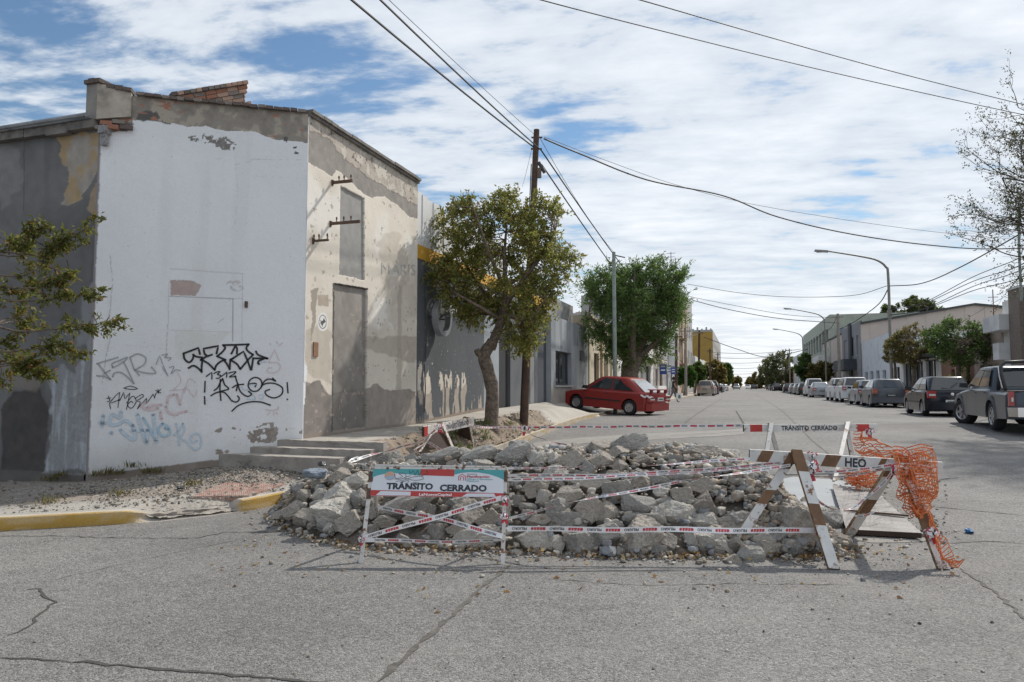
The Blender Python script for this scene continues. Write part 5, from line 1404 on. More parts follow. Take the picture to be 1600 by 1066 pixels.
# ---- windblown tree behind the red car
D2 = 31.5
b2 = np.array(at_d(985, 640, D2)); b2[2] = .62
pl = [(905, 445), (925, 425), (948, 415), (960, 408), (975, 415), (985, 400), (1000, 412), (1022, 408), (1050, 393), (1056, 400), (1050, 420), (1070, 428), (1066, 446), (1076, 462), (1060, 480), (1066, 500), (1050, 530), (1054, 552), (1030, 562), (1010, 574), (985, 578), (962, 560), (940, 552), (920, 540), (912, 515), (902, 500), (910, 480), (898, 465)]
cl = outline_clumps(pl, D2, 230, np.random.default_rng(8), thick=1.2, edge=10)
tr = ([tuple(b2 - np.array([0, 0, .2])), W(985, 606, D2), W(983, 580, D2), W(982, 560, D2)], [.46, .40, .36, .28])
lm = [([W(984, 590, D2), W(996, 560, D2), W(1010, 520, D2), W(1030, 470, D2), W(1044, 430, D2)], [.30, .22, .15, .08, .03]), ([W(982, 565, D2), W(968, 520, D2), W(955, 470, D2), W(948, 430, D2)], [.26, .16, .09, .03]),
      ([W(985, 585, D2), W(988, 530, D2 - .8), W(990, 470, D2 - 1), W(992, 420, D2 - 1)], [.25, .16, .09, .03]), ([W(985, 585, D2), W(990, 530, D2 + .8), W(1005, 470, D2 + 1)], [.2, .13, .05]), ([W(982, 565, D2), W(950, 530, D2 - .4), W(920, 490, D2 - .5)], [.15, .09, .03]), ([W(994, 560, D2), W(1030, 530, D2 - .5), W(1058, 490, D2 - .6)], [.15, .09, .03])]
tree('windblown_tree', tuple(b2), tr, lm, cl, W(985, 500, D2), 'green windblown tree with streaming foliage behind the red car', leaf=(.19, .05), nsub=9, nleaf=14, spread=.66, cols=((.075, .14, .035), (.17, .25, .07)), bias=tuple(RIGHT * .30 + np.array([0, 0, .16])), droop=.05, seed=9, twig_r=.014)
# ---- foreground tree reaching in from the left
D3 = 8.0
b3 = np.array([-9.3, 5.75, .12])
pl = [(-420, 260), (-330, 140), (-180, 170), (-80, 260), (-30, 335), (8, 360), (40, 376), (36, 400), (66, 430), (58, 450), (72, 480), (54, 505), (60, 528), (40, 548), (22, 572), (6, 590), (-20, 596), (-120, 600), (-260, 590), (-400, 500)]
cl = outline_clumps(pl, D3, 165, np.random.default_rng(4), thick=.85, edge=3)
sprays = [((40, 430), (152, 346)), ((60, 470), (150, 462)), ((80, 515), (176, 508)), ((50, 545), (120, 548)), ((30, 565), (70, 585)), ((30, 400), (62, 345)), ((60, 450), (110, 430)), ((70, 400), (98, 372)), ((20, 570), (55, 580))]
lm = []
tb = W(-190, 420, D3)
for s, e in sprays:
    lm.append(([tb, W(s[0] - 90, s[1] - 6, D3 - .2), W(*s, D3 - .3), W((s[0] + e[0]) / 2, (s[1] + e[1]) / 2 - 5, D3 - .3), W(*e, D3 - .3)], [.022, .014, .009, .006, .002]))
    for k in range(7):
        t = .15 + .85 * k / 6; q = np.array(W(s[0] + (e[0] - s[0]) * t, s[1] + (e[1] - s[1]) * t - 5 * math.sin(t * 3.1), D3 - .3)); cl.append((q, -1))
lm += [([tb, W(-160, 300, D3), W(-170, 200, D3)], [.05, .03, .01]), ([tb, W(-300, 340, D3 + .4), W(-370, 280, D3 + .5)], [.05, .03, .01]), ([tb, W(-120, 370, D3 + .5), W(-40, 350, D3 + .6)], [.04, .02, .01])]
tree('foreground_tree', tuple(b3), ([tuple(b3 - np.array([0, 0, .1])), tuple(b3 + np.array([0, 0, .7])), W(-195, 520, D3 + .05), tb], [.13, .09, .085, .06]), lm, cl, W(-150, 400, D3), 'olive foreground tree whose leafy sprays reach across the dark side wall', leaf=(.064, .027), nsub=8, nleaf=13, spread=.17, cols=((.09, .11, .025), (.27, .155, .055), (.20, .205, .05)), bias=tuple(RIGHT * .12), droop=.2, seed=6, twig_r=.004, stray=.7)
# ---- nearly bare tree at the right edge
D4 = 19.0
b4 = np.array([9.95, 22.3, .5])
rngb = random.Random(21); lm = []; tips4 = []
def grow(p, d, L_, r, lev):
    pts = [p]; q = p.copy(); dd = d.copy()
    for _ in range(4):
        dd = dd + np.array([rngb.gauss(0, .13), rngb.gauss(0, .13), rngb.gauss(.04, .09)]); dd /= np.linalg.norm(dd); q = q + dd * L_ / 4; pts.append(q.copy())
    lm.append(([tuple(x) for x in pts], [r, r * .82, r * .68, r * .55, r * .42]))
    if lev >= 3: tips4.extend(pts[1:])
    if lev < 5:
        for k in range(4 if lev < 3 else 3):
            s = pts[2 + k % 3]; dv = dd + np.array([rngb.gauss(0, .6), rngb.gauss(0, .6), rngb.gauss(.05, .45)]) ; dv /= np.linalg.norm(dv)
            grow(s, dv, L_ * .68, r * .52, lev + 1)
top4 = np.array([9.85, 22.1, 4.6])
for dv in ((-.5, -.35, .8), (.4, .3, .9), (-.8, .1, .35), (-.35, -.15, 1.0), (-.7, -.4, .1), (-.6, .3, .8)):
    d_ = np.array(dv); grow(top4, d_ / np.linalg.norm(d_), 2.5, .075, 1)
sel = [(t, .1) for t in tips4 if rngb.random() < .5]
tree('sparse_tree', tuple(b4), ([tuple(b4 - np.array([0, 0, .2])), tuple((b4 + top4) / 2 + np.array([.05, 0, 0])), tuple(top4)], [.17, .13, .11]), lm, sel, top4 + np.array([0, 0, 2]), 'thin half bare tree with dark twigs standing by the pickup', leaf=(.055, .032), nsub=2, nleaf=5, spread=.26, cols=((.035, .045, .02), (.09, .055, .035), (.08, .09, .03)), droop=.2, seed=12, tw=False, bark=M_TWIG)

# ---- clipped and far trees: crown given by an ellipse on the survey
def crown_tree(name, x, y, cx, cy, rx, ry, label, cols, n=70, leaf=(.12, .06), group=None, seed=1, trunk_r=.14, zg=None, lean=0, nsub=7, nleaf=9, wob=.16, airy=False, bark=None):
    base = np.array([x, y, rz(y) + .13 if zg is None else zg]); d = float(base @ FWDH); rng = np.random.default_rng(seed)
    poly = []
    for i in range(26):
        a = 2 * math.pi * i / 26; k = 1 + wob * (rng.random() - .5) * 2
        poly.append((cx + rx * k * math.cos(a), cy - ry * k * math.sin(a)))
    cl = outline_clumps(poly, d, n, rng, thick=1.0 * math.sqrt(max(rx * d / F, .2)), edge=min(rx, ry) * .12)
    rm = rx * d / F
    c3 = np.array(at_d(cx, cy, d)); low = np.array(at_d(cx + lean, cy + ry * .75, d))
    lm = []
    for k in range(5):
        a = 2 * math.pi * k / 5 + seed; e = c3 + np.array([math.cos(a) * rm * .55, math.sin(a) * rm * .55, ry * d / F * (.3 if k % 2 else -.1)])
        lm.append(([tuple(low), tuple((low + e) / 2 + np.array([0, 0, -.05 * rm])), tuple(e)], [trunk_r * .6, trunk_r * .4, trunk_r * .15]))
    return tree(name, tuple(base), ([tuple(base - np.array([0, 0, .15])), tuple((base + low) / 2 + np.array([.05, .03, 0])), tuple(low)], [trunk_r * 1.2, trunk_r, trunk_r * .8]), lm, cl, c3, label, leaf=leaf, nsub=nsub, nleaf=nleaf, spread=rm * (.26 if airy else .20), cols=cols, seed=seed, twig_r=.02, droop=.2, bark=bark, group=group)
DG = ((.055, .105, .028), (.13, .20, .05)); OLV = ((.11, .125, .035), (.21, .16, .055)); MID = ((.06, .115, .03), (.12, .17, .05)); YEL_ = ((.14, .14, .04), (.26, .19, .06)); LIME = ((.05, .115, .022), (.09, .17, .035))
crown_tree('clipped_tree', 9.6, 38.2, 1505, 535, 62, 36, 'dark green clipped street tree with flat broad crown near the pickup', DG, 150, (.13, .06), seed=31, trunk_r=.13, lean=-8)
crown_tree('clipped_tree', 9.6, 47.5, 1424, 543, 36, 30, 'yellowish green clipped tree beside the dark broad one', OLV, 110, (.14, .06), seed=32, trunk_r=.11, lean=4)
crown_tree('clipped_tree', 9.5, 52.0, 1398, 547, 20, 24, 'small olive clipped tree next to the lamp post', OLV, 60, (.14, .06), seed=33, trunk_r=.09)
crown_tree('round_tree', 9.6, 96, 1283, 581, 22, 14, 'rounded olive tree at the kerb before the green building', OLV, 70, (.3, .15), seed=34, trunk_r=.16)
crown_tree('dark_tree', 9.6, 112, 1262, 577, 21, 22, 'dark dense tree left of the rounded olive tree', DG, 80, (.36, .18), seed=35, trunk_r=.2)
crown_tree('airy_tree', 9.6, 175, 1217, 578, 28, 30, 'tall airy tree over the far right row of cars', ((.09, .12, .05), (.17, .17, .07)), 100, (.5, .25), seed=36, trunk_r=.3, airy=True)
crown_tree('airy_tree', 9.6, 230, 1196, 588, 12, 18, 'slim grey green tree beyond the tall airy one', ((.09, .12, .05), (.17, .17, .07)), 50, (.6, .3), seed=37, trunk_r=.3)
crown_tree('far_tree', 9.6, 290, 1183, 595, 10, 13, 'small yellowish tree far down the right side', YEL_, 40, (.8, .4), seed=38, trunk_r=.3)
crown_tree('hall_tree', 24, 116, 1440, 488, 30, 22, 'spreading eucalyptus crown rising over the hall roof', ((.055, .09, .03), (.13, .15, .05)), 110, (.4, .18), seed=39, trunk_r=.4, zg=.6, wob=.3)
crown_tree('hall_tree', 21, 122, 1392, 492, 20, 14, 'smaller loose crown behind the low end of the hall', ((.055, .09, .03), (.13, .15, .05)), 60, (.4, .18), seed=40, trunk_r=.35, zg=.6, wob=.3)
crown_tree('round_tree', -5.55, 72, 1073, 588, 15, 16, 'bright green ball shaped tree by the pedestrian', LIME, 80, (.24, .11), seed=41, trunk_r=.13, bark=M_BARKR)
crown_tree('round_tree', -5.55, 88, 1088, 582, 14, 15, 'second green ball tree behind the beige parked car', MID, 80, (.28, .13), seed=42, trunk_r=.13, bark=M_BARKR)
crown_tree('yellowing_tree', -5.6, 140, 1117, 583, 18, 20, 'broad yellowing tree halfway down the left side', YEL_, 80, (.45, .2), seed=43, trunk_r=.25)
crown_tree('dark_tree', -5.6, 190, 1136, 583, 9, 16, 'tall dark tree past the ochre block', DG, 60, (.6, .3), seed=44, trunk_r=.3)
crown_tree('yellowing_tree', -5.6, 210, 1133, 594, 12, 9, 'low golden tree in front of the tall dark one', YEL_, 50, (.6, .3), seed=45, trunk_r=.25)
crown_tree('far_tree', -4.4, 330, 1152, 599, 8, 9, 'grey green tree where the left side ends', OLV, 40, (.9, .45), seed=46, trunk_r=.3)
crown_tree('far_tree', 8.9, 380, 1173, 599, 9, 8, 'last low tree closing the street', OLV, 40, (1.0, .5), seed=47, trunk_r=.3)
# slender conifers far away
for x, y, top, lb in ((12, 300, 570, 'thin dark cypress against the sky far right'), (10.5, 330, 582, 'shorter cypress beside the thin one')):
    base = np.array([x, y, .5]); d = float(base @ FWDH); H_ = (603 - top) * d / F + 1.1; rng = np.random.default_rng(int(y))
    root = empty('cypress', tuple(base), 0, lb, 'tree'); mb = MB(); mb.tube([(0, 0, -.2), (0, 0, H_ * .9)], [.25, .03], 6); mb.build('trunk', M_BARK, root)
    n = 900; h = rng.random(n) ** .8; r_ = (1 - h) * H_ * .10 * rng.uniform(.5, 1, n); a = rng.uniform(0, 6.28, n)
    P = np.stack([r_ * np.cos(a), r_ * np.sin(a), .4 + h * (H_ - .6)], -1); D_ = np.stack([np.cos(a), np.sin(a), np.full(n, 1.2)], -1)
    leaf_mesh('crown', P, D_, .9, .4, np.tile([.02, .04, .014], (n, 1)) * rng.uniform(.6, 1.4, (n, 1)), root, rng)
# shrubs over the garden wall
def shrub(x, y, z, r, lab, cols, n, leaf, seed, grp=None, name='shrub'):
    rng = np.random.default_rng(seed); root = empty(name, (x, y, z), 0, lab, 'plant', grp)
    mb = MB(); P, D_ = [], []
    for i in range(n):
        dv = rng.normal(size=3); dv[2] = abs(dv[2]) + .3; dv /= np.linalg.norm(dv); e = dv * r * rng.uniform(.5, 1)
        mb.tube([(0, 0, -.05), tuple(e * .5 + np.array([0, 0, r * .1])), tuple(e)], [r * .02, r * .015, r * .006], 3)
        t = rng.uniform(.35, 1.05, 14); P.append(e * t[:, None] + rng.normal(size=(14, 3)) * r * .08); D_.append(dv + rng.normal(size=(14, 3)) * .7)
    mb.build('stem', M_TWIG, root); P = np.concatenate(P); C = np.array(cols[0]) + (np.array(cols[1]) - np.array(cols[0])) * rng.random((len(P), 1))
    leaf_mesh('foliage', P, np.concatenate(D_), leaf[0], leaf[1], C, root, rng)
shrub(10.6, 41.5, 1.3, 1.1, 'pale yellow green shrub over the brick garden wall', ((.12, .15, .04), (.22, .22, .08)), 40, (.16, .08), 51)
shrub(10.7, 44.0, 1.3, .8, 'reddish green shrub at the end of the garden wall', ((.08, .09, .03), (.16, .10, .05)), 26, (.14, .07), 52)
shrub(9.9, 66.0, .62, 1.0, 'small bright bush in front of the plain white building', MID, 26, (.2, .1), 53)
# ================================================================ POLES, LAMPS, WIRES, SIGNS
M_WOOD = mat('creosoted_wood', (.095, .058, .042), .9, var=.35, scale=5, bump=.5, bscale=20, c2=(.05, .035, .028), mix=(.45, .65), dscale=10)
M_GPOLE = mat('grey_green_steel', (.24, .29, .26), .6, var=.2, scale=4, bump=.1, c2=(.17, .18, .165), mix=(.5, .7))
M_LPOLE = mat('lamp_steel', (.22, .215, .19), .55, var=.2, scale=3, metal=.2)
M_CABLE = mat('black_cable', (.018, .018, .02), .7)
M_CPOLE = mat('weathered_pole', (.25, .225, .195), .9, var=.25, scale=4)
def pole(name, base, top, r0, r1, m, label, group=None, n=12):
    root = empty(name, base, 0, label, 'pole', group); b = Vector(base); mb = MB()
    mb.tube([Vector((0, 0, -.3)), (Vector(top) - b) * .5, Vector(top) - b], [r0, (r0 + r1) / 2, r1], n)
    mb.build('shaft', m, root, smooth=True, sharp=40)
    return root
PB = np.array(G(818, 672, .47)); DP = float(PB @ FWDH)
PT = np.array(at_d(838.5, 203, DP + .1))
wp = pole('wooden_pole', tuple(PB), tuple(PT), .105, .078, M_WOOD, 'tall leaning brown wooden pole beside the olive street tree')
def onp(py, off=(0, 0, 0)):
    d_ = DP; P = np.array(at_d(818, py, d_)); t = (P[2] - PB[2]) / (PT[2] - PB[2]); return PB + (PT - PB) * t + np.array(off)
def addp(root, mb, name, m): return mb.build(name, m, root)
mb = MB(); q = onp(252, RIGHT * .09) - PB; e = q + RIGHT * .16 + np.array([0, 0, -.28]); mb.tube([tuple(q), tuple(e)], .05, 8); addp(wp, mb, 'splice_case', M_DFRAME)
mb = MB(); q = onp(270, RIGHT * .12 - FWDH * .03) - PB; mb.bar(tuple(q - np.array([0, 0, .12])), tuple(q + np.array([0, 0, .14])), .09, .09); addp(wp, mb, 'junction_box', mat('brown_box', (.15, .11, .085), .8))
for py in (213, 231):
    mb = MB(); q = onp(py) - PB; mb.bar(tuple(q - RIGHT * .13), tuple(q + RIGHT * .16), .03, .04); addp(wp, mb, 'cross_bolt', M_RUST)
mb = MB(); mb.tube([tuple(onp(p_, RIGHT * -.10 - FWDH * .02) - PB) for p_ in (255, 300, 400, 500, 600, 668)], .014, 5); addp(wp, mb, 'down_cable', M_CABLE)
gp = at_d(961, 600, 28.0); gp.z = .78
gt = at_d(959, 394, 28.0)
pole('steel_pole', gp, gt, .085, .07, M_GPOLE, 'grey green steel pole in front of the windblown tree')
mb = MB(); mb.bar(Vector(gt) - Vector(gp) - Vector((0, 0, .12)), Vector(gt) - Vector(gp) + Vector((.45, 0, -.25)), .04, .04); mb.build('arm', M_DFRAME, bpy.data.objects['steel_pole'])
def pole_at(x, y, top_py, m, lab, r=.12, lean=0, name='utility_pole', arm=True):
    b = Vector((x, y, rz(y) + .12)); d = b.x * FWDH[0] + b.y * FWDH[1]; H_ = EYE + (603 - top_py) * d / F
    root = pole(name, b, (x + lean, y, H_), r, r * .75, m, lab, n=8)
    if arm:
        mb = MB(); mb.bar((lean - .5, 0, H_ - b.z - .35), (lean + .5, 0, H_ - b.z - .35), .08, .1); mb.build('crossarm', m, root)
        for s in (-.42, 0, .42):
            mb = MB(); mb.lathe([(.0, 0), (.05, 0), (.06, .06), (.03, .12), (0, .13)], 6, axis='z', c=(lean + s, 0, H_ - b.z - .30)); mb.build('insulator', M_GPOLE, root)
    return Vector((x + lean, y, H_))
T_A = pole_at(-5.3, 60.5, 520, M_WOOD, 'reddish wooden pole between house canopy and blue signs', .14, .1)
T_B = pole_at(-5.2, 70, 512, M_CPOLE, 'grey wooden pole beside the ball shaped tree', .15, .05)
T_C = pole_at(-5.3, 92, 516, M_WOOD, 'brown wooden pole above the second ball tree', .16, .25)
T_D = pole_at(-5.3, 128, 545, M_WOOD, 'dark pole in front of the ochre end wall', .16)
T_E = pole_at(-5.3, 170, 552, M_WOOD, 'thin pole at the corner of the ochre block', .16)
T_R = pole_at(9.0, 75, 490, M_CPOLE, 'pale wooden pole between two street lamps', .16)
T_R2 = pole_at(9.0, 150, 545, M_CPOLE, 'distant pole behind the tall airy tree', .16)

def street_lamp(x, y, lab):
    z = rz(y) + .14; root = empty('street_lamp', (x, y, z), 0, lab, 'street lamp', 'curved arm street lamps along the right pavement')
    mb = MB(); pts = [(0, 0, -.2), (0, 0, 4), (0, 0, 8.0), (-.12, 0, 8.6), (-.6, 0, 9.05), (-1.5, 0, 9.35), (-3.6, 0, 9.85)]
    pts = smooth_pts(pts[:2], 2)[:-1] + smooth_pts(pts[1:], 5)
    mb.tube(pts, np.interp(np.linspace(0, 1, len(pts)), [0, .5, 1], [.09, .07, .045]), 8); mb.build('pole', M_LPOLE, root, smooth=True, sharp=50)
    mb = MB(); mb.hexa([(-4.35, -.13, 9.86), (-3.5, -.10, 9.74), (-3.5, .10, 9.74), (-4.35, .13, 9.86), (-4.3, -.09, 9.98), (-3.5, -.07, 9.88), (-3.5, .07, 9.88), (-4.3, .09, 9.98)]); h = mb.build('lamp_head', M_LPOLE, root)
    mb = MB(); mb.box(-4.2, -3.75, -.08, .08, 9.77, 9.80); mb.build('lens', mat('lamp_lens', (.5, .5, .48), .3), h)
    mb = MB(); mb.box(-.12, .12, -.14, .14, 5.3, 5.8); mb.build('control_box', M_LPOLE, root)
    return Vector((x, y, z + 8.0))
L1 = street_lamp(9.05, 50.2, 'nearest street lamp with curved arm above the grey parked cars')
L2 = street_lamp(9.05, 87.0, 'second street lamp beside the pale wooden pole')
L3 = street_lamp(9.05, 118, 'farthest street lamp before the green building')

def cable(pts, r, label, sag=0.0, n=14, name='overhead_cable', group=None):
    """wire hanging between successive supports"""
    P = []
    for a, b in zip(pts[:-1], pts[1:]):
        a, b = Vector(a), Vector(b)
        for i in range(n):
            t = i / n; q = a.lerp(b, t); q.z -= sag * 4 * t * (1 - t); P.append(q)
    P.append(Vector(pts[-1])); o0 = P[0]
    mb = MB(); mb.tube([p - o0 for p in P], r, 5)
    o = mb.build(name, M_CABLE); o.location = o0
    return tag(o, label, 'cable', group)
def thru(a, px, py, z, far=2.6):
    """end point of a wire from a that passes the survey direction (px, py) at height z"""
    q = G(px, py, z) if py < 600 else Vector(a); d = ray(px, py); t = (z - EYE) / d[2]; q = Vector(CAMP + d * t)
    return Vector(a) + (q - Vector(a)) * far
a = onp(228, -RIGHT * .06)
cable([tuple(a), thru(a, 578, 0, 7.35)], .019, 'left one of two thick black cables rising from the wooden pole towards the crossing', .25)
a = onp(230, RIGHT * .08)
cable([tuple(a), thru(a, 614, 0, 7.4)], .017, 'right one of two thick cables rising from the wooden pole towards the crossing', .2)
a = onp(211)
cable([tuple(a), thru(a, 622, 0, 7.75)], .006, 'thin wire from the very top of the wooden pole towards the crossing', .15)
a = onp(256, RIGHT * .18); cable([tuple(a), tuple(T_A + Vector((-.3, 0, -.3))), tuple(T_C)], .020, 'lower thick cable from the wooden pole along the left houses', .5)
a = onp(231, RIGHT * .12); cable([tuple(a), tuple(T_A + Vector((.3, 0, .0))), tuple(T_C + Vector((.3, 0, 0)))], .020, 'upper thick cable from the wooden pole along the left houses', .5)
a = onp(214, RIGHT * .1); cable([tuple(a), tuple(gt)], .007, 'thin wire from the wooden pole down to the steel pole', .2)
cable([tuple(onp(228, -RIGHT * .1)), tuple(on_x(816, 292, -6.9)), ], .005, 'thin drop wire from the wooden pole towards the dark shop', .05)
# the slack black cable across the street to the right edge
def across(pts, r, label, dists):
    P = [at_d(x, y, d) for (x, y), d in zip(pts, dists)]
    S = smooth_pts([tuple(p) for p in P], 8); o0 = Vector(S[0]); mb = MB(); mb.tube([Vector(p) - o0 for p in S], r, 5); o = mb.build('overhead_cable', M_CABLE); o.location = o0
    return tag(o, label, 'cable')
a_ = onp(216, RIGHT * .08)
dp = [DP + (26 - DP) * k / 6 for k in range(7)]
across([(850, 217), (905, 240), (1010, 281), (1130, 306), (1215, 339), (1330, 366), (1460, 384), (1565, 389), (1720, 380)], .022, 'heavy black cable sagging from the wooden pole right across the street', np.linspace(DP, 27, 9))
across([(850, 214), (950, 252), (1060, 290), (1190, 322), (1400, 355), (1560, 372), (1720, 380)], .007, 'thin wire hanging just above the heavy sagging cable', np.linspace(DP, 27.2, 7))
across([(640, -60), (845, 0), (1060, 55), (1290, 111), (1550, 169), (1760, 212)], .012, 'lower of the two straight wires high over the crossing', np.linspace(10, 24, 6))
across([(780, -60), (1000, 0), (1180, 52), (1380, 108), (1568, 156), (1760, 203)], .012, 'upper of the two straight wires high over the crossing', np.linspace(10, 24, 6))
l1 = Vector((9.05, 50.2, 7.0))
d1 = float(np.array(l1) @ FWDH)
across([(1391, 447), (1440, 443), (1500, 418), (1600, 362), (1700, 300)], .028, 'black cable from the nearest lamp up to the right edge', np.linspace(d1, 22, 5))
for i, (y0, y1) in enumerate(((482, 400), (484, 412), (492, 420), (493, 432))):
    across([(1391, y0), (1440, y0 - 8), (1520, (y0 + y1) / 2 - 8), (1600, y1), (1720, y1 - 70)], .018, ('topmost', 'second', 'third', 'lowest')[i] + ' of four wires fanning from the nearest lamp to the right edge', np.linspace(d1, 22, 5))
across([(1389, 450), (1370, 478), (1330, 506), (1312, 514)], .035, 'drooping cable from the nearest lamp to the pale pole', [d1, d1 + 8, 68, 71])
across([(1389, 446), (1330, 462), (1230, 464), (1150, 457), (1074, 444)], .022, 'wire from the nearest lamp across to the left trees', [d1, 55, 60, 64, 66])
across([(1312, 505), (1220, 498), (1140, 484), (1070, 466)], .035, 'lower thick wire crossing the street beyond the lamps', [71, 71, 70, 66])
across([(1312, 497), (1230, 492), (1140, 476), (1070, 462)], .022, 'upper thin wire crossing the street beyond the lamps', [71, 71, 70, 66])
across([(1262, 546), (1200, 558), (1150, 545), (1100, 527)], .05, 'distant wire sagging over the street near the ochre block', [112, 112, 108, 98])
for i, py in enumerate((549, 558, 566, 575, 584, 590)):
    y = 120 + i * 34
    cable([(-5.5, y, EYE + (603 - py) * y * .95 / F), (9.2, y + 4, EYE + (603 - py + 4) * y * .95 / F)], .03 + .006 * i, ('topmost', 'second highest', 'third highest', 'third lowest', 'second lowest', 'lowest')[i] + ' of the distant wires strung across the far street', .5, group='distant wires across the far street')
cable([tuple(T_R), tuple(Vector((9.05, 87, 8.0))), tuple(Vector((9.05, 118, 8.0)))], .03, 'wire along the far right poles and lamps', .6)
across([(1500, 505), (1555, 472), (1640, 430)], .012, 'thin house wire over the hall gable', [60, 45, 30])
mb = MB(); q = on_y(1553, 497, 74.0); mb.tube([(0, 0, 0), (0, 0, 2.6)], .04, 6); o = mb.build('antenna_mast', M_RUST); o.location = q; tag(o, 'rusty mast standing in front of the hall gable', 'mast')
mb = MB(); mb.bar((-.4, 0, 1.9), (.4, 0, 1.9), .05, .05); mb.build('crossbar', M_RUST, o)
mb = MB(); q = on_x(1596, 470, 10.6); mb.tube([(0, 0, 0), (0, 0, 2.2), (.1, 0, 4.2)], .05, 6); o = mb.build('vent_pipe', M_GPOLE); o.location = q; tag(o, 'green grey pipe rising beside the brick column', 'pipe')
# blue shop signs on the left
M_BLUE = mat('blue_sign', (.03, .075, .26), .5, var=.08); M_SWHT = mat('sign_white', (.75, .75, .75), .5, var=.05)
for px, py, w, h, d, lab, m in ((1036, 576, 11, 18, 60, 'blue hanging sign partly behind the reddish pole', M_BLUE), (1052, 579.5, 8, 11, 58, 'small blue square sign above the pedestrian', M_BLUE), (1046, 579, 6, 13, 59, 'white panel between the two blue signs', M_SWHT)):
    c = at_d(px, py, d); root = empty('hanging_sign', c, 0, lab, 'sign'); W_, H_ = w * d / F, h * d / F
    mb = MB(); mb.box(-W_ / 2, W_ / 2, -.04, .04, -H_ / 2, H_ / 2); mb.build('panel', m, root)
    mb = MB(); mb.bar((-1.2, 0, H_ / 2 + .05), (W_ / 2, 0, H_ / 2 + .05), .05, .05); mb.build('bracket', M_DFRAME, root)
    mb = MB(); mm = M_SWHT if m is M_BLUE else M_BLUE
    for k in range(2): mb.box(-W_ * .3, W_ * .3, -.055, -.041, H_ * (.12 - .32 * k), H_ * (.24 - .32 * k))
    mb.build('stripe', mm, root)['kind'] = 'stuff'
# ================================================================ VEHICLES
M_TYRE = mat('tyre_rubber', (.018, .018, .019), .85, var=.2)
M_RIM = mat('alloy_rim', (.42, .42, .43), .35, var=.08, metal=.7)
M_TRIM = mat('black_trim', (.022, .022, .024), .55, var=.15)
M_CGLASS = mat('car_glass', (.025, .03, .034), .04, var=.05, spec=.9)
M_LRED = mat('tail_lamp_red', (.33, .02, .018), .2, var=.1, coat=.5)
M_LWHT = mat('lamp_clear', (.55, .54, .52), .15, var=.05, coat=.5)
M_LAMB = mat('lamp_amber', (.50, .17, .02), .2, var=.05, coat=.5)
M_PLATE = mat('number_plate_white', (.62, .62, .60), .5, var=.04)
M_PLATED = mat('number_plate_dark', (.035, .035, .04), .5, var=.04)
M_CHROME = mat('chrome', (.55, .55, .56), .15, var=.03, metal=.9)
M_UNDER = mat('car_underside', (.012, .012, .012), .9)
def paint(name, c, metal=.0, rough=.32): return mat(name, c, rough, var=.05, scale=2, metal=metal, coat=.2, spec=.35)

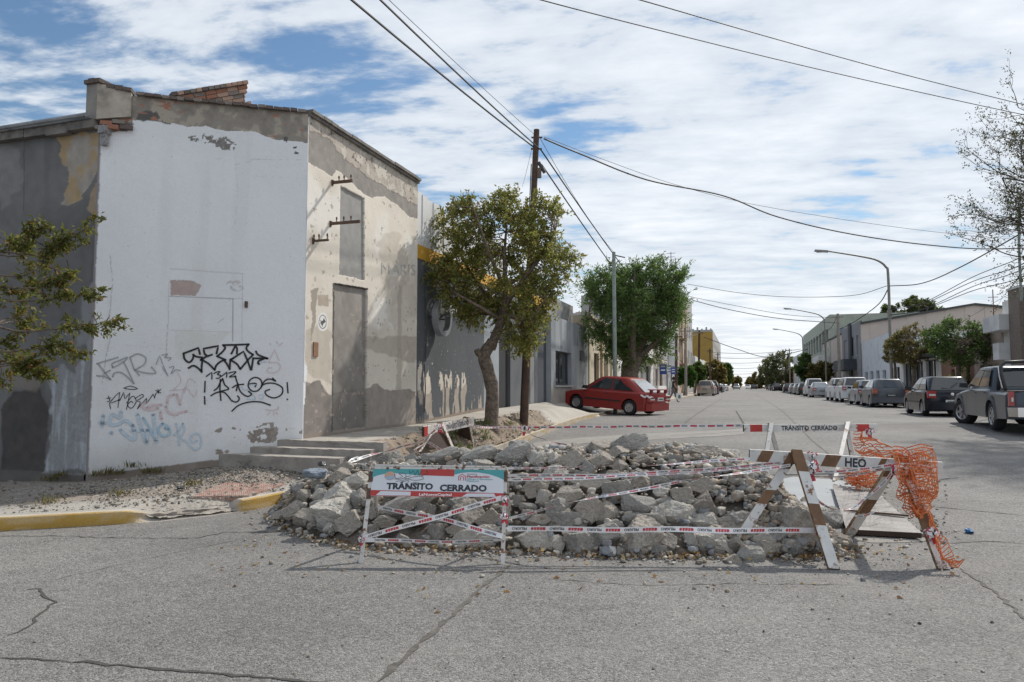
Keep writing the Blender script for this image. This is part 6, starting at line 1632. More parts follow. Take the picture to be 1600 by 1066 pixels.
def interp_profile(pts, x):
    return np.interp(x, [p[0] for p in pts], [p[1] for p in pts])
def make_car(name, label, loc, heading, S, body, group=None, rim=None, detail=True, steer=0.0, pitch=0.0, roll=0.0):
    """car standing at loc, x forward. S: sizes. heading = angle of its nose from +X"""
    root = empty(name, loc, 0, label, 'car' if not S.get('pickup') else 'pickup', group)
    root.rotation_euler = (roll, pitch, heading)
    L_, Wd, wb, wr = S['L'], S['W'], S['wb'], S['wr']; gc = S['gc']; hw = Wd / 2
    xf = S['fo'] + wb / 2 if 'fo' in S else L_ / 2; xr = xf - L_
    ax = (wb / 2, -wb / 2); ra = wr + .055
    top = S['top']                      # (x as fraction from the rear 0..1 , z) upper line of the lower body
    TX = [xr + p[0] * L_ for p in top]; TZ = [p[1] for p in top]
    # side outline, counter-clockwise from the rear bottom
    out = [(xr + .10, gc + .02)]
    def arch(cx):
        n = 9; a0 = math.asin(min(.95, (wr - gc - .0) / ra)) if wr > gc else 0
        return [(cx - ra * math.cos(-a0 + (math.pi + 2 * a0) * i / n), wr + ra * math.sin(-a0 + (math.pi + 2 * a0) * i / n)) for i in range(n + 1)]
    out += arch(ax[1]) + arch(ax[0])
    out += [(xf - .12, gc + .02), (xf - .03, gc + .12), (xf, gc + .30)]
    pts = list(zip(TX, TZ))[::-1]
    out += pts
    out += [(xr, gc + .34), (xr + .02, gc + .14)]
    out = [(x, z) for x, z in out]
    st = [(-1, .085), (-.975, .042), (-.93, .018), (-.84, .003), (-.45, -.006), (.45, -.006), (.84, .003), (.93, .018), (.975, .042), (1, .085)]
    mb = MB(); n = len(out); zmid = .52 * (S['belt'] + gc)
    for t, ins in st:
        for x, z in out:
            isarch = any(math.hypot(x - a, z - wr) < ra + .003 for a in ax)
            zz = z - ins * .9 if z > zmid and not isarch else z
            ex = max(0, (x - (xf - .45)) / .45, ((xr + .40) - x) / .40)
            plan = ex * ex * abs(t) ** 3 * .20
            xx = x - math.copysign(plan + ins * .5, x - (xf + xr) / 2) * (1 if ex > 0 else 0)
            tum = 1 - .10 * max(0, z - S['belt'] * .72) / S['belt'] - .05 * max(0, zmid * .8 - z)
            mb.v.append((xx, t * hw * tum, zz))
    ns = len(st)
    for i in range(ns - 1):
        for k in range(n):
            mb.f.append([i * n + k, i * n + (k + 1) % n, (i + 1) * n + (k + 1) % n, (i + 1) * n + k]); mb.m.append(0)
    mb.f.append([k for k in range(n)]); mb.m.append(0); mb.f.append([(ns - 1) * n + k for k in range(n)][::-1]); mb.m.append(0)
    bd = mb.build('body', [body], root, smooth=True, sharp=32)
    # dark wheel wells / underside
    mb = MB(); mb.box(xr + .25, xf - .25, -hw * .80, hw * .80, gc + .03, wr * 1.55); mb.build('underbody', M_UNDER, root)
    # greenhouse
    g = S['cab']; zb, zr = S['belt'] - .03, S['roof']
    bx0, bx1, rx0, rx1 = [xr + v * L_ for v in g]   # base rear, base front, roof rear, roof front
    wbelt, wroof = hw * .905, hw * S.get('wroof', .70)
    def ring(f, shrink=0.0, kx=0):
        x0 = bx0 + (rx0 - bx0) * f + shrink * 1.5; x1 = bx1 + (rx1 - bx1) * f - shrink * 1.5; w = wbelt + (wroof - wbelt) * f ** 1.15 - shrink
        z = zb + (zr - zb) * f
        cx = (x0 + x1) / 2; l = (x1 - x0) / 2; p = []
        for i in range(28):
            a = 2 * math.pi * i / 28; c, s = math.cos(a), math.sin(a); e = .30
            p.append((cx + l * math.copysign(abs(c) ** e, c) - (1 - 0) * 0, w * math.copysign(abs(s) ** e, s), z))
        return p
    rows = [ring(0), ring(.35), ring(.7), ring(.93)]
    rr = ring(1.0, .035); rows.append([(x, y, zr - .012) for x, y, z in rr]); rr = ring(1.0, .14); rows.append([(x, y, zr + .004) for x, y, z in rr])
    mb = MB(); n = 28
    for r_ in rows: mb.v += r_
    for i in range(len(rows) - 1):
        for k in range(n): mb.f.append([i * n + k, i * n + (k + 1) % n, (i + 1) * n + (k + 1) % n, (i + 1) * n + k]); mb.m.append(0)
    mb.f.append([(len(rows) - 1) * n + k for k in range(n)]); mb.m.append(0)
    mb.build('cabin', [body], root, smooth=True, sharp=38)
    def side(u, f, s, o=.012):          # u 0..1 from rear to front at height fraction f
        x0 = bx0 + (rx0 - bx0) * f; x1 = bx1 + (rx1 - bx1) * f; w = wbelt + (wroof - wbelt) * f ** 1.15
        return (x0 + (x1 - x0) * u, s * (w + o), zb + (zr - zb) * f)
    f0, f1 = .12, .86
    for s in (-1, 1):
        for ua, ub, ta, tb in S['sidewin']:
            m2 = MB(); m2.v += [side(ua, f0, s), side(ub, f0, s), side(tb, f1, s), side(ta, f1, s)]
            mid = [side((ua + ta) / 2, .5, s, .014), side((ub + tb) / 2, .5, s, .014)]
            m2.v = [m2.v[0], m2.v[1], mid[1], m2.v[2], m2.v[3], mid[0]]; m2.f = [[0, 1, 2, 5], [5, 2, 3, 4]]; m2.m = [0, 0]
            m2.build('side_window', M_CGLASS, root)
    def endwin(front, name):
        m2 = MB(); b_, t_ = .10, .90
        for f, yy in ((b_, .84), (t_, .80)):
            x = (bx1 + (rx1 - bx1) * f + .012) if front else (bx0 + (rx0 - bx0) * f - .012); w = (wbelt + (wroof - wbelt) * f ** 1.15) * yy; z = zb + (zr - zb) * f
            for q in (-1, -.5, 0, .5, 1):
                m2.v.append((x + (-.03 if front else .03) * abs(q) ** 3 * .6, w * q, z))
        for k in range(4): m2.f.append([k, k + 1, 5 + k + 1, 5 + k]); m2.m.append(0)
        m2.build(name, S.get('rearglass', M_CGLASS) if not front else M_CGLASS, root)
    endwin(True, 'windscreen'); endwin(False, 'rear_window')
    # wheels
    for i, cx in enumerate(ax):
        for s in (-1, 1):
            w = MB(); tw = .20 if not S.get('pickup') else .25
            w.lathe([(wr * .62, -tw / 2), (wr * .9, -tw / 2), (wr * .985, -tw * .38), (wr, 0), (wr * .985, tw * .38), (wr * .9, tw / 2), (wr * .62, tw / 2)], 22)
            wh = w.build('wheel', M_TYRE, root, smooth=True, sharp=50); wh.location = (cx, s * (hw - tw / 2 - .015), wr)
            if i == 0 and steer: wh.rotation_euler = (0, 0, steer)
            r_ = MB(); yo = s * tw / 2
            r_.lathe([(wr * .64, yo - s * .012), (wr * .60, yo + s * .006), (wr * .54, yo - s * .02)], 22)
            r_.lathe([(wr * .55, yo - s * .05), (.001, yo - s * .05)], 22)
            ns_ = S.get('spokes', 5)
            for k in range(ns_):
                a = 2 * math.pi * k / ns_; c, q = math.cos(a), math.sin(a); d = Vector((c, 0, q)); pz = Vector((-q, 0, c)); ww = wr * (.17 if ns_ <= 5 else .10)
                A = d * wr * .08; B = d * wr * .57; oo = Vector((0, yo - s * .012, 0)); o2 = Vector((0, yo - s * .05, 0))
                r_.hexa([A - pz * ww * .8 + o2, B - pz * ww + o2, B + pz * ww + o2, A + pz * ww * .8 + o2, A - pz * ww * .8 + oo, B - pz * ww + oo, B + pz * ww + oo, A + pz * ww * .8 + oo])
            r_.build('rim', rim or M_RIM, wh)
    if not detail: 
        for s in (-1, 1):
            m2 = MB(); m2.box(xr - .01, xr + .10, s * hw * .62 - .12, s * hw * .62 + .12, S['belt'] * .74, S['belt'] * .92); m2.build('tail_lamp', M_LRED, root)
        m2 = MB(); m2.box(xr - .025, xr + .03, -.2, .2, S['belt'] * .55, S['belt'] * .66); m2.build('number_plate', M_PLATED, root)
        return root
    for s in (-1, 1):
        zt0, zt1 = S.get('tz', (S['belt'] * .70, S['belt'] * .95)); y0, y1 = S.get('ty', (.60, .93)); d_ = S.get('tdepth', .16)
        m2 = MB(); a, b = sorted((s * hw * y0, s * hw * y1)); m2.hexa([(xr - .006 + .03 * (s < 0) * 0, a, zt0), (xr + d_, a, zt0), (xr + d_, b, zt0), (xr + .02, b, zt0), (xr + .0, a, zt1), (xr + d_, a, zt1), (xr + d_, b, zt1), (xr + .03, b, zt1)])
        lo = m2.build('tail_lamp', M_LRED, root)
        m2 = MB(); zm = zt0 + (zt1 - zt0) * .3; m2.box(xr - .012, xr + .05, a + .02, b - .05, zm, zm + (zt1 - zt0) * .28); m2.build('lamp_insert', M_LWHT if not S.get('amber') else M_LAMB, lo)
        m2 = MB(); a, b = sorted((s * hw * .55, s * hw * .88)); m2.box(xf - .20, xf - .012, a, b, S['belt'] * .58, S['belt'] * .73); m2.build('headlight', M_LWHT, root)
        # mirror
        mx = bx1 - .28; m2 = MB(); y_ = s * hw * .93; m2.hexa([(mx - .06, y_, zb + .02), (mx + .12, y_, zb + .02), (mx + .10, y_ + s * .2, zb + .04), (mx - .03, y_ + s * .2, zb + .04), (mx - .06, y_, zb + .15), (mx + .05, y_, zb + .15), (mx + .04, y_ + s * .19, zb + .16), (mx - .03, y_ + s * .19, zb + .16)]); m2.build('mirror', M_TRIM, root)
        # door handles, door gaps, rubbing strip
        ys_ = s * hw * 1.002
        for hx in S.get('handles', (.36, .60)):
            m2 = MB(); x = xr + hx * L_; a, b = sorted((s * hw * .955, s * (hw * .985))); m2.box(x - .08, x + .08, a, b, S['belt'] - .15, S['belt'] - .12); m2.build('door_handle', M_TRIM, root)
        for gx_ in S.get('gaps', (.38, .62, .74)):
            x = xr + gx_ * L_; m2 = MB(); prof = []
            for z in np.linspace(gc + .10, S['belt'] - .05, 6):
                tum = 1 - .10 * max(0, z - S['belt'] * .72) / S['belt'] - .05 * max(0, zmid * .8 - z); prof.append((z, s * (hw * tum + .003 - (.02 if z > S['belt'] - .08 else 0))))
            for (za, ya), (zb_, yb_) in zip(prof[:-1], prof[1:]): m2.quad((x - .006, ya, za), (x + .006, ya, za), (x + .006, yb_, zb_), (x - .006, yb_, zb_))
            m2.build('door_seam', M_TRIM, root)
        if S.get('strip'):
            m2 = MB(); a, b = sorted((s * hw * .985, s * (hw * 1.005))); m2.box(ax[1] + ra + .03, ax[0] - ra - .03, a, b, gc + .30, gc + .35); m2.build('rubbing_strip', M_TRIM, root)
        if S.get('flare'):
            for cx in ax:
                m2 = MB(); n_ = 12
                for i in range(n_):
                    a0, a1 = math.pi * (i / n_) * 1.1 - .15, math.pi * ((i + 1) / n_) * 1.1 - .15
                    for_ = [(cx + r * math.cos(t), s * (hw + o), wr + r * math.sin(t)) for r, t, o in ((ra - .01, a0, .03), (ra - .01, a1, .03), (ra + .09, a1, .005), (ra + .09, a0, .005))]; m2.quad(*for_)
                m2.build('arch_flare', S['flare'], root)
    zp = S.get('plate_z', S['belt'] * .62)
    m2 = MB(); m2.box(xr - .022, xr + .02, -.21, .21, zp, zp + .13); pl_ = m2.build('number_plate', S.get('plate', M_PLATED), root)
    m2 = MB()
    for k in range(6): m2.box(xr - .026, xr - .0225, -.16 + k * .055, -.125 + k * .055, zp + .035, zp + .095)
    o = m2.build('plate_characters', M_PLATED if S.get('plate') is M_PLATE else M_PLATE, pl_); o['kind'] = 'stuff'
    m2 = MB(); bz0, bz1 = S.get('bump', (gc + .06, gc + .33)); m2.hexa([(xr - .035, -hw * .80, bz0), (xr + .14, -hw * .97, bz0), (xr + .14, hw * .97, bz0), (xr - .035, hw * .80, bz0), (xr - .03, -hw * .80, bz1), (xr + .14, -hw * .985, bz1), (xr + .14, hw * .985, bz1), (xr - .03, hw * .80, bz1)])
    m2.build('rear_bumper', S.get('bumper', body), root)
    m2 = MB(); m2.hexa([(xf - .14, -hw * .97, bz0), (xf + .03, -hw * .78, bz0), (xf + .03, hw * .78, bz0), (xf - .14, hw * .97, bz0), (xf - .14, -hw * .985, bz1), (xf + .025, -hw * .78, bz1), (xf + .025, hw * .78, bz1), (xf - .14, hw * .985, bz1)])
    m2.build('front_bumper', S.get('bumper', body), root)
    if S.get('wiper', True):
        m2 = MB(); x = bx0 + (rx0 - bx0) * .2 - .03; z = zb + (zr - zb) * .2; m2.bar((x, 0, z - .03), (x + .02, .3, z + .02), .015, .012); m2.build('wiper', M_TRIM, root)
    return root

SW4 = [(.075, .47, .20, .475), (.50, .90, .505, .83)]          # rear and front side glass: bottom rear/front, top rear/front
SW6 = [(.03, .20, .10, .21), (.225, .53, .235, .535), (.56, .92, .565, .85)]
HATCH = dict(L=3.93, W=1.66, wb=2.47, wr=.29, gc=.19, belt=.93, roof=1.44, top=[(0, .74), (.006, .84), (.03, .93), (.30, .95), (.66, .93), (.72, .90), (.88, .80), (.97, .68), (1, .60)], cab=(.03, .76, .135, .56), sidewin=SW4, wroof=.68)
HATCH2 = dict(HATCH, L=4.2, W=1.78, wb=2.62, wr=.315, belt=.98, roof=1.46, top=[(0, .76), (.008, .88), (.03, .98), (.30, .99), (.68, .96), (.86, .84), (.96, .72), (1, .62)], cab=(.03, .80, .165, .58), tz=(.70, .95), ty=(.70, .96), wroof=.65)
SEDAN = dict(L=4.4, W=1.72, wb=2.55, wr=.30, gc=.19, belt=.93, roof=1.45, top=[(0, .80), (.01, .97), (.14, .99), (.17, .97), (.66, .94), (.86, .82), (.96, .70), (1, .6)], cab=(.14, .78, .28, .60), sidewin=SW4, tz=(.66, .9))
SUV = dict(L=4.33, W=1.82, wb=2.67, wr=.345, gc=.24, belt=1.10, roof=1.67, top=[(0, .95), (.01, 1.10), (.3, 1.12), (.70, 1.08), (.84, 1.0), (.95, .9), (1, .74)], cab=(.02, .80, .09, .60), sidewin=SW6, wroof=.70, tz=(.82, 1.05), ty=(.66, .93))
COUPE = dict(L=4.1, W=1.65, wb=2.40, wr=.285, gc=.17, belt=.87, roof=1.385, top=[(0, .80), (.008, .87), (.05, .885), (.13, .88), (.64, .86), (.68, .84), (.86, .76), (.96, .66), (.99, .60), (1, .52)], cab=(.055, .755, .25, .56), sidewin=[(.15, .50, .34, .50), (.525, .90, .53, .80)], wroof=.70, spokes=8, tz=(.56, .76), ty=(.50, .96), tdepth=.12, plate=M_PLATE, plate_z=.585, gaps=(.42, .72), handles=(.46,), amber=False, strip=True, rearglass=mat('painted_reflection_glass', (.34, .36, .38), .06, var=.05, spec=.9), wiper=False)  # rear glass: bright reflection painted in as a pale base colour
PICK = dict(L=5.25, W=1.77, wb=2.98, wr=.37, gc=.32, belt=1.09, roof=1.66, top=[(0, .95), (.005, .99), (.30, 1.0), (.31, 1.05), (.36, 1.08), (.66, 1.07), (.72, 1.05), (.84, .99), (.93, .92), (.98, .82), (1, .70)], cab=(.315, .77, .35, .615), sidewin=[(.07, .44, .10, .45), (.475, .93, .48, .81)], wroof=.73, pickup=True, tz=(.66, 1.0), ty=(.86, .985), tdepth=.07, flare=mat('grey_flare', (.065, .07, .075), .6), gaps=(.335, .52, .70), handles=(.37, .535), spokes=6, bump=(.40, .62), bumper=M_CHROME, wiper=False, fo=.85)

UPROAD = math.pi / 2
RED = paint('red_paint', (.25, .026, .022), rough=.38)
# red car: nose up on the pavement, tail in the road
rp_, fp_ = GR(983, 649), Vector((-6.35, 28.55, .62))
rear_g = at_d(990, 648, 26.6)
q_r = GR(984, 649); hd = math.radians(90 + 18.09 + 50)
cx_, cy_ = q_r.x, q_r.y
fwdv = Vector((math.cos(hd), math.sin(hd), 0)); rgt = Vector((fwdv.y, -fwdv.x, 0))
# left rear wheel touches q_r
cen_ = q_r + fwdv * (COUPE['wb'] / 2) + rgt * (COUPE['W'] / 2 - .1)
rise = .17
redcar = make_car('red_car', 'faded red three door car with rear spoiler parked nose up on the pavement', (cen_.x, cen_.y,   .5 + rise / 2 + .005), hd, COUPE, RED, pitch=-math.atan2(rise, COUPE['wb']))
xr_ = -COUPE['L'] / 2
mb = MB(); mb.hexa([(xr_ + .02, -.66, .985), (xr_ + .20, -.66, .99), (xr_ + .20, .66, .99), (xr_ + .02, .66, .985), (xr_ + .0, -.66, 1.01), (xr_ + .18, -.66, 1.02), (xr_ + .18, .66, 1.02), (xr_ + .0, .66, 1.01)]); sp_ = mb.build('spoiler', RED, redcar)
for y in (-.55, 0, .55):
    mb = MB(); mb.box(xr_ + .04, xr_ + .14, y - .05, y + .05, .86, .986); mb.build('spoiler_foot', RED, sp_)
mb = MB(); mb.box(xr_ - .02, xr_ + .01, -.76, .76, .70, .715); mb.build('boot_line', M_TRIM, redcar)
# torn strip of white tape over the left tail lamp
mb = MB(); ribbon(mb, smooth_pts([(xr_ + .36, .835, .80), (xr_ + .20, .835, .73), (xr_ + .1, .83, .78), (xr_ + .0, .81, .72), (xr_ - .03, .72, .76), (xr_ - .03, .60, .73)], 3), .07, (-.4, 1, 0)); mb.build('torn_tape', M_SWHT, redcar)

def right_car(kind, spec, yrear, body, lab, dx=0, detail=True, **k):
    x = 6.3 + spec['W'] / 2 - .08 + dx; wb = spec['wb']
    return make_car(kind, lab, (x, yrear + wb / 2, rz(yrear + 1)), UPROAD, spec, body, group='cars parked along the right kerb', detail=detail, **k)
GRY = paint('gunmetal_paint', (.09, .10, .115), .25); BLKB = paint('blue_black_paint', (.007, .010, .018), rough=.22); SIL = paint('silver_paint', (.34, .355, .375), .4); WHT_ = paint('white_car_paint', (.66, .67, .68)); DGRY = paint('dark_grey_paint', (.06, .066, .075), .2); BEI_ = paint('beige_car_paint', (.36, .31, .255), .3); MAR_ = paint('maroon_paint', (.09, .02, .022)); GRN_ = paint('dark_green_paint', (.03, .05, .045))
PGRY = paint('pickup_grey_paint', (.075, .086, .102), .25)
pk = right_car('pickup', PICK, 21.0, PGRY, 'grey double cab pickup with a roll bar and one front wheel turned out', dx=-.15, steer=R(28))
pk['category'] = 'pickup'; pk.rotation_euler.z = UPROAD - R(1.5)
# pickup bed: dark cover, roll bar
xr_ = PICK['fo'] + PICK['wb'] / 2 - PICK['L']
mb = MB(); mb.box(xr_ + .08, xr_ + 1.50, -.72, .72, 1.0, 1.018); mb.build('bed_cover', M_TRIM, pk)
mb = MB(); x0 = xr_ + 1.45
for s in (-1, 1): mb.tube([(x0 - .55, s * .68, 1.03), (x0 - .25, s * .67, 1.42), (x0, s * .62, 1.62), (x0 + .06, s * .5, 1.74), (x0 + .06, 0, 1.76)], .042, 8); mb.tube([(x0 + .04, s * .68, 1.03), (x0 + .05, s * .63, 1.60)], .042, 8)
mb.build('roll_bar', M_TRIM, pk, smooth=True)
for s in (-1, 1):
    mb = MB(); ribbon(mb, [(x0 - .50, s * .735, 1.08), (x0 - .25, s * .725, 1.40), (x0 - .02, s * .675, 1.62)], .05, (0, s, .3)); mb.build('roll_bar_trim', M_CHROME, pk)
black = right_car('black_hatchback', dict(HATCH, tz=(.66, .92), plate=M_PLATE, plate_z=.47, strip=True), 29.3, BLKB, 'black five door hatchback parked behind the grey pickup with a pale plate')
mb = MB(); mb.lathe([(.055, -.01), (.055, .01), (.0, .012)], 16, axis='y'); o = mb.build('badge', M_CHROME, black); o.rotation_euler = (0, 0, UPROAD); o.location = (-HATCH['L'] / 2 - .015, 0, .80)
right_car('grey_hatchback', dict(HATCH2, plate_z=.56, amber=True), 40.4, GRY, 'gunmetal rounded hatchback parked in front of the black one')
right_car('silver_hatchback', HATCH, 45.2, SIL, 'silver hatchback squeezed between the gunmetal car and the white suv')
right_car('white_suv', SUV, 52.0, WHT_, 'white suv with dark rear window before the silver hatchback')
right_car('white_suv', dict(SUV, W=1.76), 57.6, WHT_, 'second white suv half hidden by the nearer white one', detail=False)
right_car('silver_sedan', dict(SEDAN, rearglass=mat('painted_reflection_glass', (.34, .36, .38), .06)), 72.6, SIL, 'silver sedan with a wide boot parked past the two white suvs')  # rear window again carries its reflection as pale colour
right_car('white_van', dict(SUV, roof=1.85), 79.5, WHT_, 'tall pale van just behind the silver sedan', detail=False)
right_car('dark_hatchback', HATCH, 89.6, GRN_, 'dark green hatchback beyond the pale van', detail=False)
right_car('silver_hatchback', HATCH, 96.8, SIL, 'farther silver car after the dark green hatchback', detail=False)
right_car('silver_sedan', SEDAN, 105.5, SIL, 'pale grey sedan in the far right row', detail=False)
right_car('dark_hatchback', HATCH, 121, DGRY, 'dark grey hatchback ahead of the gap in the far row', detail=False)
right_car('black_sedan', SEDAN, 158, BLKB, 'black sedan under the tall airy tree', detail=False)
right_car('grey_suv', SUV, 166, GRY, 'grey suv past the black sedan', detail=False)
right_car('dark_hatchback', HATCH, 178, DGRY, 'small dark car after the grey suv', detail=False)
right_car('silver_hatchback', HATCH, 190, SIL, 'tiny silver car near the end of the right row', detail=False)
right_car('dark_hatchback', HATCH, 204, GRN_, 'last dark car of the right row', detail=False)
def left_car(kind, spec, yrear, body, lab, dx=0, detail=False, **k):
    x = -4.75 + spec['W'] / 2 + dx
    return make_car(kind, lab, (x, yrear + spec['wb'] / 2, .5), UPROAD, spec, body, group='cars parked along the left kerb', detail=detail, **k)
left_car('beige_suv', SUV, 80, BEI_, 'beige suv parked first in the left row beside the ball trees', detail=True)
left_car('silver_hatchback', HATCH2, 87.5, SIL, 'silver hatchback just past the beige suv on the left')
left_car('maroon_suv', dict(SUV, roof=1.8), 94.5, MAR_, 'tall maroon suv behind the silver hatchback on the left')
left_car('dark_sedan', SEDAN, 118, GRN_, 'dark sedan farther along the left kerb')
left_car('silver_hatchback', HATCH, 130, SIL, 'pale hatchback after the dark sedan on the left')
left_car('white_sedan', SEDAN, 152, WHT_, 'white sedan near the end of the left row')
left_car('silver_sedan', SEDAN, 166, SIL, 'grey sedan last in the left row')
for x, y, sp, b, lab, fac in ((-1.6, 215, SUV, SIL, 'silver car driving towards us far down the street', -1), (1.8, 235, HATCH, WHT_, 'white car driving towards us near the vanishing point', -1), (3.2, 225, HATCH, DGRY, 'dark car driving away far down the street', 1), (4.4, 260, SEDAN, DGRY, 'dark sedan driving away at the street end', 1)):
    make_car('moving_car', lab, (x, y, .5), UPROAD * fac, sp, b, detail=False, group='cars moving far down the street')
# ================================================================ THE HEAP OF BROKEN CONCRETE
# in the heap's own frame: a = along the camera's right-hand direction, b = away from it
def AB(a, b): 
    q = RIGHT * a + FWDH * b; return float(q[0]), float(q[1])
_A = [-3.3, -2.95, -2.5, -2.0, -1.5, -1.0, -.5, 0, .5, 1.0, 1.5, 2.0, 2.35, 2.7, 3.05, 3.4]
_FR = [9.3, 8.65, 7.95, 7.4, 7.05, 6.95, 6.95, 6.9, 6.78, 6.72, 6.66, 6.72, 6.72, 6.6, 6.7, 7.0]
_CR = [9.6, 9.2, 8.9, 8.8, 8.7, 8.65, 8.6, 8.55, 8.5, 8.45, 8.35, 8.2, 7.9, 7.6, 7.4, 7.4]
_CY = {-3.3: 800, -2.95: 770, -2.5: 742, -2.0: 726, -1.5: 718, -1.0: 712, -.5: 706, 0: 704, .5: 700, 1.0: 700, 1.5: 699, 2.0: 697, 2.35: 705, 2.7: 740, 3.05: 800, 3.4: 850}
_HC = [max(.02, EYE - (_CY[a] - 603) * c / F) for a, c in zip(_A, _CR)]
def heap_h(a, b):
    fr, cr, hc = np.interp(a, _A, _FR), np.interp(a, _A, _CR), np.interp(a, _A, _HC)
    t = np.clip((b - fr) / (cr - fr), 0, 1); f1 = np.sin(t * math.pi / 2) ** .85
    t2 = np.clip((b - cr) / 1.9, 0, 1); f2 = 1 - sstep(0, 1, t2)
    return np.where(b < cr, f1, f2) * hc * (np.abs(a) < 3.45) + 0.0
def heap_z(a, b):
    x, y = AB(a, b); return rz(y) + float(heap_h(a, b))
M_RUB = mat_attr('rubble_dust', rough=.95, bump=.9, bscale=28, grain=.35, gscale=22)
na, nb = 200, 120
ga, gb_ = np.meshgrid(np.linspace(-3.6, 3.6, na), np.linspace(6.2, 11.6, nb), indexing='ij')
gh = np.vectorize(heap_h)(ga, gb_)
gx_ = RIGHT[0] * ga + FWDH[0] * gb_; gy_ = RIGHT[1] * ga + FWDH[1] * gb_
nn = fbm(gx_ * 4, gy_ * 4, o=5, s=71); n5 = fbm(gx_ * 18, gy_ * 18, o=3, s=72)
m_ = sstep(0.0, .12, gh)
gz_ = np.vectorize(rz)(gy_) + np.maximum(gh - .13, -.05 * (1 - m_)) + m_ * ((nn - .5) * .25 + (n5 - .5) * .05) - .02 * (1 - m_) - .012
cc_ = np.zeros(ga.shape + (3,)); cc_[:] = (.17, .145, .12); cc_ *= (.5 + n5)[..., None]
o = mesh_np('rubble_core', np.stack([gx_, gy_, gz_], -1).reshape(-1, 3), grid_faces(na, nb), [M_RUB], None, True, cc_.reshape(-1, 3))
tag(o, 'crushed earth and grit filling the inside of the rubble heap', 'rubble', kind='stuff')

# rocks: an icosphere cut by random planes and roughened
def ico(sub):
    t = (1 + 5 ** .5) / 2
    v = [(-1, t, 0), (1, t, 0), (-1, -t, 0), (1, -t, 0), (0, -1, t), (0, 1, t), (0, -1, -t), (0, 1, -t), (t, 0, -1), (t, 0, 1), (-t, 0, -1), (-t, 0, 1)]
    f = [(0, 11, 5), (0, 5, 1), (0, 1, 7), (0, 7, 10), (0, 10, 11), (1, 5, 9), (5, 11, 4), (11, 10, 2), (10, 7, 6), (7, 1, 8), (3, 9, 4), (3, 4, 2), (3, 2, 6), (3, 6, 8), (3, 8, 9), (4, 9, 5), (2, 4, 11), (6, 2, 10), (8, 6, 7), (9, 8, 1)]
    v = [np.array(p) / np.linalg.norm(p) for p in v]
    for _ in range(sub):
        c = {}; nf = []
        def mid(i, j):
            k = (min(i, j), max(i, j))
            if k not in c: q = v[i] + v[j]; v.append(q / np.linalg.norm(q)); c[k] = len(v) - 1
            return c[k]
        for a, b, d in f:
            x, y, z = mid(a, b), mid(b, d), mid(d, a); nf += [(a, x, z), (b, y, x), (d, z, y), (x, y, z)]
        f = nf
    return np.array(v), np.array(f)
ICO4, ICO3, ICO1 = ico(4), ico(3), ico(1)
def rock_mat(name, c, c2, sc=9):
    m = mat(name, c, .93, var=.22, scale=sc, bump=.75, bscale=42, c2=c2, mix=(.50, .60), dscale=sc * 3.2); return m
M_ROCK = [rock_mat('concrete_grey', (.345, .33, .305), (.225, .21, .19)), rock_mat('concrete_warm', (.375, .34, .295), (.265, .23, .195)), rock_mat('concrete_pale', (.47, .445, .40), (.34, .31, .27)), rock_mat('concrete_dark', (.28, .25, .215), (.19, .168, .145)), rock_mat('stone_bluish', (.25, .27, .29), (.36, .37, .38), 6)]
def rock_mesh(seed, base, box=.5, rough=.085, mi=0, name='concrete_chunk'):
    rng = np.random.default_rng(seed); V, Fq = base; V = V.copy()
    n = int(rng.integers(8, 13))
    # main planes: roughly a broken block, plus random bevels
    Q, _ = np.linalg.qr(rng.normal(size=(3, 3)))
    planes = [(Q[:, i] * s, rng.uniform(.52, .72)) for i in range(3) for s in (-1, 1)] if rng.random() < .75 else []
    for _ in range(n):
        d = rng.normal(size=3); planes.append((d / np.linalg.norm(d), rng.uniform(.62, .86)))
    r = np.ones(len(V))
    for d, h in planes:
        c = V @ d; r = np.minimum(r, np.where(c > 1e-3, h / np.maximum(c, 1e-3), 9))
    P = V * r[:, None]
    w = (fbm(P[:, 0] * 2.2 + seed, P[:, 1] * 2.2, P[:, 2] * 2.2, o=5, s=seed) - .5); w2 = fbm(P[:, 0] * 9 + seed, P[:, 1] * 9, P[:, 2] * 9, o=3, s=seed + 3) - .5
    P = P * (1 + w * rough * 3.2 + w2 * rough * 2.0)[:, None]
    P -= (P.max(0) + P.min(0)) / 2; P /= (P.max(0) - P.min(0))        # unit box
    me = bpy.data.meshes.new(name); me.vertices.add(len(P)); me.vertices.foreach_set('co', P.astype(np.float32).ravel())
    me.loops.add(Fq.size); me.loops.foreach_set('vertex_index', Fq.astype(np.int32).ravel()); me.polygons.add(len(Fq)); me.polygons.foreach_set('loop_start', np.arange(0, Fq.size, 3, dtype=np.int32))
    me.polygons.foreach_set('use_smooth', np.ones(len(Fq), bool)); me.materials.append(M_ROCK[mi]); me.update(calc_edges=True); me.set_sharp_from_angle(angle=R(28))
    return me
BIGR = [rock_mesh(100 + i, ICO4, mi=(0, 1, 2, 0, 1, 3, 0, 2, 1, 0, 1, 2, 0, 1)[i]) for i in range(14)]
MIDR = [rock_mesh(200 + i, ICO3, rough=.09, mi=(0, 1, 2, 1, 0, 3, 4, 0, 1, 2)[i]) for i in range(10)]
RR = random.Random(77)
G_ROCK = 'broken concrete chunks of the rubble heap'; LAB_ROCK = 'smaller broken concrete chunk wedged among the large ones of the heap'
placed = []
def rock(p, sx, sy, sz, rot, me, label=LAB_ROCK, cat='rock', group=G_ROCK, name='concrete_chunk'):
    o = bpy.data.objects.new(name, me); COL.objects.link(o); o.location = p; o.scale = (sx, sy, sz); o.rotation_euler = rot
    tag(o, label, cat, group); placed.append((np.array(p), max(sx, sy, sz) / 2)); return o
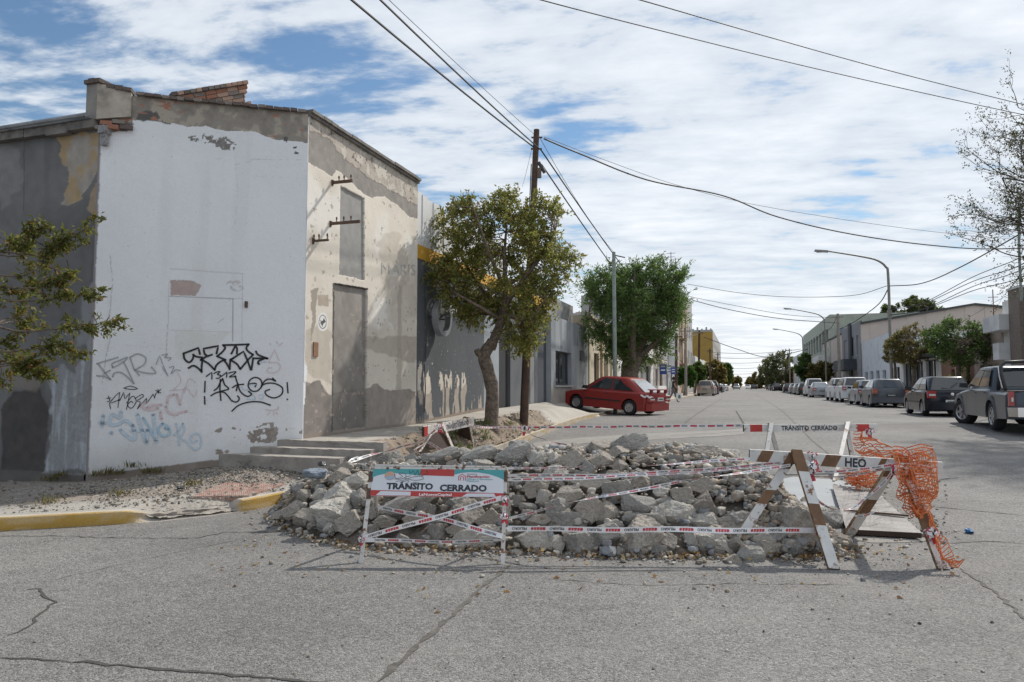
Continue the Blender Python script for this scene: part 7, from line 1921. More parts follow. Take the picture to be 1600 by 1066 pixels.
def hit(px, py):
    """where the line of sight from the survey station meets the heap"""
    d = ray(px, py); t0 = 5.5
    for t in np.arange(5.5, 11.5, .02):
        q = CAMP + d * (t / float(d @ FWDH)); a, b = float(q @ RIGHT), float(q @ FWDH)
        if q[2] <= heap_z(a, b): return Vector(q), b
    q = GR(px, py); return q, float(np.array(q) @ FWDH)
def traced(px, py, w, h, me=None, flat=1.0, tilt=0.0, label=LAB_ROCK, grp=G_ROCK, sink=.25, **k):
    q, d = hit(px, py + h * .1); W_, H_ = w * d / F * 1.30, h * d / F * 1.38
    q = q + Vector(FWDH) * (min(W_, H_) * .18)
    return rock(q + Vector((0, 0, 0)), W_, min(W_, H_) * RR.uniform(.85, 1.15) * flat, H_, (RR.uniform(-.12, .12), tilt, YAW + RR.uniform(-.25, .25)), me or RR.choice(BIGR), label, 'rock', grp)
def zz(z, lst):
    zx, zy, zs = z
    return [(zx + x / zs, zy + y / zs, w / zs, h / zs) for x, y, w, h in lst]
ZA = (780, 640, 3.81); ZB = (420, 640, 4.0); ZC = (1130, 640, 3.9)
big = zz(ZA, [(440, 310, 160, 110), (610, 300, 120, 90), (230, 300, 90, 80), (330, 300, 70, 70), (200, 285, 60, 50), (720, 335, 70, 60), (215, 455, 150, 80), (340, 400, 130, 110), (545, 440, 220, 80), (720, 480, 165, 110), (830, 430, 120, 90), (960, 420, 110, 50), (980, 500, 110, 60), (1090, 515, 130, 110), (1205, 455, 160, 90), (1100, 400, 120, 70), (840, 575, 185, 105), (635, 615, 120, 110), (540, 590, 150, 160), (400, 530, 190, 120), (350, 590, 120, 110), (955, 630, 90, 115), (1085, 625, 200, 115), (1230, 570, 120, 140), (980, 550, 100, 45), (400, 650, 200, 80), (250, 660, 150, 60), (270, 530, 80, 90), (110, 540, 60, 60), (190, 500, 70, 60), (170, 580, 90, 40), (180, 630, 80, 60), (215, 775, 190, 140), (330, 800, 115, 85), (420, 760, 80, 55), (490, 795, 150, 125), (620, 760, 200, 115), (1010, 790, 100, 90), (960, 840, 90, 60), (1280, 775, 200, 145), (1150, 770, 70, 90), (1240, 665, 170, 85), (795, 650, 100, 60), (890, 650, 90, 60), (690, 680, 90, 50), (1420, 665, 170, 85), (1355, 840, 80, 50), (1480, 870, 120, 110), (1390, 905, 80, 70), (1410, 790, 90, 60), (1580, 770, 120, 80), (1200, 260, 200, 80), (860, 300, 110, 60), (960, 245, 60, 50), (1060, 300, 90, 50), (500, 400, 90, 60)])
big += zz(ZB, [(540, 450, 180, 85), (440, 415, 120, 90), (470, 360, 130, 55), (440, 530, 170, 120), (320, 540, 90, 75), (420, 640, 260, 150), (155, 630, 140, 100), (240, 680, 170, 110), (510, 710, 145, 140), (340, 720, 80, 60), (380, 750, 72, 62), (560, 560, 80, 100), (830, 605, 240, 110), (800, 300, 220, 70), (1080, 295, 200, 75), (1310, 290, 200, 95), (1240, 650, 185, 155), (1380, 690, 145, 120), (1300, 805, 260, 115), (1050, 760, 95, 85), (980, 620, 100, 65), (1180, 600, 140, 85), (1160, 750, 95, 65), (720, 700, 120, 65), (660, 640, 90, 85), (640, 750, 80, 60), (900, 690, 110, 70), (300, 600, 70, 60)])
big += zz(ZC, [(260, 840, 170, 125), (170, 905, 145, 115), (430, 835, 105, 85), (330, 660, 85, 55), (430, 580, 90, 60), (350, 760, 120, 80), (60, 820, 110, 80), (70, 690, 160, 90), (200, 740, 110, 70), (510, 560, 70, 50)])
rows_ = {}
for i, (x, y, w, h) in enumerate(big): rows_.setdefault(0 if y > 815 else 1 if y > 780 else 2 if y > 745 else 3 if y > 715 else 4, []).append((x, y, w, h))
ORD = ['first', 'second', 'third', 'fourth', 'fifth', 'sixth', 'seventh', 'eighth', 'ninth', 'tenth', 'eleventh', 'twelfth', 'thirteenth', 'fourteenth', 'fifteenth', 'sixteenth', 'seventeenth', 'eighteenth', 'nineteenth', 'twentieth']
def nth(i): return ORD[i] if i < 20 else ('twenty-' + ORD[i - 20] if i < 29 else 'thirty-' + ORD[i - 30] if i > 29 else 'thirtieth')
for r_, lst in rows_.items():
    for i, (x, y, w, h) in enumerate(sorted(lst)):
        traced(x, y, w, h, tilt=RR.uniform(-.3, .3), label='%s large chunk from the left in the %s of the rubble heap' % (nth(i), ('bottom row', 'second row up', 'middle row', 'fourth row up', 'top row')[r_]))
x, y, w, h = zz(ZA, [(768, 222, 215, 125)])[0]
traced(x, y, w, h, BIGR[3], tilt=-.35, label='large tilted slab crowning the middle of the rubble heap', grp=G_ROCK)
x, y, w, h = zz(ZA, [(95, 275, 190, 120)])[0]
traced(x, y, w, h, BIGR[0], tilt=-.35, label='grey slab leaning on the heap just right of the white sign top', grp=G_ROCK)
x, y, w, h = zz(ZA, [(850, 765, 240, 215)])[0]
traced(x, y, w, h, BIGR[1], label='biggest block at the front of the heap under the wide tape', grp=G_ROCK)
x, y, w, h = zz(ZC, [(455, 700, 200, 205)])[0]
traced(x, y, w, h, BIGR[4], label='tall rounded boulder behind the striped trestle leg', grp=G_ROCK)
x, y, w, h = zz(ZC, [(655, 695, 140, 160)])[0]
traced(x, y, w, h, BIGR[6], label='square faced block between the legs of the striped trestle', grp=G_ROCK)
x, y, w, h = zz(ZC, [(715, 805, 130, 85)])[0]
traced(x, y, w, h, MIDR[5], label='dark low block at the right foot of the heap', grp=G_ROCK)
q = GR(949, 872); rock(q + Vector((0, 0, .06)), .15, .13, .11, (.2, .1, .4), MIDR[6], 'single bluish stone lying on the road before the heap', 'rock', G_ROCK)
q = GR(479, 838); rock(q + Vector((0, 0, .03)), .09, .08, .07, (.2, .5, .4), MIDR[2], 'small pale stone lying apart at the left foot of the heap', 'rock', G_ROCK)
# fill-in chunks over the rest of the heap
n_fill = 288 - len(placed)
k = 0; tries = 0
sizes = sorted([RR.uniform(.08, .15) if i % 3 else RR.uniform(.15, .30) for i in range(n_fill)], reverse=True)
while k < n_fill and tries < 60000:
    tries += 1
    a = RR.uniform(-2.95, 3.2); fr, cr = np.interp(a, _A, _FR), np.interp(a, _A, _CR); b = RR.uniform(fr - .05, cr + 1.1)
    x, y = AB(a, b); z = heap_z(a, b); s = sizes[k]; p = np.array([x, y, z])
    ok = True
    for c, r in placed:
        if np.sum((c - p) ** 2) < ((r + s / 2) * (.62 if tries < 30000 else .42)) ** 2: ok = False; break
    if not ok: continue
    rock((x, y, z - s * .06), s * RR.uniform(.9, 1.35), s * RR.uniform(.8, 1.2), s * RR.uniform(.6, .95), (RR.uniform(-.5, .5), RR.uniform(-.5, .5), RR.uniform(0, 6.28)), RR.choice(MIDR if s < .2 else BIGR)); k += 1
# stones too many to count: one object
def pebbles(name, P, S_, C, label, cat='gravel', base=ICO1):
    V, Fq = base; n = len(P); rng = np.random.default_rng(len(P)); nv = len(V)
    sq = rng.uniform(.55, 1.25, (n, 1, 3)); jit = rng.uniform(.62, 1.25, (n, nv, 1))
    ang = rng.uniform(0, 6.28, n); c, s = np.cos(ang), np.sin(ang)
    X = np.sign(V[None]) * np.abs(V[None]) ** .7 * jit * sq; X = np.stack([X[..., 0] * c[:, None] - X[..., 1] * s[:, None], X[..., 0] * s[:, None] + X[..., 1] * c[:, None], X[..., 2] * .8], -1)
    X = X * S_[:, None, None] * .5 + P[:, None, :]
    FF = (Fq[None] + (np.arange(n) * nv)[:, None, None]).reshape(-1, 3)
    o = mesh_np(name, X.reshape(-1, 3), FF, [M_RUB], None, False, np.repeat(C, nv, axis=0)); return tag(o, label, cat, kind='stuff')
g = np.random.default_rng(5)
PP, SS, CC = [], [], []
PAL = np.array([(.36, .33, .29), (.41, .36, .295), (.46, .43, .38), (.27, .24, .205), (.27, .275, .28), (.33, .27, .21)])
def addstones(n, fa, smin, smax, onheap=True, up=.3):
    for _ in range(n):
        a, b = fa(); x, y = AB(a, b); s = smin + (smax - smin) * g.random() ** 2.2
        PP.append((x, y, (heap_z(a, b) if onheap else rz(y)) + s * up - (.03 if onheap and heap_h(a, b) > .1 else 0))); SS.append(s); CC.append(PAL[g.integers(len(PAL))] * g.uniform(.75, 1.2))
def f_all():
    a = g.uniform(-2.95, 3.2); return a, g.uniform(np.interp(a, _A, _FR) - .02, np.interp(a, _A, _CR) + 1.3)
def f_right():
    a = g.normal(2.35, .38); return a, g.uniform(np.interp(a, _A, _FR) + .05, np.interp(a, _A, _CR) + .9)
def f_top():
    a = g.uniform(.3, 2.3); return a, np.interp(a, _A, _CR) + g.normal(-.15, .25)
def f_toe():
    a = g.uniform(-3.0, 3.4); return a, np.interp(a, _A, _FR) - abs(g.normal(0, .12)) + .05
addstones(3400, f_all, .02, .09); addstones(1700, f_right, .03, .11); addstones(350, f_top, .03, .11); addstones(900, f_toe, .01, .055, False)
pebbles('rubble_gravel', np.array(PP), np.array(SS), np.array(CC), 'small stones and crumbs spilling over the rubble heap', 'gravel')
# crumbs and grit scattered on road and pavement
PP, SS, CC = [], [], []
for _ in range(1500):
    t = g.random(); px = g.uniform(380, 1500); py = 800 + abs(g.normal(0, 1)) * 34 + (30 if px > 560 else 0)
    q = GR(px, min(py, 960)); s = .008 + .03 * g.random() ** 4; PP.append((q.x, q.y, q.z + s * .25)); SS.append(s); CC.append(PAL[g.integers(len(PAL))] * g.uniform(.7, 1.25))
for _ in range(220):
    q = GR(g.uniform(0, 1600), g.uniform(830, 1060)); s = .006 + .014 * g.random() ** 3; PP.append((q.x, q.y, q.z + s * .25)); SS.append(s); CC.append(PAL[g.integers(len(PAL))] * g.uniform(.5, 1.1))
for _ in range(500):        # litter along the trench edge
    q = GR(g.uniform(1290, 1480), g.uniform(745, 850)); s = .012 + .05 * g.random() ** 4; PP.append((q.x, q.y, q.z + s * .25)); SS.append(s); CC.append(PAL[g.integers(len(PAL))] * g.uniform(.7, 1.2))
pebbles('road_grit', np.array(PP), np.array(SS), np.array(CC), 'loose grit and crumbs scattered on the road', 'gravel')
PP, SS, CC = [], [], []
def pave_pt(t, f):
    w = np.array([np.interp(t, range(10), [p[k] for p in WALL_L]) for k in range(3)]); kq = np.array([np.interp(t, range(10), [p[k] for p in KERB_L]) for k in range(2)])
    xy = w[:2] * (1 - f) + kq * f; g_ = f ** .9; return xy[0], xy[1], w[2] * (1 - g_) + (kerb_top(*xy) - .003) * g_
for _ in range(5200):
    t = g.uniform(1.2, 8.6); f = np.clip(g.beta(1.6, 1.8), .02, .9); x, y, z = pave_pt(t, f); s = .010 + .035 * g.random() ** 3.5
    PP.append((x, y, z + s * .15)); SS.append(s); CC.append(PAL[g.integers(len(PAL))] * g.uniform(.45, .95))
for _ in range(900):
    y = g.uniform(10, 19.5); x = g.uniform(-5.75, -5.05); b2 = float(sstep(-5.62, -5.08, x)); z = (zwall(y) - .05) * (1 - b2) + (rz(y) + .142) * b2; s = .012 + .06 * g.random() ** 4
    PP.append((x, y, z + s * .2)); SS.append(s); CC.append(PAL[g.integers(len(PAL))] * g.uniform(.6, 1.1))
pebbles('pavement_gravel', np.array(PP), np.array(SS), np.array(CC), 'loose gravel covering the worn corner pavement', 'gravel')
# dry leaves
n = 1100; P = []; 
for _ in range(n):
    r_ = g.random()
    if r_ < .45: a, b = f_toe(); x, y = AB(a, b); P.append((x, y, rz(y) + .02 + .03 * g.random()))
    elif r_ < .85:
        y = g.uniform(11, 19.5); x = g.uniform(-5.8, -5.05); b2 = float(sstep(-5.62, -5.08, x)); P.append((x, y, (zwall(y) - .05) * (1 - b2) + (rz(y) + .142) * b2 + .03))
    else: q = GR(g.uniform(300, 1500), 850 + abs(g.normal(0, 40))); P.append((q.x, q.y, q.z + .008))
P = np.array(P); D_ = g.normal(size=(n, 3)); D_[:, 2] *= .25
root_l = leaf_mesh('dry_leaves', P, D_, .05, .03, np.array([(.34, .22, .09), (.26, .15, .07), (.42, .33, .16), (.20, .13, .08)])[g.integers(0, 4, n)] * g.uniform(.7, 1.2, (n, 1)), None, g)
tag(root_l, 'dry brown leaves scattered at the foot of the heap and under the tree', 'leaves', kind='stuff')
# tufts of weeds
def weeds(name, spots, h, col, label, per=40):
    P, D_ = [], []
    for x, y, z in spots:
        P.append(np.array([x, y, z]) + g.normal(size=(per, 3)) * [.07, .07, .0]); d = g.normal(size=(per, 3)) * .6; d[:, 2] = 1; D_.append(d)
    P = np.concatenate(P); o = leaf_mesh(name, P, np.concatenate(D_), h, h * .13, np.array(col) * g.uniform(.6, 1.4, (len(P), 1)), None, g); return tag(o, label, 'weeds', kind='stuff')
sp = []
for px, py in ((150, 749), (172, 744), (185, 746), (210, 735), (95, 752), (80, 758), (232, 745), (240, 743)): q = on_vplane(px, py - 4, (CA[0], CA[1] - .08), (CB[0], CB[1] - .08)) if px > 145 else on_y(px, py - 6, 8.12); sp.append((q.x, q.y, max(.1, min(.5, q.z))))
for t, f in ((5.4, .5), (4.1, .62), (7.6, .05), (8.1, .1), (6.9, .06), (3.2, .7)): sp.append(pave_pt(t, f))
weeds('weeds', sp, .12, (.16, .14, .055), 'dry weeds along the wall and on the gravel pavement')
sp = []
for _ in range(14):
    y = g.uniform(11.5, 17); x = g.uniform(-5.75, -5.2); b2 = float(sstep(-5.62, -5.08, x)); sp.append((x, y, (zwall(y) - .05) * (1 - b2) + (rz(y) + .142) * b2))
q = GR(645, 838); sp += [(q.x + .1, q.y + .25, q.z + .12), (q.x - .1, q.y + .2, q.z + .1), (q.x + .3, q.y + .35, q.z + .15)]
weeds('weeds', sp, .16, (.10, .13, .04), 'green weeds around the tree and behind the white sign', 30)
# ================================================================ BARRIERS, TAPES, NETS
M_WPAINT = mat('chipped_white_paint', (.60, .59, .57), .65, var=.12, scale=7, bump=.12, bscale=30, c2=(.20, .09, .045), mix=(.56, .63), dscale=9)
M_WPAINT2 = mat('rusty_white_angle', (.56, .54, .51), .7, var=.15, scale=9, c2=(.19, .085, .045), mix=(.53, .60), dscale=18)
M_BPAINT = mat('rust_brown_paint', (.165, .088, .045), .75, var=.3, scale=8, c2=(.27, .20, .14), mix=(.62, .70), dscale=14)
M_EDGE = mat('rusty_edge', (.30, .19, .10), .85, var=.35, scale=14, c2=(.13, .065, .035), mix=(.45, .6), dscale=20)
M_DARKIN = mat('dark_rust_and_shade', (.052, .032, .025), .9, var=.3)  # rust inside the trestles, and painted shade under the cover sheet
M_BOARD = mat('sign_board_white', (.60, .62, .66), .45, var=.04, scale=3, c2=(.33, .31, .30), mix=(.70, .74), dscale=30)
M_TEAL = mat('sign_teal', (.06, .30, .31), .5, var=.06, scale=5); M_SRED = mat('sign_red', (.42, .035, .03), .5, var=.08, scale=6); M_INK = mat('sign_ink', (.02, .026, .04), .5, var=.05)
M_TAPE = mat('white_plastic_tape', (.76, .75, .76), .35, var=.06, scale=9); M_TRED = mat('tape_red', (.52, .03, .05), .4, var=.1); M_TBLK = mat('tape_black', (.02, .02, .025), .4, var=.1)
M_ORG = mat('orange_plastic_net', (.66, .19, .06), .5, var=.15, scale=6)

def V3(p): return Vector((float(p[0]), float(p[1]), float(p[2])))
# ---- white sign frame in front
LF, RF = GR(564, 880), GR(785, 882); LB, RB = GR(593, 839), GR(797, 844)
TL, TR = at_d(582, 728, 6.85), at_d(790, 731, 6.87)
sg = empty('sign_barrier', (LF + RF + LB + RB) / 4, 0, 'white sign frame reading TRÁNSITO CERRADO in front of the rubble heap', 'road sign')
SI = Matrix.Translation(-Vector(sg.location))
def sk(o): o.parent = sg; o.matrix_parent_inverse = SI; return o
exS = (TR - TL).normalized(); eyS = ((TL - LF).normalized() + (TR - RF).normalized()).normalized(); nS = exS.cross(eyS).normalized()
if nS.y > 0: nS = -nS
for a, b in ((LF, TL), (RF, TR), (LB, TL - nS * .03), (RB, TR - nS * .03)):
    mb = MB(); d = (b - a).normalized(); side_ = exS * (1 if a in (LF, LB) else -1)
    mb.bar(a, b, .034, .006, up=nS); mb.bar(a + side_ * -.017 - nS * .016, b + side_ * -.017 - nS * .016, .006, .034, up=nS)
    sk(mb.build('leg', M_WPAINT2))
mb = MB(); mb.bar(TL - exS * .012, TR + exS * .012, .045, .012, up=eyS); mb.bar(TL + nS * .012 + eyS * -.012, TR + nS * .012 + eyS * -.012, .006, .046, up=eyS); sk(mb.build('top_rail', M_WPAINT2))
for t in (.12, .2, .5, .68, .83):
    mb = MB(); q = TL.lerp(TR, t) + nS * .018 - eyS * .030; mb.lathe([(.011, 0), (.011, .006), (.0, .008)], 8); 
    mb.v = [tuple(q + exS * v[0] + nS * v[1] + eyS * v[2]) for v in mb.v]; sk(mb.build('bolt', M_RUST))
vb, vt = .672, .965
B0 = LF.lerp(TL, vb) + exS * .014 + nS * .012; B1 = RF.lerp(TR, vb) - exS * .012 + nS * .012; B2 = LF.lerp(TL, vt) + exS * .014 + nS * .012
bw, bh = (B1 - B0).length, (B2 - B0).length; exB = (B1 - B0).normalized(); eyB = (B2 - B0).normalized(); nB = exB.cross(eyB).normalized(); 
if nB.dot(nS) < 0: nB = -nB
def bp(u_, v_, o=0): return B0 + exB * (u_ * bw) + eyB * (v_ * bh) + nB * o
mb = MB(); mb.hexa([bp(0, 0, -.004), bp(1, 0, -.004), bp(1, 0, 0), bp(0, 0, 0), bp(0, 1, -.004), bp(1, 1, -.004), bp(1, 1, 0), bp(0, 1, 0)]); board = sk(mb.build('sign_board', M_BOARD))
def sub(mb, name, m, lab=None):
    o = mb.build(name, m); o.parent = board
    if lab: o['label'] = lab
    return o
def zb_(x, y): return ((x - 130) / 1265, (400 - y) / 300)
def polyb(pts, o=.0012): 
    mb = MB(); mb.add([bp(*zb_(x, y), o) for x, y in pts], [tuple(range(len(pts)))]); return mb
sub(polyb([(130, 100), (590, 100), (590, 172), (480, 160), (350, 148), (250, 155), (185, 172), (145, 190), (130, 200)]), 'teal_field', M_TEAL)
sub(polyb([(915, 100), (1395, 100), (1395, 208), (1340, 180), (1250, 148), (1150, 130), (1050, 128), (980, 138), (915, 158)]), 'teal_field', M_TEAL)
sub(polyb([(590, 100), (915, 100), (915, 176), (590, 168)], .002), 'red_block', M_SRED)
sub(polyb([(130, 335), (1395, 355), (1395, 400), (130, 398)]), 'red_band', M_SRED)
sub(polyb([(188, 385), (225, 345), (512, 350), (512, 392), (188, 392)], .002), 'white_box', M_BOARD); sub(polyb([(1000, 397), (1050, 362), (1305, 360), (1325, 397)], .002), 'white_box', M_BOARD)
mb = MB(); k = 20; cx_, cy_ = zb_(298, 178); mb.add([bp(cx_ + .042 * math.cos(i * 6.283 / k), cy_ + .16 * math.sin(i * 6.283 / k), .002) for i in range(k)], [tuple(range(k))]); sub(mb, 'round_emblem', mat('emblem_tan', (.50, .33, .24), .5))
mb = MB(); mb.add([bp(cx_ + .036 * math.cos(i * 6.283 / k + 3.3), cy_ - .02 + .12 * math.sin(i * 6.283 / k + 3.3), .0028) for i in range(k // 2 + 1)], [tuple(range(k // 2 + 1))]); sub(mb, 'emblem_water', mat('emblem_blue', (.28, .40, .55), .5))
def txtb(s, x, y, h, w, m, bold=.0, o=.0024, name='lettering'):
    mb = MB(); put_text(mb, s, bp(*zb_(x, y), o), exB, eyB, h / 300 * bh / .72, bold, fit=w / 1265 * bw); return sub(mb, name, m)
txtb('TRÁNSITO', 278, 322, 66, 445, M_INK, .045); txtb('CERRADO', 785, 336, 68, 450, M_INK, .045)
txtb('LaNuevaCapital', 590, 390, 27, 310, M_SWHT, .025)
txtb('Secretaría de', 1036, 155, 13, 100, M_INK, .01); txtb('Planificación', 1036, 188, 24, 218, M_SRED, .03); txtb('Obras y Servicios', 1036, 213, 18, 248, M_TEAL, .015); txtb('Públicos', 1036, 234, 16, 118, M_TEAL, .015)
mb = MB()
for st in ([(960, 222), (960, 175), (992, 150), (1026, 175), (1026, 222)], [(978, 222), (978, 185), (992, 176), (1008, 185), (1008, 222)]): ribbon(mb, [bp(*zb_(*p)) for p in st], .007, nB, off=.0024)
sub(mb, 'house_emblem', M_SRED)
mb = MB()
for st in ([(340, 160), (360, 205), (420, 185), (380, 150), (440, 155), (450, 190), (400, 215), (345, 212)], [(480, 110), (490, 150), (520, 120), (540, 170), (560, 110), (575, 165), (600, 120)], [(360, 240), (430, 225), (520, 190), (600, 180), (620, 210), (540, 225), (440, 200), (500, 175)], [(400, 250), (480, 230), (470, 280), (500, 320), (530, 250), (620, 265)], [(640, 110), (660, 140), (625, 165), (600, 175)]):
    ribbon(mb, [bp(*zb_(*p)) for p in smooth_pts(st, 5)], .0042, nB, off=.003)
sub(mb, 'graffiti', M_BLK)
mb = MB()
for q in (LF.lerp(TL, .88), RF.lerp(TR, .90), LF.lerp(TL, .70), RF.lerp(TR, .66)): mb = MB(); mb.bar(q + nS * .006 - eyS * .05, q + nS * .006 + eyS * .05, .045, .012, up=nS); sk(mb.build('hinge_plate', M_RUST))

# ---- trestles
def trestle(name, A, B, hgt, thk, frames, label, bands, mats, text=None, leg_w=.095, leg_t=.045, legbands=None, plates=False, red=None, fit=None):
    """A, B: ends of the beam's top edge; frames: (t along beam, foot1, foot2)"""
    c = (A + B) / 2; feet = [f for fr in frames for f in fr[1:]]; root = empty(name, (c.x, c.y, min(f.z for f in feet)), 0, label, 'barrier'); inv = Matrix.Translation(-Vector(root.location))
    def k(o, p=None):
        o.parent = p or root
        if p is None: o.matrix_parent_inverse = inv
        return o
    ex = (B - A).normalized(); nrm = Vector((ex.y, -ex.x, 0)).normalized()
    if nrm.dot(Vector(-FWDH)) < 0: nrm = -nrm
    up = nrm.cross(ex); 
    if up.z < 0: up = -up
    L_ = (B - A).length
    edges = sorted({0.0, 1.0} | {x for b in bands for x in b[:2]})
    mb = MB(); sl = .03 if red is None else 0
    def P(t, v, o): 
        tt = t + (sl * (v + 1) if 0 < t < 1 else 0); return A + ex * (tt * L_) + up * (v * hgt) + nrm * o
    for a, b in zip(edges[:-1], edges[1:]):
        mi = 1 if any(x[0] <= a + 1e-6 and x[1] >= b - 1e-6 for x in bands) else 0
        mb.quad(P(a, -1, thk / 2), P(b, -1, thk / 2), P(b, 0, thk / 2), P(a, 0, thk / 2), mi); mb.quad(P(a, -1, -thk / 2), P(b, -1, -thk / 2), P(b, 0, -thk / 2), P(a, 0, -thk / 2), mi)
        mb.quad(P(a, 0, -thk / 2), P(b, 0, -thk / 2), P(b, 0, thk / 2), P(a, 0, thk / 2), 0); mb.quad(P(a, -1, -thk / 2), P(b, -1, -thk / 2), P(b, -1, thk / 2), P(a, -1, thk / 2), 2)
    for t in (0, 1): mb.quad(P(t, -1, -thk / 2), P(t, -1, thk / 2), P(t, 0, thk / 2), P(t, 0, -thk / 2), 3)
    beam = k(mb.build('beam', [mats[0], mats[1], M_EDGE, M_DARKIN]))
    if text:
        for s, t0, t1, hh, bold in text:
            m2 = MB(); put_text(m2, s, P(t0, -1, thk / 2 + .002) + up * (hgt * (1 - hh) / 2), ex, up, hgt * hh / .72, bold, fit=(t1 - t0) * L_); k(m2.build('lettering', M_INK), beam)
    for fi, (t, f1, f2) in enumerate(frames):
        top = A + ex * (t * L_) - up * .01
        for j, f in enumerate((f1, f2)):
            d = (f - top); ln = d.length; d = d / ln; out_ = (nrm if j == 1 else -nrm); w = ex; th = d.cross(w).normalized()
            if th.dot(out_) < 0: th = -th
            o_ = th * (thk / 2 + leg_t * .5 + .003); mb = MB(); lb = legbands or [(0, .2, 1), (.2, .48, 0), (.48, .66, 1), (.66, 1, 0)]
            if fi % 2: lb = [(max(0, a - .03), min(1, b + .02 if b < 1 else 1), m) for a, b, m in lb]; lb = [(lb[i - 1][1] if i else 0, b, m) for i, (a, b, m) in enumerate(lb)]
            for a, b, mi in lb:
                p0, p1 = top + d * (a * ln) + o_ * (1 - a), top + d * (b * ln) + o_ * (1 - b)
                c_ = [(-1, -1), (1, -1), (1, 1), (-1, 1)]
                lo = [p0 + w * x * leg_w / 2 + th * y * leg_t / 2 for x, y in c_]; hi = [p1 + w * x * leg_w / 2 + th * y * leg_t / 2 for x, y in c_]
                base_i = len(mb.v); mb.v += [tuple(q) for q in lo + hi]
                for q, (i, jx) in enumerate(((0, 1), (1, 2), (2, 3), (3, 0))):
                    mb.f.append([base_i + i, base_i + jx, base_i + 4 + jx, base_i + 4 + i]); mb.m.append(mi if q in (0, 2) else 2)
                for ff in ((3, 2, 1, 0), (4, 5, 6, 7)): mb.f.append([base_i + i for i in ff]); mb.m.append(2)
            k(mb.build('leg', [mats[0], mats[1], M_EDGE]))
        if plates:
            mb = MB(); a_, b_ = f1.lerp(top, .18), f2.lerp(top, .18); mb.add([top - up * .05, a_, b_], [(0, 1, 2)]); mb.add([p + ex * .006 for p in (top - up * .05, a_, b_)], [(0, 1, 2)])
            k(mb.build('side_plate', M_DARKIN))
        mb = MB(); q = top + up * .02; mb.bar(q - nrm * (thk / 2 + .02), q + nrm * (thk / 2 + .025), .05, .02); k(mb.build('bracket', M_EDGE))
    return root, P
fA, fB = at_d(1171, 702, 6.98), at_d(1472, 722, 6.72)
F1a, F1b, F2a, F2b = at_d(1163, 829, 6.78), GR(1303, 890), GR(1325, 837), GR(1474, 890)
FT, FP = trestle('striped_trestle', fA, fB, .115, .05, [(.245, F1a, F1b), (.79, F2a, F2b)], 'brown and white striped trestle standing at the right end of the heap', [(.035, .10), (.18, .245), (.375, .455), (.66, .69), (.86, .90)], [M_WPAINT, M_BPAINT], text=[('HEO', .50, .61, .72, .035)])
rA, rB = at_d(1161.5, 663.5, 12.3), at_d(1370, 662.5, 12.5)
trestle('white_trestle', rA, rB, .125, .05, [(.20, GR(1221, 729), GR(1191, 747)), (.775, GR(1335, 731), GR(1304, 752))], 'white trestle with red ends reading TRÁNSITO CERRADO behind the heap', [(.045, .135), (.845, .935)], [M_WPAINT, M_SRED], text=[('TRÁNSITO CERRADO', .275, .695, .62, .03)], leg_w=.075, leg_t=.04, legbands=[(0, .55, 0), (.55, 1, 0)], red=True)
lA, lB = at_d(661, 667, 12.2), at_d(739, 651.5, 14.2)
trestle('white_trestle', lA, lB, .17, .05, [(.30, G(655, 706, .50), G(714, 716, .27)), (.85, G(706, 684, .55), G(740, 697, .36))], 'white trestle standing askew on the dirt bank with dark plates in its legs', [(.0, .06)], [M_WPAINT2, M_SRED], text=[('TRÁNSITO CERRADO', .40, .86, .5, .02)], leg_w=.09, leg_t=.03, legbands=[(0, .55, 0), (.55, 1, 0)], plates=True, red=True)

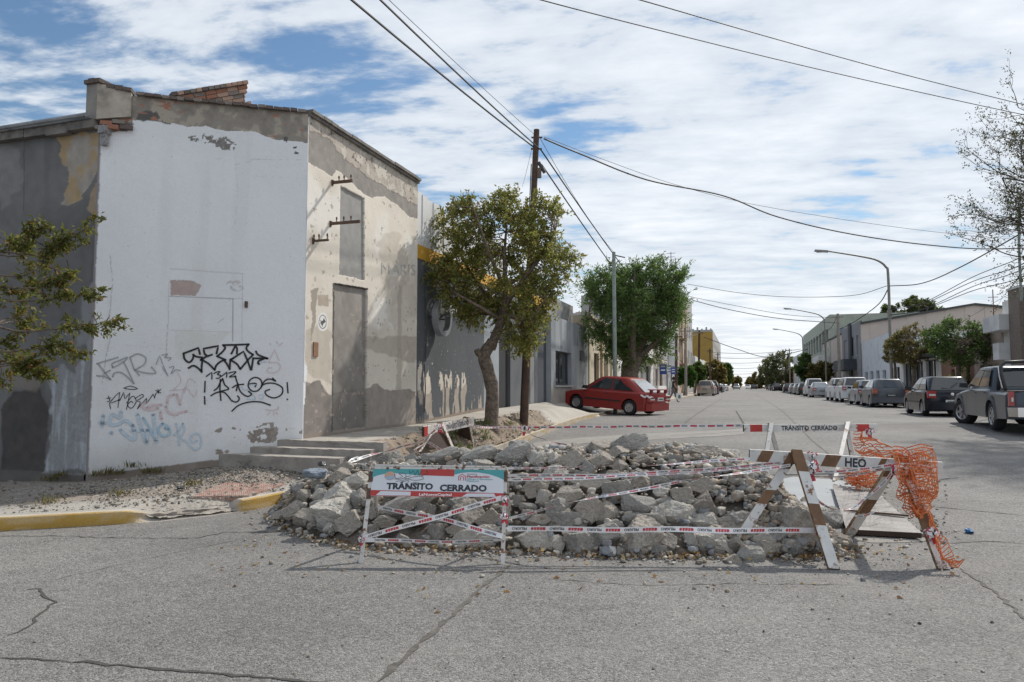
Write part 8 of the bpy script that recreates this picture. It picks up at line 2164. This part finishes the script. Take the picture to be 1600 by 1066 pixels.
# ---- warning tapes
def tape(pts, w, label, sag=.0, twist=0.0, n=60, letters=True, flip=True, px=None, phase=0.0, group='red and white warning tapes', tw0=0.0, name='warning_tape'):
    """plastic ribbon through 3D points; twist = half turns along it"""
    P = [V3(p) for p in pts]
    if len(P) == 2:
        a, b = P; S = [a.lerp(b, i / n) - Vector((0, 0, sag * 4 * (i / n) * (1 - i / n))) for i in range(n + 1)]
    else:
        S = [Vector(p) for p in smooth_pts([tuple(p) for p in P], max(2, n // len(P)))]
    s = [0.0]
    for a, b in zip(S[:-1], S[1:]): s.append(s[-1] + (b - a).length)
    L_ = s[-1]; sa_np = np.array(s); Sx = np.array([tuple(p) for p in S])
    T_ = np.gradient(Sx, axis=0); T_ /= np.linalg.norm(T_, axis=1, keepdims=True) + 1e-9
    U_ = np.array([0, 0, 1.0]) - T_ * T_[:, 2:3]; U_ /= np.linalg.norm(U_, axis=1, keepdims=True) + 1e-9
    N_ = np.cross(T_, U_); 
    if (N_ @ FWDH).mean() > 0: N_ = -N_
    Sx[:, 2] += .007 * np.sin(sa_np * 5.3 + phase * 3) * np.sin(math.pi * sa_np / L_)
    ang = tw0 + twist * math.pi * sa_np / L_ + .24 * np.sin(sa_np * 2.6 + phase) + .12 * np.sin(sa_np * 6.1 + 2 * phase)
    Wd = U_ * np.cos(ang)[:, None] + N_ * np.sin(ang)[:, None]; Nn = -U_ * np.sin(ang)[:, None] + N_ * np.cos(ang)[:, None]
    o0 = V3(Sx[0])
    def at(ss, tt, off):
        q = [np.interp(ss, sa_np, Sx[:, i]) + tt * np.interp(ss, sa_np, Wd[:, i]) + off * np.interp(ss, sa_np, Nn[:, i]) for i in range(3)]
        return (q[0] - o0.x, q[1] - o0.y, q[2] - o0.z)
    mb = MB()
    for i in range(len(S)):
        mb.v.append(at(s[i], -w / 2, 0)); mb.v.append(at(s[i], w / 2, 0))
    for i in range(len(S) - 1): mb.f.append([2 * i, 2 * i + 1, 2 * i + 3, 2 * i + 2]); mb.m.append(0)
    o = mb.build(name, [M_TAPE]); o.location = o0
    pr = MB(); ss = .04 + phase * .03; k = 0; per = w * 2.9
    V_, Fc = text_geo('PELIGRO', 1.0, .03); tw_ = V_[:, 0].max()
    while ss + per < L_:
        red = k % 2 == 1; mi = 0 if red else 1
        for off in (.0012, -.0012):
            sg_ = -1 if flip else 1
            if letters:
                vs = []
                for x, y in V_:
                    xx = x / tw_ * per * .92; t = (y - .36) / .72 * w * .46
                    if sg_ < 0: xx = per * .92 - xx; t = -t
                    if off < 0: xx = per * .92 - xx
                    vs.append(at(ss + xx, t, off))
                pr.add(vs, Fc, mi)
                if red:
                    for q in range(5): a = ss + per * .92 * (q + .1) / 5; pr.add([at(a, -w * .26, off * 1.3), at(a + per * .10, -w * .26, off * 1.3), at(a + per * .13, w * .26, off * 1.3), at(a + per * .03, w * .26, off * 1.3)], [(0, 1, 2, 3)], 0)
            else:
                a, b = ss, ss + per * (.9 if red else .8)
                m = 6
                for q in range(m): 
                    x0, x1 = a + (b - a) * q / m, a + (b - a) * (q + (.98 if red else .6)) / m; pr.add([at(x0, -w * .30, off), at(x1, -w * .30, off), at(x1, w * .30, off), at(x0, w * .30, off)], [(0, 1, 2, 3)], mi)
        ss += per * 1.16; k += 1
    if pr.v:
        p_ = pr.build('printing', [M_TRED, M_TBLK]); p_.parent = o; p_['kind'] = 'stuff'
    return tag(o, label, 'tape', group)
def at_leg(px, py, d): return at_d(px, py, d)
tape([at_d(793, 826, 6.4), at_d(1040, 828, 6.45), at_d(1272, 829, 6.6)], .050, 'wide straight tape low across the front of the heap from sign to trestle', n=90)
tape([at_d(792, 732, 6.85), at_d(980, 728, 6.9), at_d(1172, 717, 6.95)], .026, 'topmost thin tape from the white sign to the striped trestle beam', n=80, twist=1, phase=1)
tape([at_d(792, 743, 6.85), at_d(960, 742, 6.9), at_d(1080, 735, 6.9), at_d(1235, 722, 6.92)], .034, 'upper one of the close pair of tapes above the middle of the heap', n=80, phase=2, tw0=.4)
tape([at_d(792, 750, 6.84), at_d(960, 745, 6.88), at_d(1080, 738, 6.88), at_d(1235, 726, 6.9)], .030, 'lower one of the close pair of tapes above the middle of the heap', n=80, phase=.5, twist=-.5)
tape([at_d(796, 810, 6.9), at_d(900, 784, 6.72), at_d(1060, 754, 6.72), at_d(1235, 727, 6.86)], .030, 'twisted diagonal tape rising across the heap to the trestle', n=80, phase=1.5, twist=2)
tape([at_d(567, 841, 6.42), at_d(680, 808, 6.55), at_d(784, 778, 6.7)], .046, 'tape rising from lower left to upper right across the sign frame', n=60, phase=.3, tw0=-.1)
tape([at_d(590, 792, 7.2), at_d(690, 812, 6.75), at_d(785, 838, 6.42)], .046, 'tape falling from upper left to lower right across the sign frame', n=60, phase=1.1, tw0=.1)
tape([at_d(567, 844, 6.41), at_d(680, 846, 6.38), at_d(785, 844, 6.39)], .036, 'level tape tied low between the feet of the sign frame', n=60, phase=2.2, twist=.35)
# tape from the pole across the street to the far trestle
tape([PB + np.array([.1, 0, .03]) if False else at_d(820, 668, 15.6), at_d(950, 667, 14.5), at_d(1163, 665, 12.35)], .055, 'long taut tape from the wooden pole to the far white trestle', letters=False, n=80, phase=.2)
tape([at_d(718, 666, 13.7), at_d(768, 668, 15.4), at_d(818, 668, 15.9)], .035, 'tape from the askew trestle past the tree trunk to the pole', letters=False, n=40, phase=.7)
tape([at_d(820, 668, 15.6), at_d(832, 680, 14.8), at_d(860, 690, 13.5), at_d(890, 697, 11.5)], .05, 'loose tape falling from the foot of the pole to the heap', letters=False, n=40, twist=1)
# slack tapes at the askew trestle
tape([at_d(688, 664, 12.4), at_d(668, 682, 11.8), at_d(648, 693, 11.3), at_d(622, 700, 10.8), at_d(590, 708, 10.2), at_d(553, 719, 9.6)], .075, 'wide white tape running down from the askew trestle towards the left end of the heap', letters=True, n=60, twist=.6)
tape([at_d(684, 668, 12.4), at_d(668, 688, 11.6), at_d(648, 703, 10.9)], .045, 'short tape hanging steeply from the askew trestle', n=40, twist=.5)
tape([at_d(648, 703, 10.9), at_d(658, 712, 10.4), at_d(666, 722, 9.9)], .06, 'tape end dropping from the askew trestle behind the sign', n=30, twist=.3)
tape([at_d(667, 690, 11.6), at_d(680, 698, 11.2), at_d(694, 706, 10.8)], .05, 'printed tape scrap lying on the dirt under the askew trestle', n=30)
tape([at_d(560, 716, 9.4), at_d(548, 722, 9.2), at_d(540, 734, 8.9), at_d(552, 730, 8.9)], .06, 'crumpled tape end on the stones at the left of the heap', n=30, twist=1)
# tapes inside the striped trestle
tape([at_d(1245, 733, 6.85), at_d(1300, 738, 6.8), at_d(1360, 731, 6.75), at_d(1415, 722, 6.7)], .032, 'upper tape tied between both leg pairs of the striped trestle', flip=False, n=60)
tape([at_d(1255, 744, 6.82), at_d(1310, 744, 6.8), at_d(1370, 736, 6.75), at_d(1415, 728, 6.7)], .034, 'lower tape tied between both leg pairs of the striped trestle', flip=False, n=60, phase=1, tw0=.9)
tape([at_d(1268, 770, 6.75), at_d(1282, 786, 6.8), at_d(1304, 797, 6.9), at_d(1330, 795, 7.0), at_d(1352, 778, 7.0), at_d(1380, 755, 6.9), at_d(1396, 735, 6.8)], .028, 'slack tape sagging in a curve under the striped trestle', n=70, twist=1)
tape([at_d(1335, 806, 7.15), at_d(1350, 807, 7.05), at_d(1366, 800, 7.0)], .022, 'tape wound round the rear right leg of the striped trestle', n=30)
tape([at_d(1405, 726, 6.66), at_d(1435, 729, 6.6), at_d(1462, 735, 6.6)], .038, 'tape crossing the orange net at the right end of the striped trestle', flip=False, n=40)
def knot(c, r, label, n=4, w=.035, seed=0):
    """crumpled loops of tape round a joint"""
    rng = random.Random(seed); mb = MB(); c = V3(c)
    for i in range(n):
        P = []; ax_ = Vector((rng.gauss(0, .4), rng.gauss(0, .4), 1)).normalized(); x = ax_.orthogonal().normalized(); y = ax_.cross(x)
        for k_ in range(9): a = 6.283 * k_ / 8 + rng.uniform(-.2, .2); P.append(tuple((x * math.cos(a) + y * math.sin(a)) * r * rng.uniform(.8, 1.25) + ax_ * rng.uniform(-.35, .35) * r))
        P = smooth_pts(P, 3); b = len(mb.v)
        for q in P:
            q = Vector(q); up = (ax_ + Vector((rng.gauss(0, .25), rng.gauss(0, .25), rng.gauss(0, .25)))).normalized() * w / 2; mb.v += [tuple(q - up), tuple(q + up)]
        for k_ in range(len(P) - 1): mb.f.append([b + 2 * k_, b + 2 * k_ + 1, b + 2 * k_ + 3, b + 2 * k_ + 2]); mb.m.append(1 if (k_ // 2) % 4 == 1 else (2 if (k_ // 2) % 4 == 3 and k_ % 2 else 0))
    for i in range(2):
        e = Vector((rng.uniform(-.5, .5), rng.uniform(-.4, 0), -1)) * r * 1.8; b = len(mb.v); mb.v += [(-w / 2, 0, 0), (w / 2, 0, 0), tuple(e * .5 + Vector((w / 2, .01, 0))), tuple(e * .5 - Vector((w / 2, 0, 0))), tuple(e + Vector((w * .6, 0, 0))), tuple(e - Vector((w * .2, 0, .01)))]; mb.f += [[b, b + 1, b + 2, b + 3], [b + 3, b + 2, b + 4, b + 5]]; mb.m += [0, 1]
    o = mb.build('tape_knot', [M_TAPE, M_TRED, M_TBLK]); o.location = c; tag(o, label, 'tape', 'knots of warning tape')
knot(at_d(1264, 728, 6.85), .075, 'big knot of tape where the striped trestle beam meets its first legs', 6, .045, 1)
knot(at_d(1268, 712, 6.9), .045, 'tape looped over the beam of the striped trestle', 3, .03, 2)
knot(at_d(1407, 733, 6.7), .07, 'knot of tape under the orange net at the second legs', 6, .04, 3)
knot(at_d(1283, 830, 6.55), .05, 'tape knot round the front leg at the end of the wide low tape', 4, .03, 4)
knot(at_d(1456, 832, 6.35), .05, 'tape knot low on the right front leg of the striped trestle', 4, .03, 5)
knot(at_d(566, 842, 6.42), .03, 'red tape knot at the left foot of the sign frame', 4, .025, 6)
knot(at_d(787, 806, 6.5), .035, 'tape knot halfway up the right leg of the sign frame', 4, .028, 7)
knot(at_d(789, 780, 6.62), .03, 'tape knot just under the right corner of the sign board', 4, .03, 8)
knot(at_d(687, 667, 12.4), .06, 'tape knot on the beam of the askew trestle', 4, .04, 9)
knot(at_d(1359, 674, 12.3), .06, 'tape knot hanging from the right end of the far white trestle', 4, .05, 10)
knot(at_d(821, 669, 15.6), .09, 'tape and dark rag knotted at the foot of the wooden pole', 4, .06, 11)

# ---- orange nets: bands and cords around open meshes
def net(rows, nu, nv, name, label, seed, crumple=.05, bw=.0085, cat='net', layers=1):
    """rows: (left px, right px, py, depth) from the top down"""
    mb = MB(); rng = np.random.default_rng(seed); c0 = at_d((rows[0][0] + rows[0][1]) / 2, rows[0][2], rows[0][3])
    for ly in range(layers):
        t = np.linspace(0, 1, nv); rr = np.linspace(0, 1, len(rows)); K = [np.interp(t, rr, [r[k] for r in rows]) for k in range(4)]
        gr = np.zeros((nu, nv, 3))
        for j in range(nv):
            for i in range(nu):
                f = i / (nu - 1); x = K[0][j] * (1 - f) + K[1][j] * f; y = K[2][j]
                n1 = fbm(np.array([f * 3 + ly * 7]), np.array([t[j] * 4 + seed]), o=3, s=seed)[0] - .5; n2 = fbm(np.array([f * 4 + 20 + ly * 5]), np.array([t[j] * 5 + seed]), o=3, s=seed + 3)[0] - .5
                q = at_d(x + n2 * 26, y + n1 * 30, K[3][j] + n1 * crumple * 5 + math.sin(f * 7 + ly) * crumple)
                gr[i, j] = np.array(q) - np.array(c0)
        def strip(a, b, w):
            a, b = Vector(a), Vector(b); d = b - a
            if d.length < 1e-5: return
            s = d.cross(Vector(FWDH) + Vector((0, 0, .2))); s = s.normalized() * w / 2 if s.length > 1e-6 else Vector((w / 2, 0, 0)); mb.add([a - s, b - s, b + s, a + s], [(0, 1, 2, 3)])
        for j in range(nv):
            for i in range(nu - 1): strip(gr[i, j], gr[i + 1, j], bw * 1.25)
        for i in range(nu):
            for j in range(nv - 1): strip(gr[i, j], gr[i, j + 1], bw * .95)
    o = mb.build(name, [M_ORG]); o.location = c0; return tag(o, label, cat, 'torn orange safety nets')
n1_ = net([(1400, 1452, 704, 6.75), (1398, 1460, 716, 6.62), (1404, 1462, 735, 6.55), (1410, 1460, 752, 6.52), (1408, 1464, 768, 6.52), (1412, 1458, 784, 6.5), (1420, 1452, 797, 6.45), (1430, 1446, 808, 6.42)], 15, 22, 'orange_net', 'bunched orange plastic net hanging from the right end of the striped trestle', 3, .06, layers=2)
t_ = net([(1448, 1458, 800, 6.42), (1453, 1464, 826, 6.36), (1462, 1473, 850, 6.25), (1474, 1487, 870, 6.15), (1482, 1500, 882, 6.1)], 4, 22, 'orange_net', 'narrow torn tail of orange net trailing to the road by the right leg', 5, .02)
net([(1338, 1352, 680, 12.2), (1337, 1372, 692, 11.6), (1338, 1392, 704, 10.8), (1338, 1408, 716, 9.5), (1350, 1420, 722, 8.2)], 15, 18, 'orange_net', 'orange net stretched from the far white trestle towards the striped one', 7, .05, bw=.012)
net([(1322, 1352, 728, 10.6), (1318, 1368, 740, 10.3), (1326, 1372, 750, 10.1), (1332, 1366, 760, 10.0)], 12, 14, 'orange_net', 'crumpled orange net lying on the road under the far white trestle', 9, .05, bw=.011, layers=2)

# ---- dug-up strip: wet cement, covering sheet, concrete strip
M_WET = mat('wet_pale_cement', (.25, .27, .285), .5, var=.15, scale=1.5, c2=(.27, .27, .27), mix=(.5, .7), dscale=2.2)
M_SHEET = mat('dirty_ribbed_sheet', (.15, .138, .13), .6, var=.25, scale=3, bump=.2, bscale=30, c2=(.24, .228, .222), mix=(.48, .68), dscale=3)
patch_on_road('wet_cement', [(1190, 752), (1240, 746), (1322, 752), (1352, 770), (1385, 795), (1330, 830), (1270, 815), (1215, 790), (1192, 772)], M_WET, .008, 11)
sh = [G(1318, 756, .075), G(1352, 762, .075), G(1440, 832, .10), G(1338, 826, .09)]
sh = [GR(1300, 758, .06), GR(1362, 763, .06), GR(1440, 833, .075), GR(1322, 827, .07)]
root = empty('cover_sheet', (sh[0] + sh[2]) / 2, 0, 'dirty ribbed metal sheet laid over the dug-up strip of road', 'metal sheet'); inv = Matrix.Translation(-Vector(root.location))
mb = MB(); nr = 15
for i in range(nr):
    for a0, a1, h0, h1 in ((i / nr, (i + .5) / nr, 0, .012), ((i + .5) / nr, (i + 1) / nr, .012, 0)):
        mb.quad(sh[0].lerp(sh[3], a0) + Vector((0, 0, h0)), sh[0].lerp(sh[3], a1) + Vector((0, 0, h1)), sh[1].lerp(sh[2], a1) + Vector((0, 0, h1)), sh[1].lerp(sh[2], a0) + Vector((0, 0, h0)))
o = mb.build('sheet', M_SHEET); o.parent = root; o.matrix_parent_inverse = inv
mb = MB(); mb.hexa([sh[3] - Vector((0, 0, .05)), sh[2] - Vector((0, 0, .055)), sh[2] - Vector((0, 0, .055)) + Vector((-.03, .1, 0)), sh[3] - Vector((0, 0, .05)) + Vector((0, .1, 0)), sh[3] - Vector((0, 0, .003)), sh[2] - Vector((0, 0, .003)), sh[2] + Vector((-.03, .1, -.003)), sh[3] + Vector((0, .1, -.003))]); o = mb.build('sheet_edge_shade', M_DARKIN); o.parent = root; o.matrix_parent_inverse = inv  # dark block stands in for the shade under the sheet's front edge
mb = MB(); a, b = GR(1318, 797, .10), GR(1420, 806, .10); mb.bar(a, b, .022, .02); o = mb.build('iron_bar', M_RUST); tag(o, 'dark iron bar lying across the ribbed sheet', 'bar')
# ---- litter
def crumple(px, py, sx, sz, m, label, seed, name='crumpled_bag', cat='litter', z=0, gz_=None):
    q = GR(px, py) if gz_ is None else gz_; me = rock_mesh(900 + seed, ICO3, rough=.16, name=name); me.materials.clear(); me.materials.append(m)
    o = bpy.data.objects.new(name, me); COL.objects.link(o); o.location = q + Vector((0, 0, sz * .42 + z)); o.scale = (sx, sx * .7, sz); o.rotation_euler = (.1, .1, YAW + .3 * seed); return tag(o, label, cat)
q, _ = hit(505, 752)
crumple(505, 752, .28, .13, mat('blue_grey_plastic', (.20, .235, .28), .3, var=.2, scale=9), 'blue grey plastic bag caught on the left stones of the heap', 1, gz_=q + Vector((-.02, -.15, .05)))
crumple(508, 740, .12, .06, mat('dark_plastic', (.035, .037, .042), .4), 'small dark rag above the blue grey bag', 2, name='rag', gz_=q + Vector((0, -.02, .18)))
crumple(1515, 833, .14, .06, mat('bright_blue_plastic', (.03, .17, .38), .3), 'crushed bright blue plastic scrap lying on the right side of the road', 3, name='plastic_scrap')
crumple(1437, 975, .04, .02, mat('dark_plastic', (.035, .037, .042), .4), 'tiny dark scrap alone on the foreground asphalt', 4, name='scrap')
pg = pave_pt(5.15, .55); crumple(0, 0, .14, .03, mat('dark_plastic', (.035, .037, .042), .4), 'flat dark scrap lying in the pavement gravel', 5, name='scrap', gz_=Vector(pg))
# dark hole under the stones
q, _ = hit(1075, 790)

# ================================================================ THE PEDESTRIAN
def person():
    base = GR(1052, 629.5); H_ = 1.66
    root = empty('person', base, math.pi + YAW * 0, 'person in dark top and grey trousers striding along the left kerb with a bag', 'person')
    root.rotation_euler = (0, 0, YAW)         # local x = to the right of the view
    J = {'pelvis': (0, 0, .90), 'waist': (.01, 0, 1.03), 'chest': (.03, 0, 1.24), 'neck': (.05, 0, 1.40), 'head0': (.07, 0, 1.47), 'head1': (.09, 0, 1.56), 'head2': (.09, 0, 1.63),
         'hipL': (0, .09, .88), 'kneeL': (.17, .09, .50), 'ankL': (.30, .09, .09), 'toeL': (.43, .09, .05), 'hipR': (0, -.09, .88), 'kneeR': (-.14, -.09, .48), 'ankR': (-.36, -.09, .14), 'toeR': (-.30, -.09, .03),
         'shL': (.03, .17, 1.36), 'elL': (-.06, .21, 1.10), 'wrL': (.06, .21, .90), 'haL': (.09, .21, .82), 'shR': (.03, -.17, 1.36), 'elR': (.08, -.22, 1.08), 'wrR': (.24, -.21, .93), 'haR': (.30, -.21, .87)}
    Rr = {'pelvis': .125, 'waist': .115, 'chest': .125, 'neck': .055, 'head0': .06, 'head1': .095, 'head2': .075, 'hipL': .09, 'kneeL': .06, 'ankL': .042, 'toeL': .035, 'hipR': .09, 'kneeR': .06, 'ankR': .042, 'toeR': .035, 'shL': .055, 'elL': .042, 'wrL': .03, 'haL': .03, 'shR': .055, 'elR': .042, 'wrR': .03, 'haR': .03}
    E = [('pelvis', 'waist'), ('waist', 'chest'), ('chest', 'neck'), ('neck', 'head0'), ('head0', 'head1'), ('head1', 'head2'), ('pelvis', 'hipL'), ('hipL', 'kneeL'), ('kneeL', 'ankL'), ('ankL', 'toeL'), ('pelvis', 'hipR'), ('hipR', 'kneeR'), ('kneeR', 'ankR'), ('ankR', 'toeR'), ('chest', 'shL'), ('shL', 'elL'), ('elL', 'wrL'), ('wrL', 'haL'), ('chest', 'shR'), ('shR', 'elR'), ('elR', 'wrR'), ('wrR', 'haR')]
    names = list(J); me = bpy.data.meshes.new('body'); me.from_pydata([J[n_] for n_ in names], [(names.index(a), names.index(b)) for a, b in E], [])
    o = bpy.data.objects.new('body', me); COL.objects.link(o)
    sk_ = o.modifiers.new('skin', 'SKIN'); 
    if not me.skin_vertices: me.skin_vertices.new()
    for i, n_ in enumerate(names): me.skin_vertices[0].data[i].radius = (Rr[n_], Rr[n_]); me.skin_vertices[0].data[i].use_root = (n_ == 'pelvis')
    ss = o.modifiers.new('sub', 'SUBSURF'); ss.levels = 2; ss.render_levels = 2
    bpy.context.view_layer.update(); dg = bpy.context.evaluated_depsgraph_get(); m2 = bpy.data.meshes.new_from_object(o.evaluated_get(dg)); bpy.data.objects.remove(o); m2.name = 'body'
    m2.materials.clear()
    for m in (mat('skin', (.36, .20, .14), .6), mat('dark_top', (.03, .03, .034), .85), mat('grey_trousers', (.11, .11, .12), .85), mat('shoes', (.05, .05, .055), .7)): m2.materials.append(m)
    for p in m2.polygons:
        c = p.center; arm = abs(c.y) > .155 and c.z < 1.26 and c.z > .75
        p.material_index = 3 if c.z < .09 else (2 if c.z < .98 and not arm else (1 if c.z < 1.40 and not arm else 0)); p.use_smooth = True
    link(bpy.data.objects.new('body', m2), root)
    me = rock_mesh(950, ICO3, rough=.12, name='hair'); me.materials.clear(); me.materials.append(mat('dark_hair', (.022, .015, .012), .8, bump=.6, bscale=60)); h = link(bpy.data.objects.new('hair', me), root); h.location = (.045, 0, 1.57); h.scale = (.27, .25, .28)
    mb = MB(); mb.hexa([(-.26, -.13, 1.02), (-.10, -.14, 1.00), (-.10, .14, 1.00), (-.26, .13, 1.02), (-.20, -.10, 1.38), (-.08, -.12, 1.38), (-.08, .12, 1.38), (-.20, .10, 1.38)]); bk = mb.build('backpack', mat('pale_green_backpack', (.42, .48, .44), .7)); bk.location = base; bk.rotation_euler = (0, 0, YAW); tag(bk, 'pale backpack on the back of the striding person', 'backpack')
    mb = MB(); mb.hexa([(.14, -.26, .22), (.52, -.24, .20), (.52, -.12, .20), (.14, -.12, .22), (.17, -.24, .62), (.46, -.23, .64), (.46, -.16, .64), (.17, -.16, .62)]); bg_ = mb.build('shopping_bag', mat('white_plastic_bag', (.72, .73, .73), .4)); bg_.location = base; bg_.rotation_euler = (0, 0, YAW); tag(bg_, 'white printed shopping bag hanging from the hand of the person', 'bag')
    mb = MB(); mb.tube([(.2, -.2, .63), (.28, -.21, .84), (.42, -.2, .63)], .008, 5); h_ = mb.build('handle', M_SWHT); h_.parent = bg_
    mb = MB(); mb.quad((.26, -.262, .30), (.42, -.262, .30), (.40, -.247, .52), (.28, -.247, .52)); h_ = mb.build('print', mat('print_grey', (.12, .16, .15), .6)); h_.parent = bg_
person()
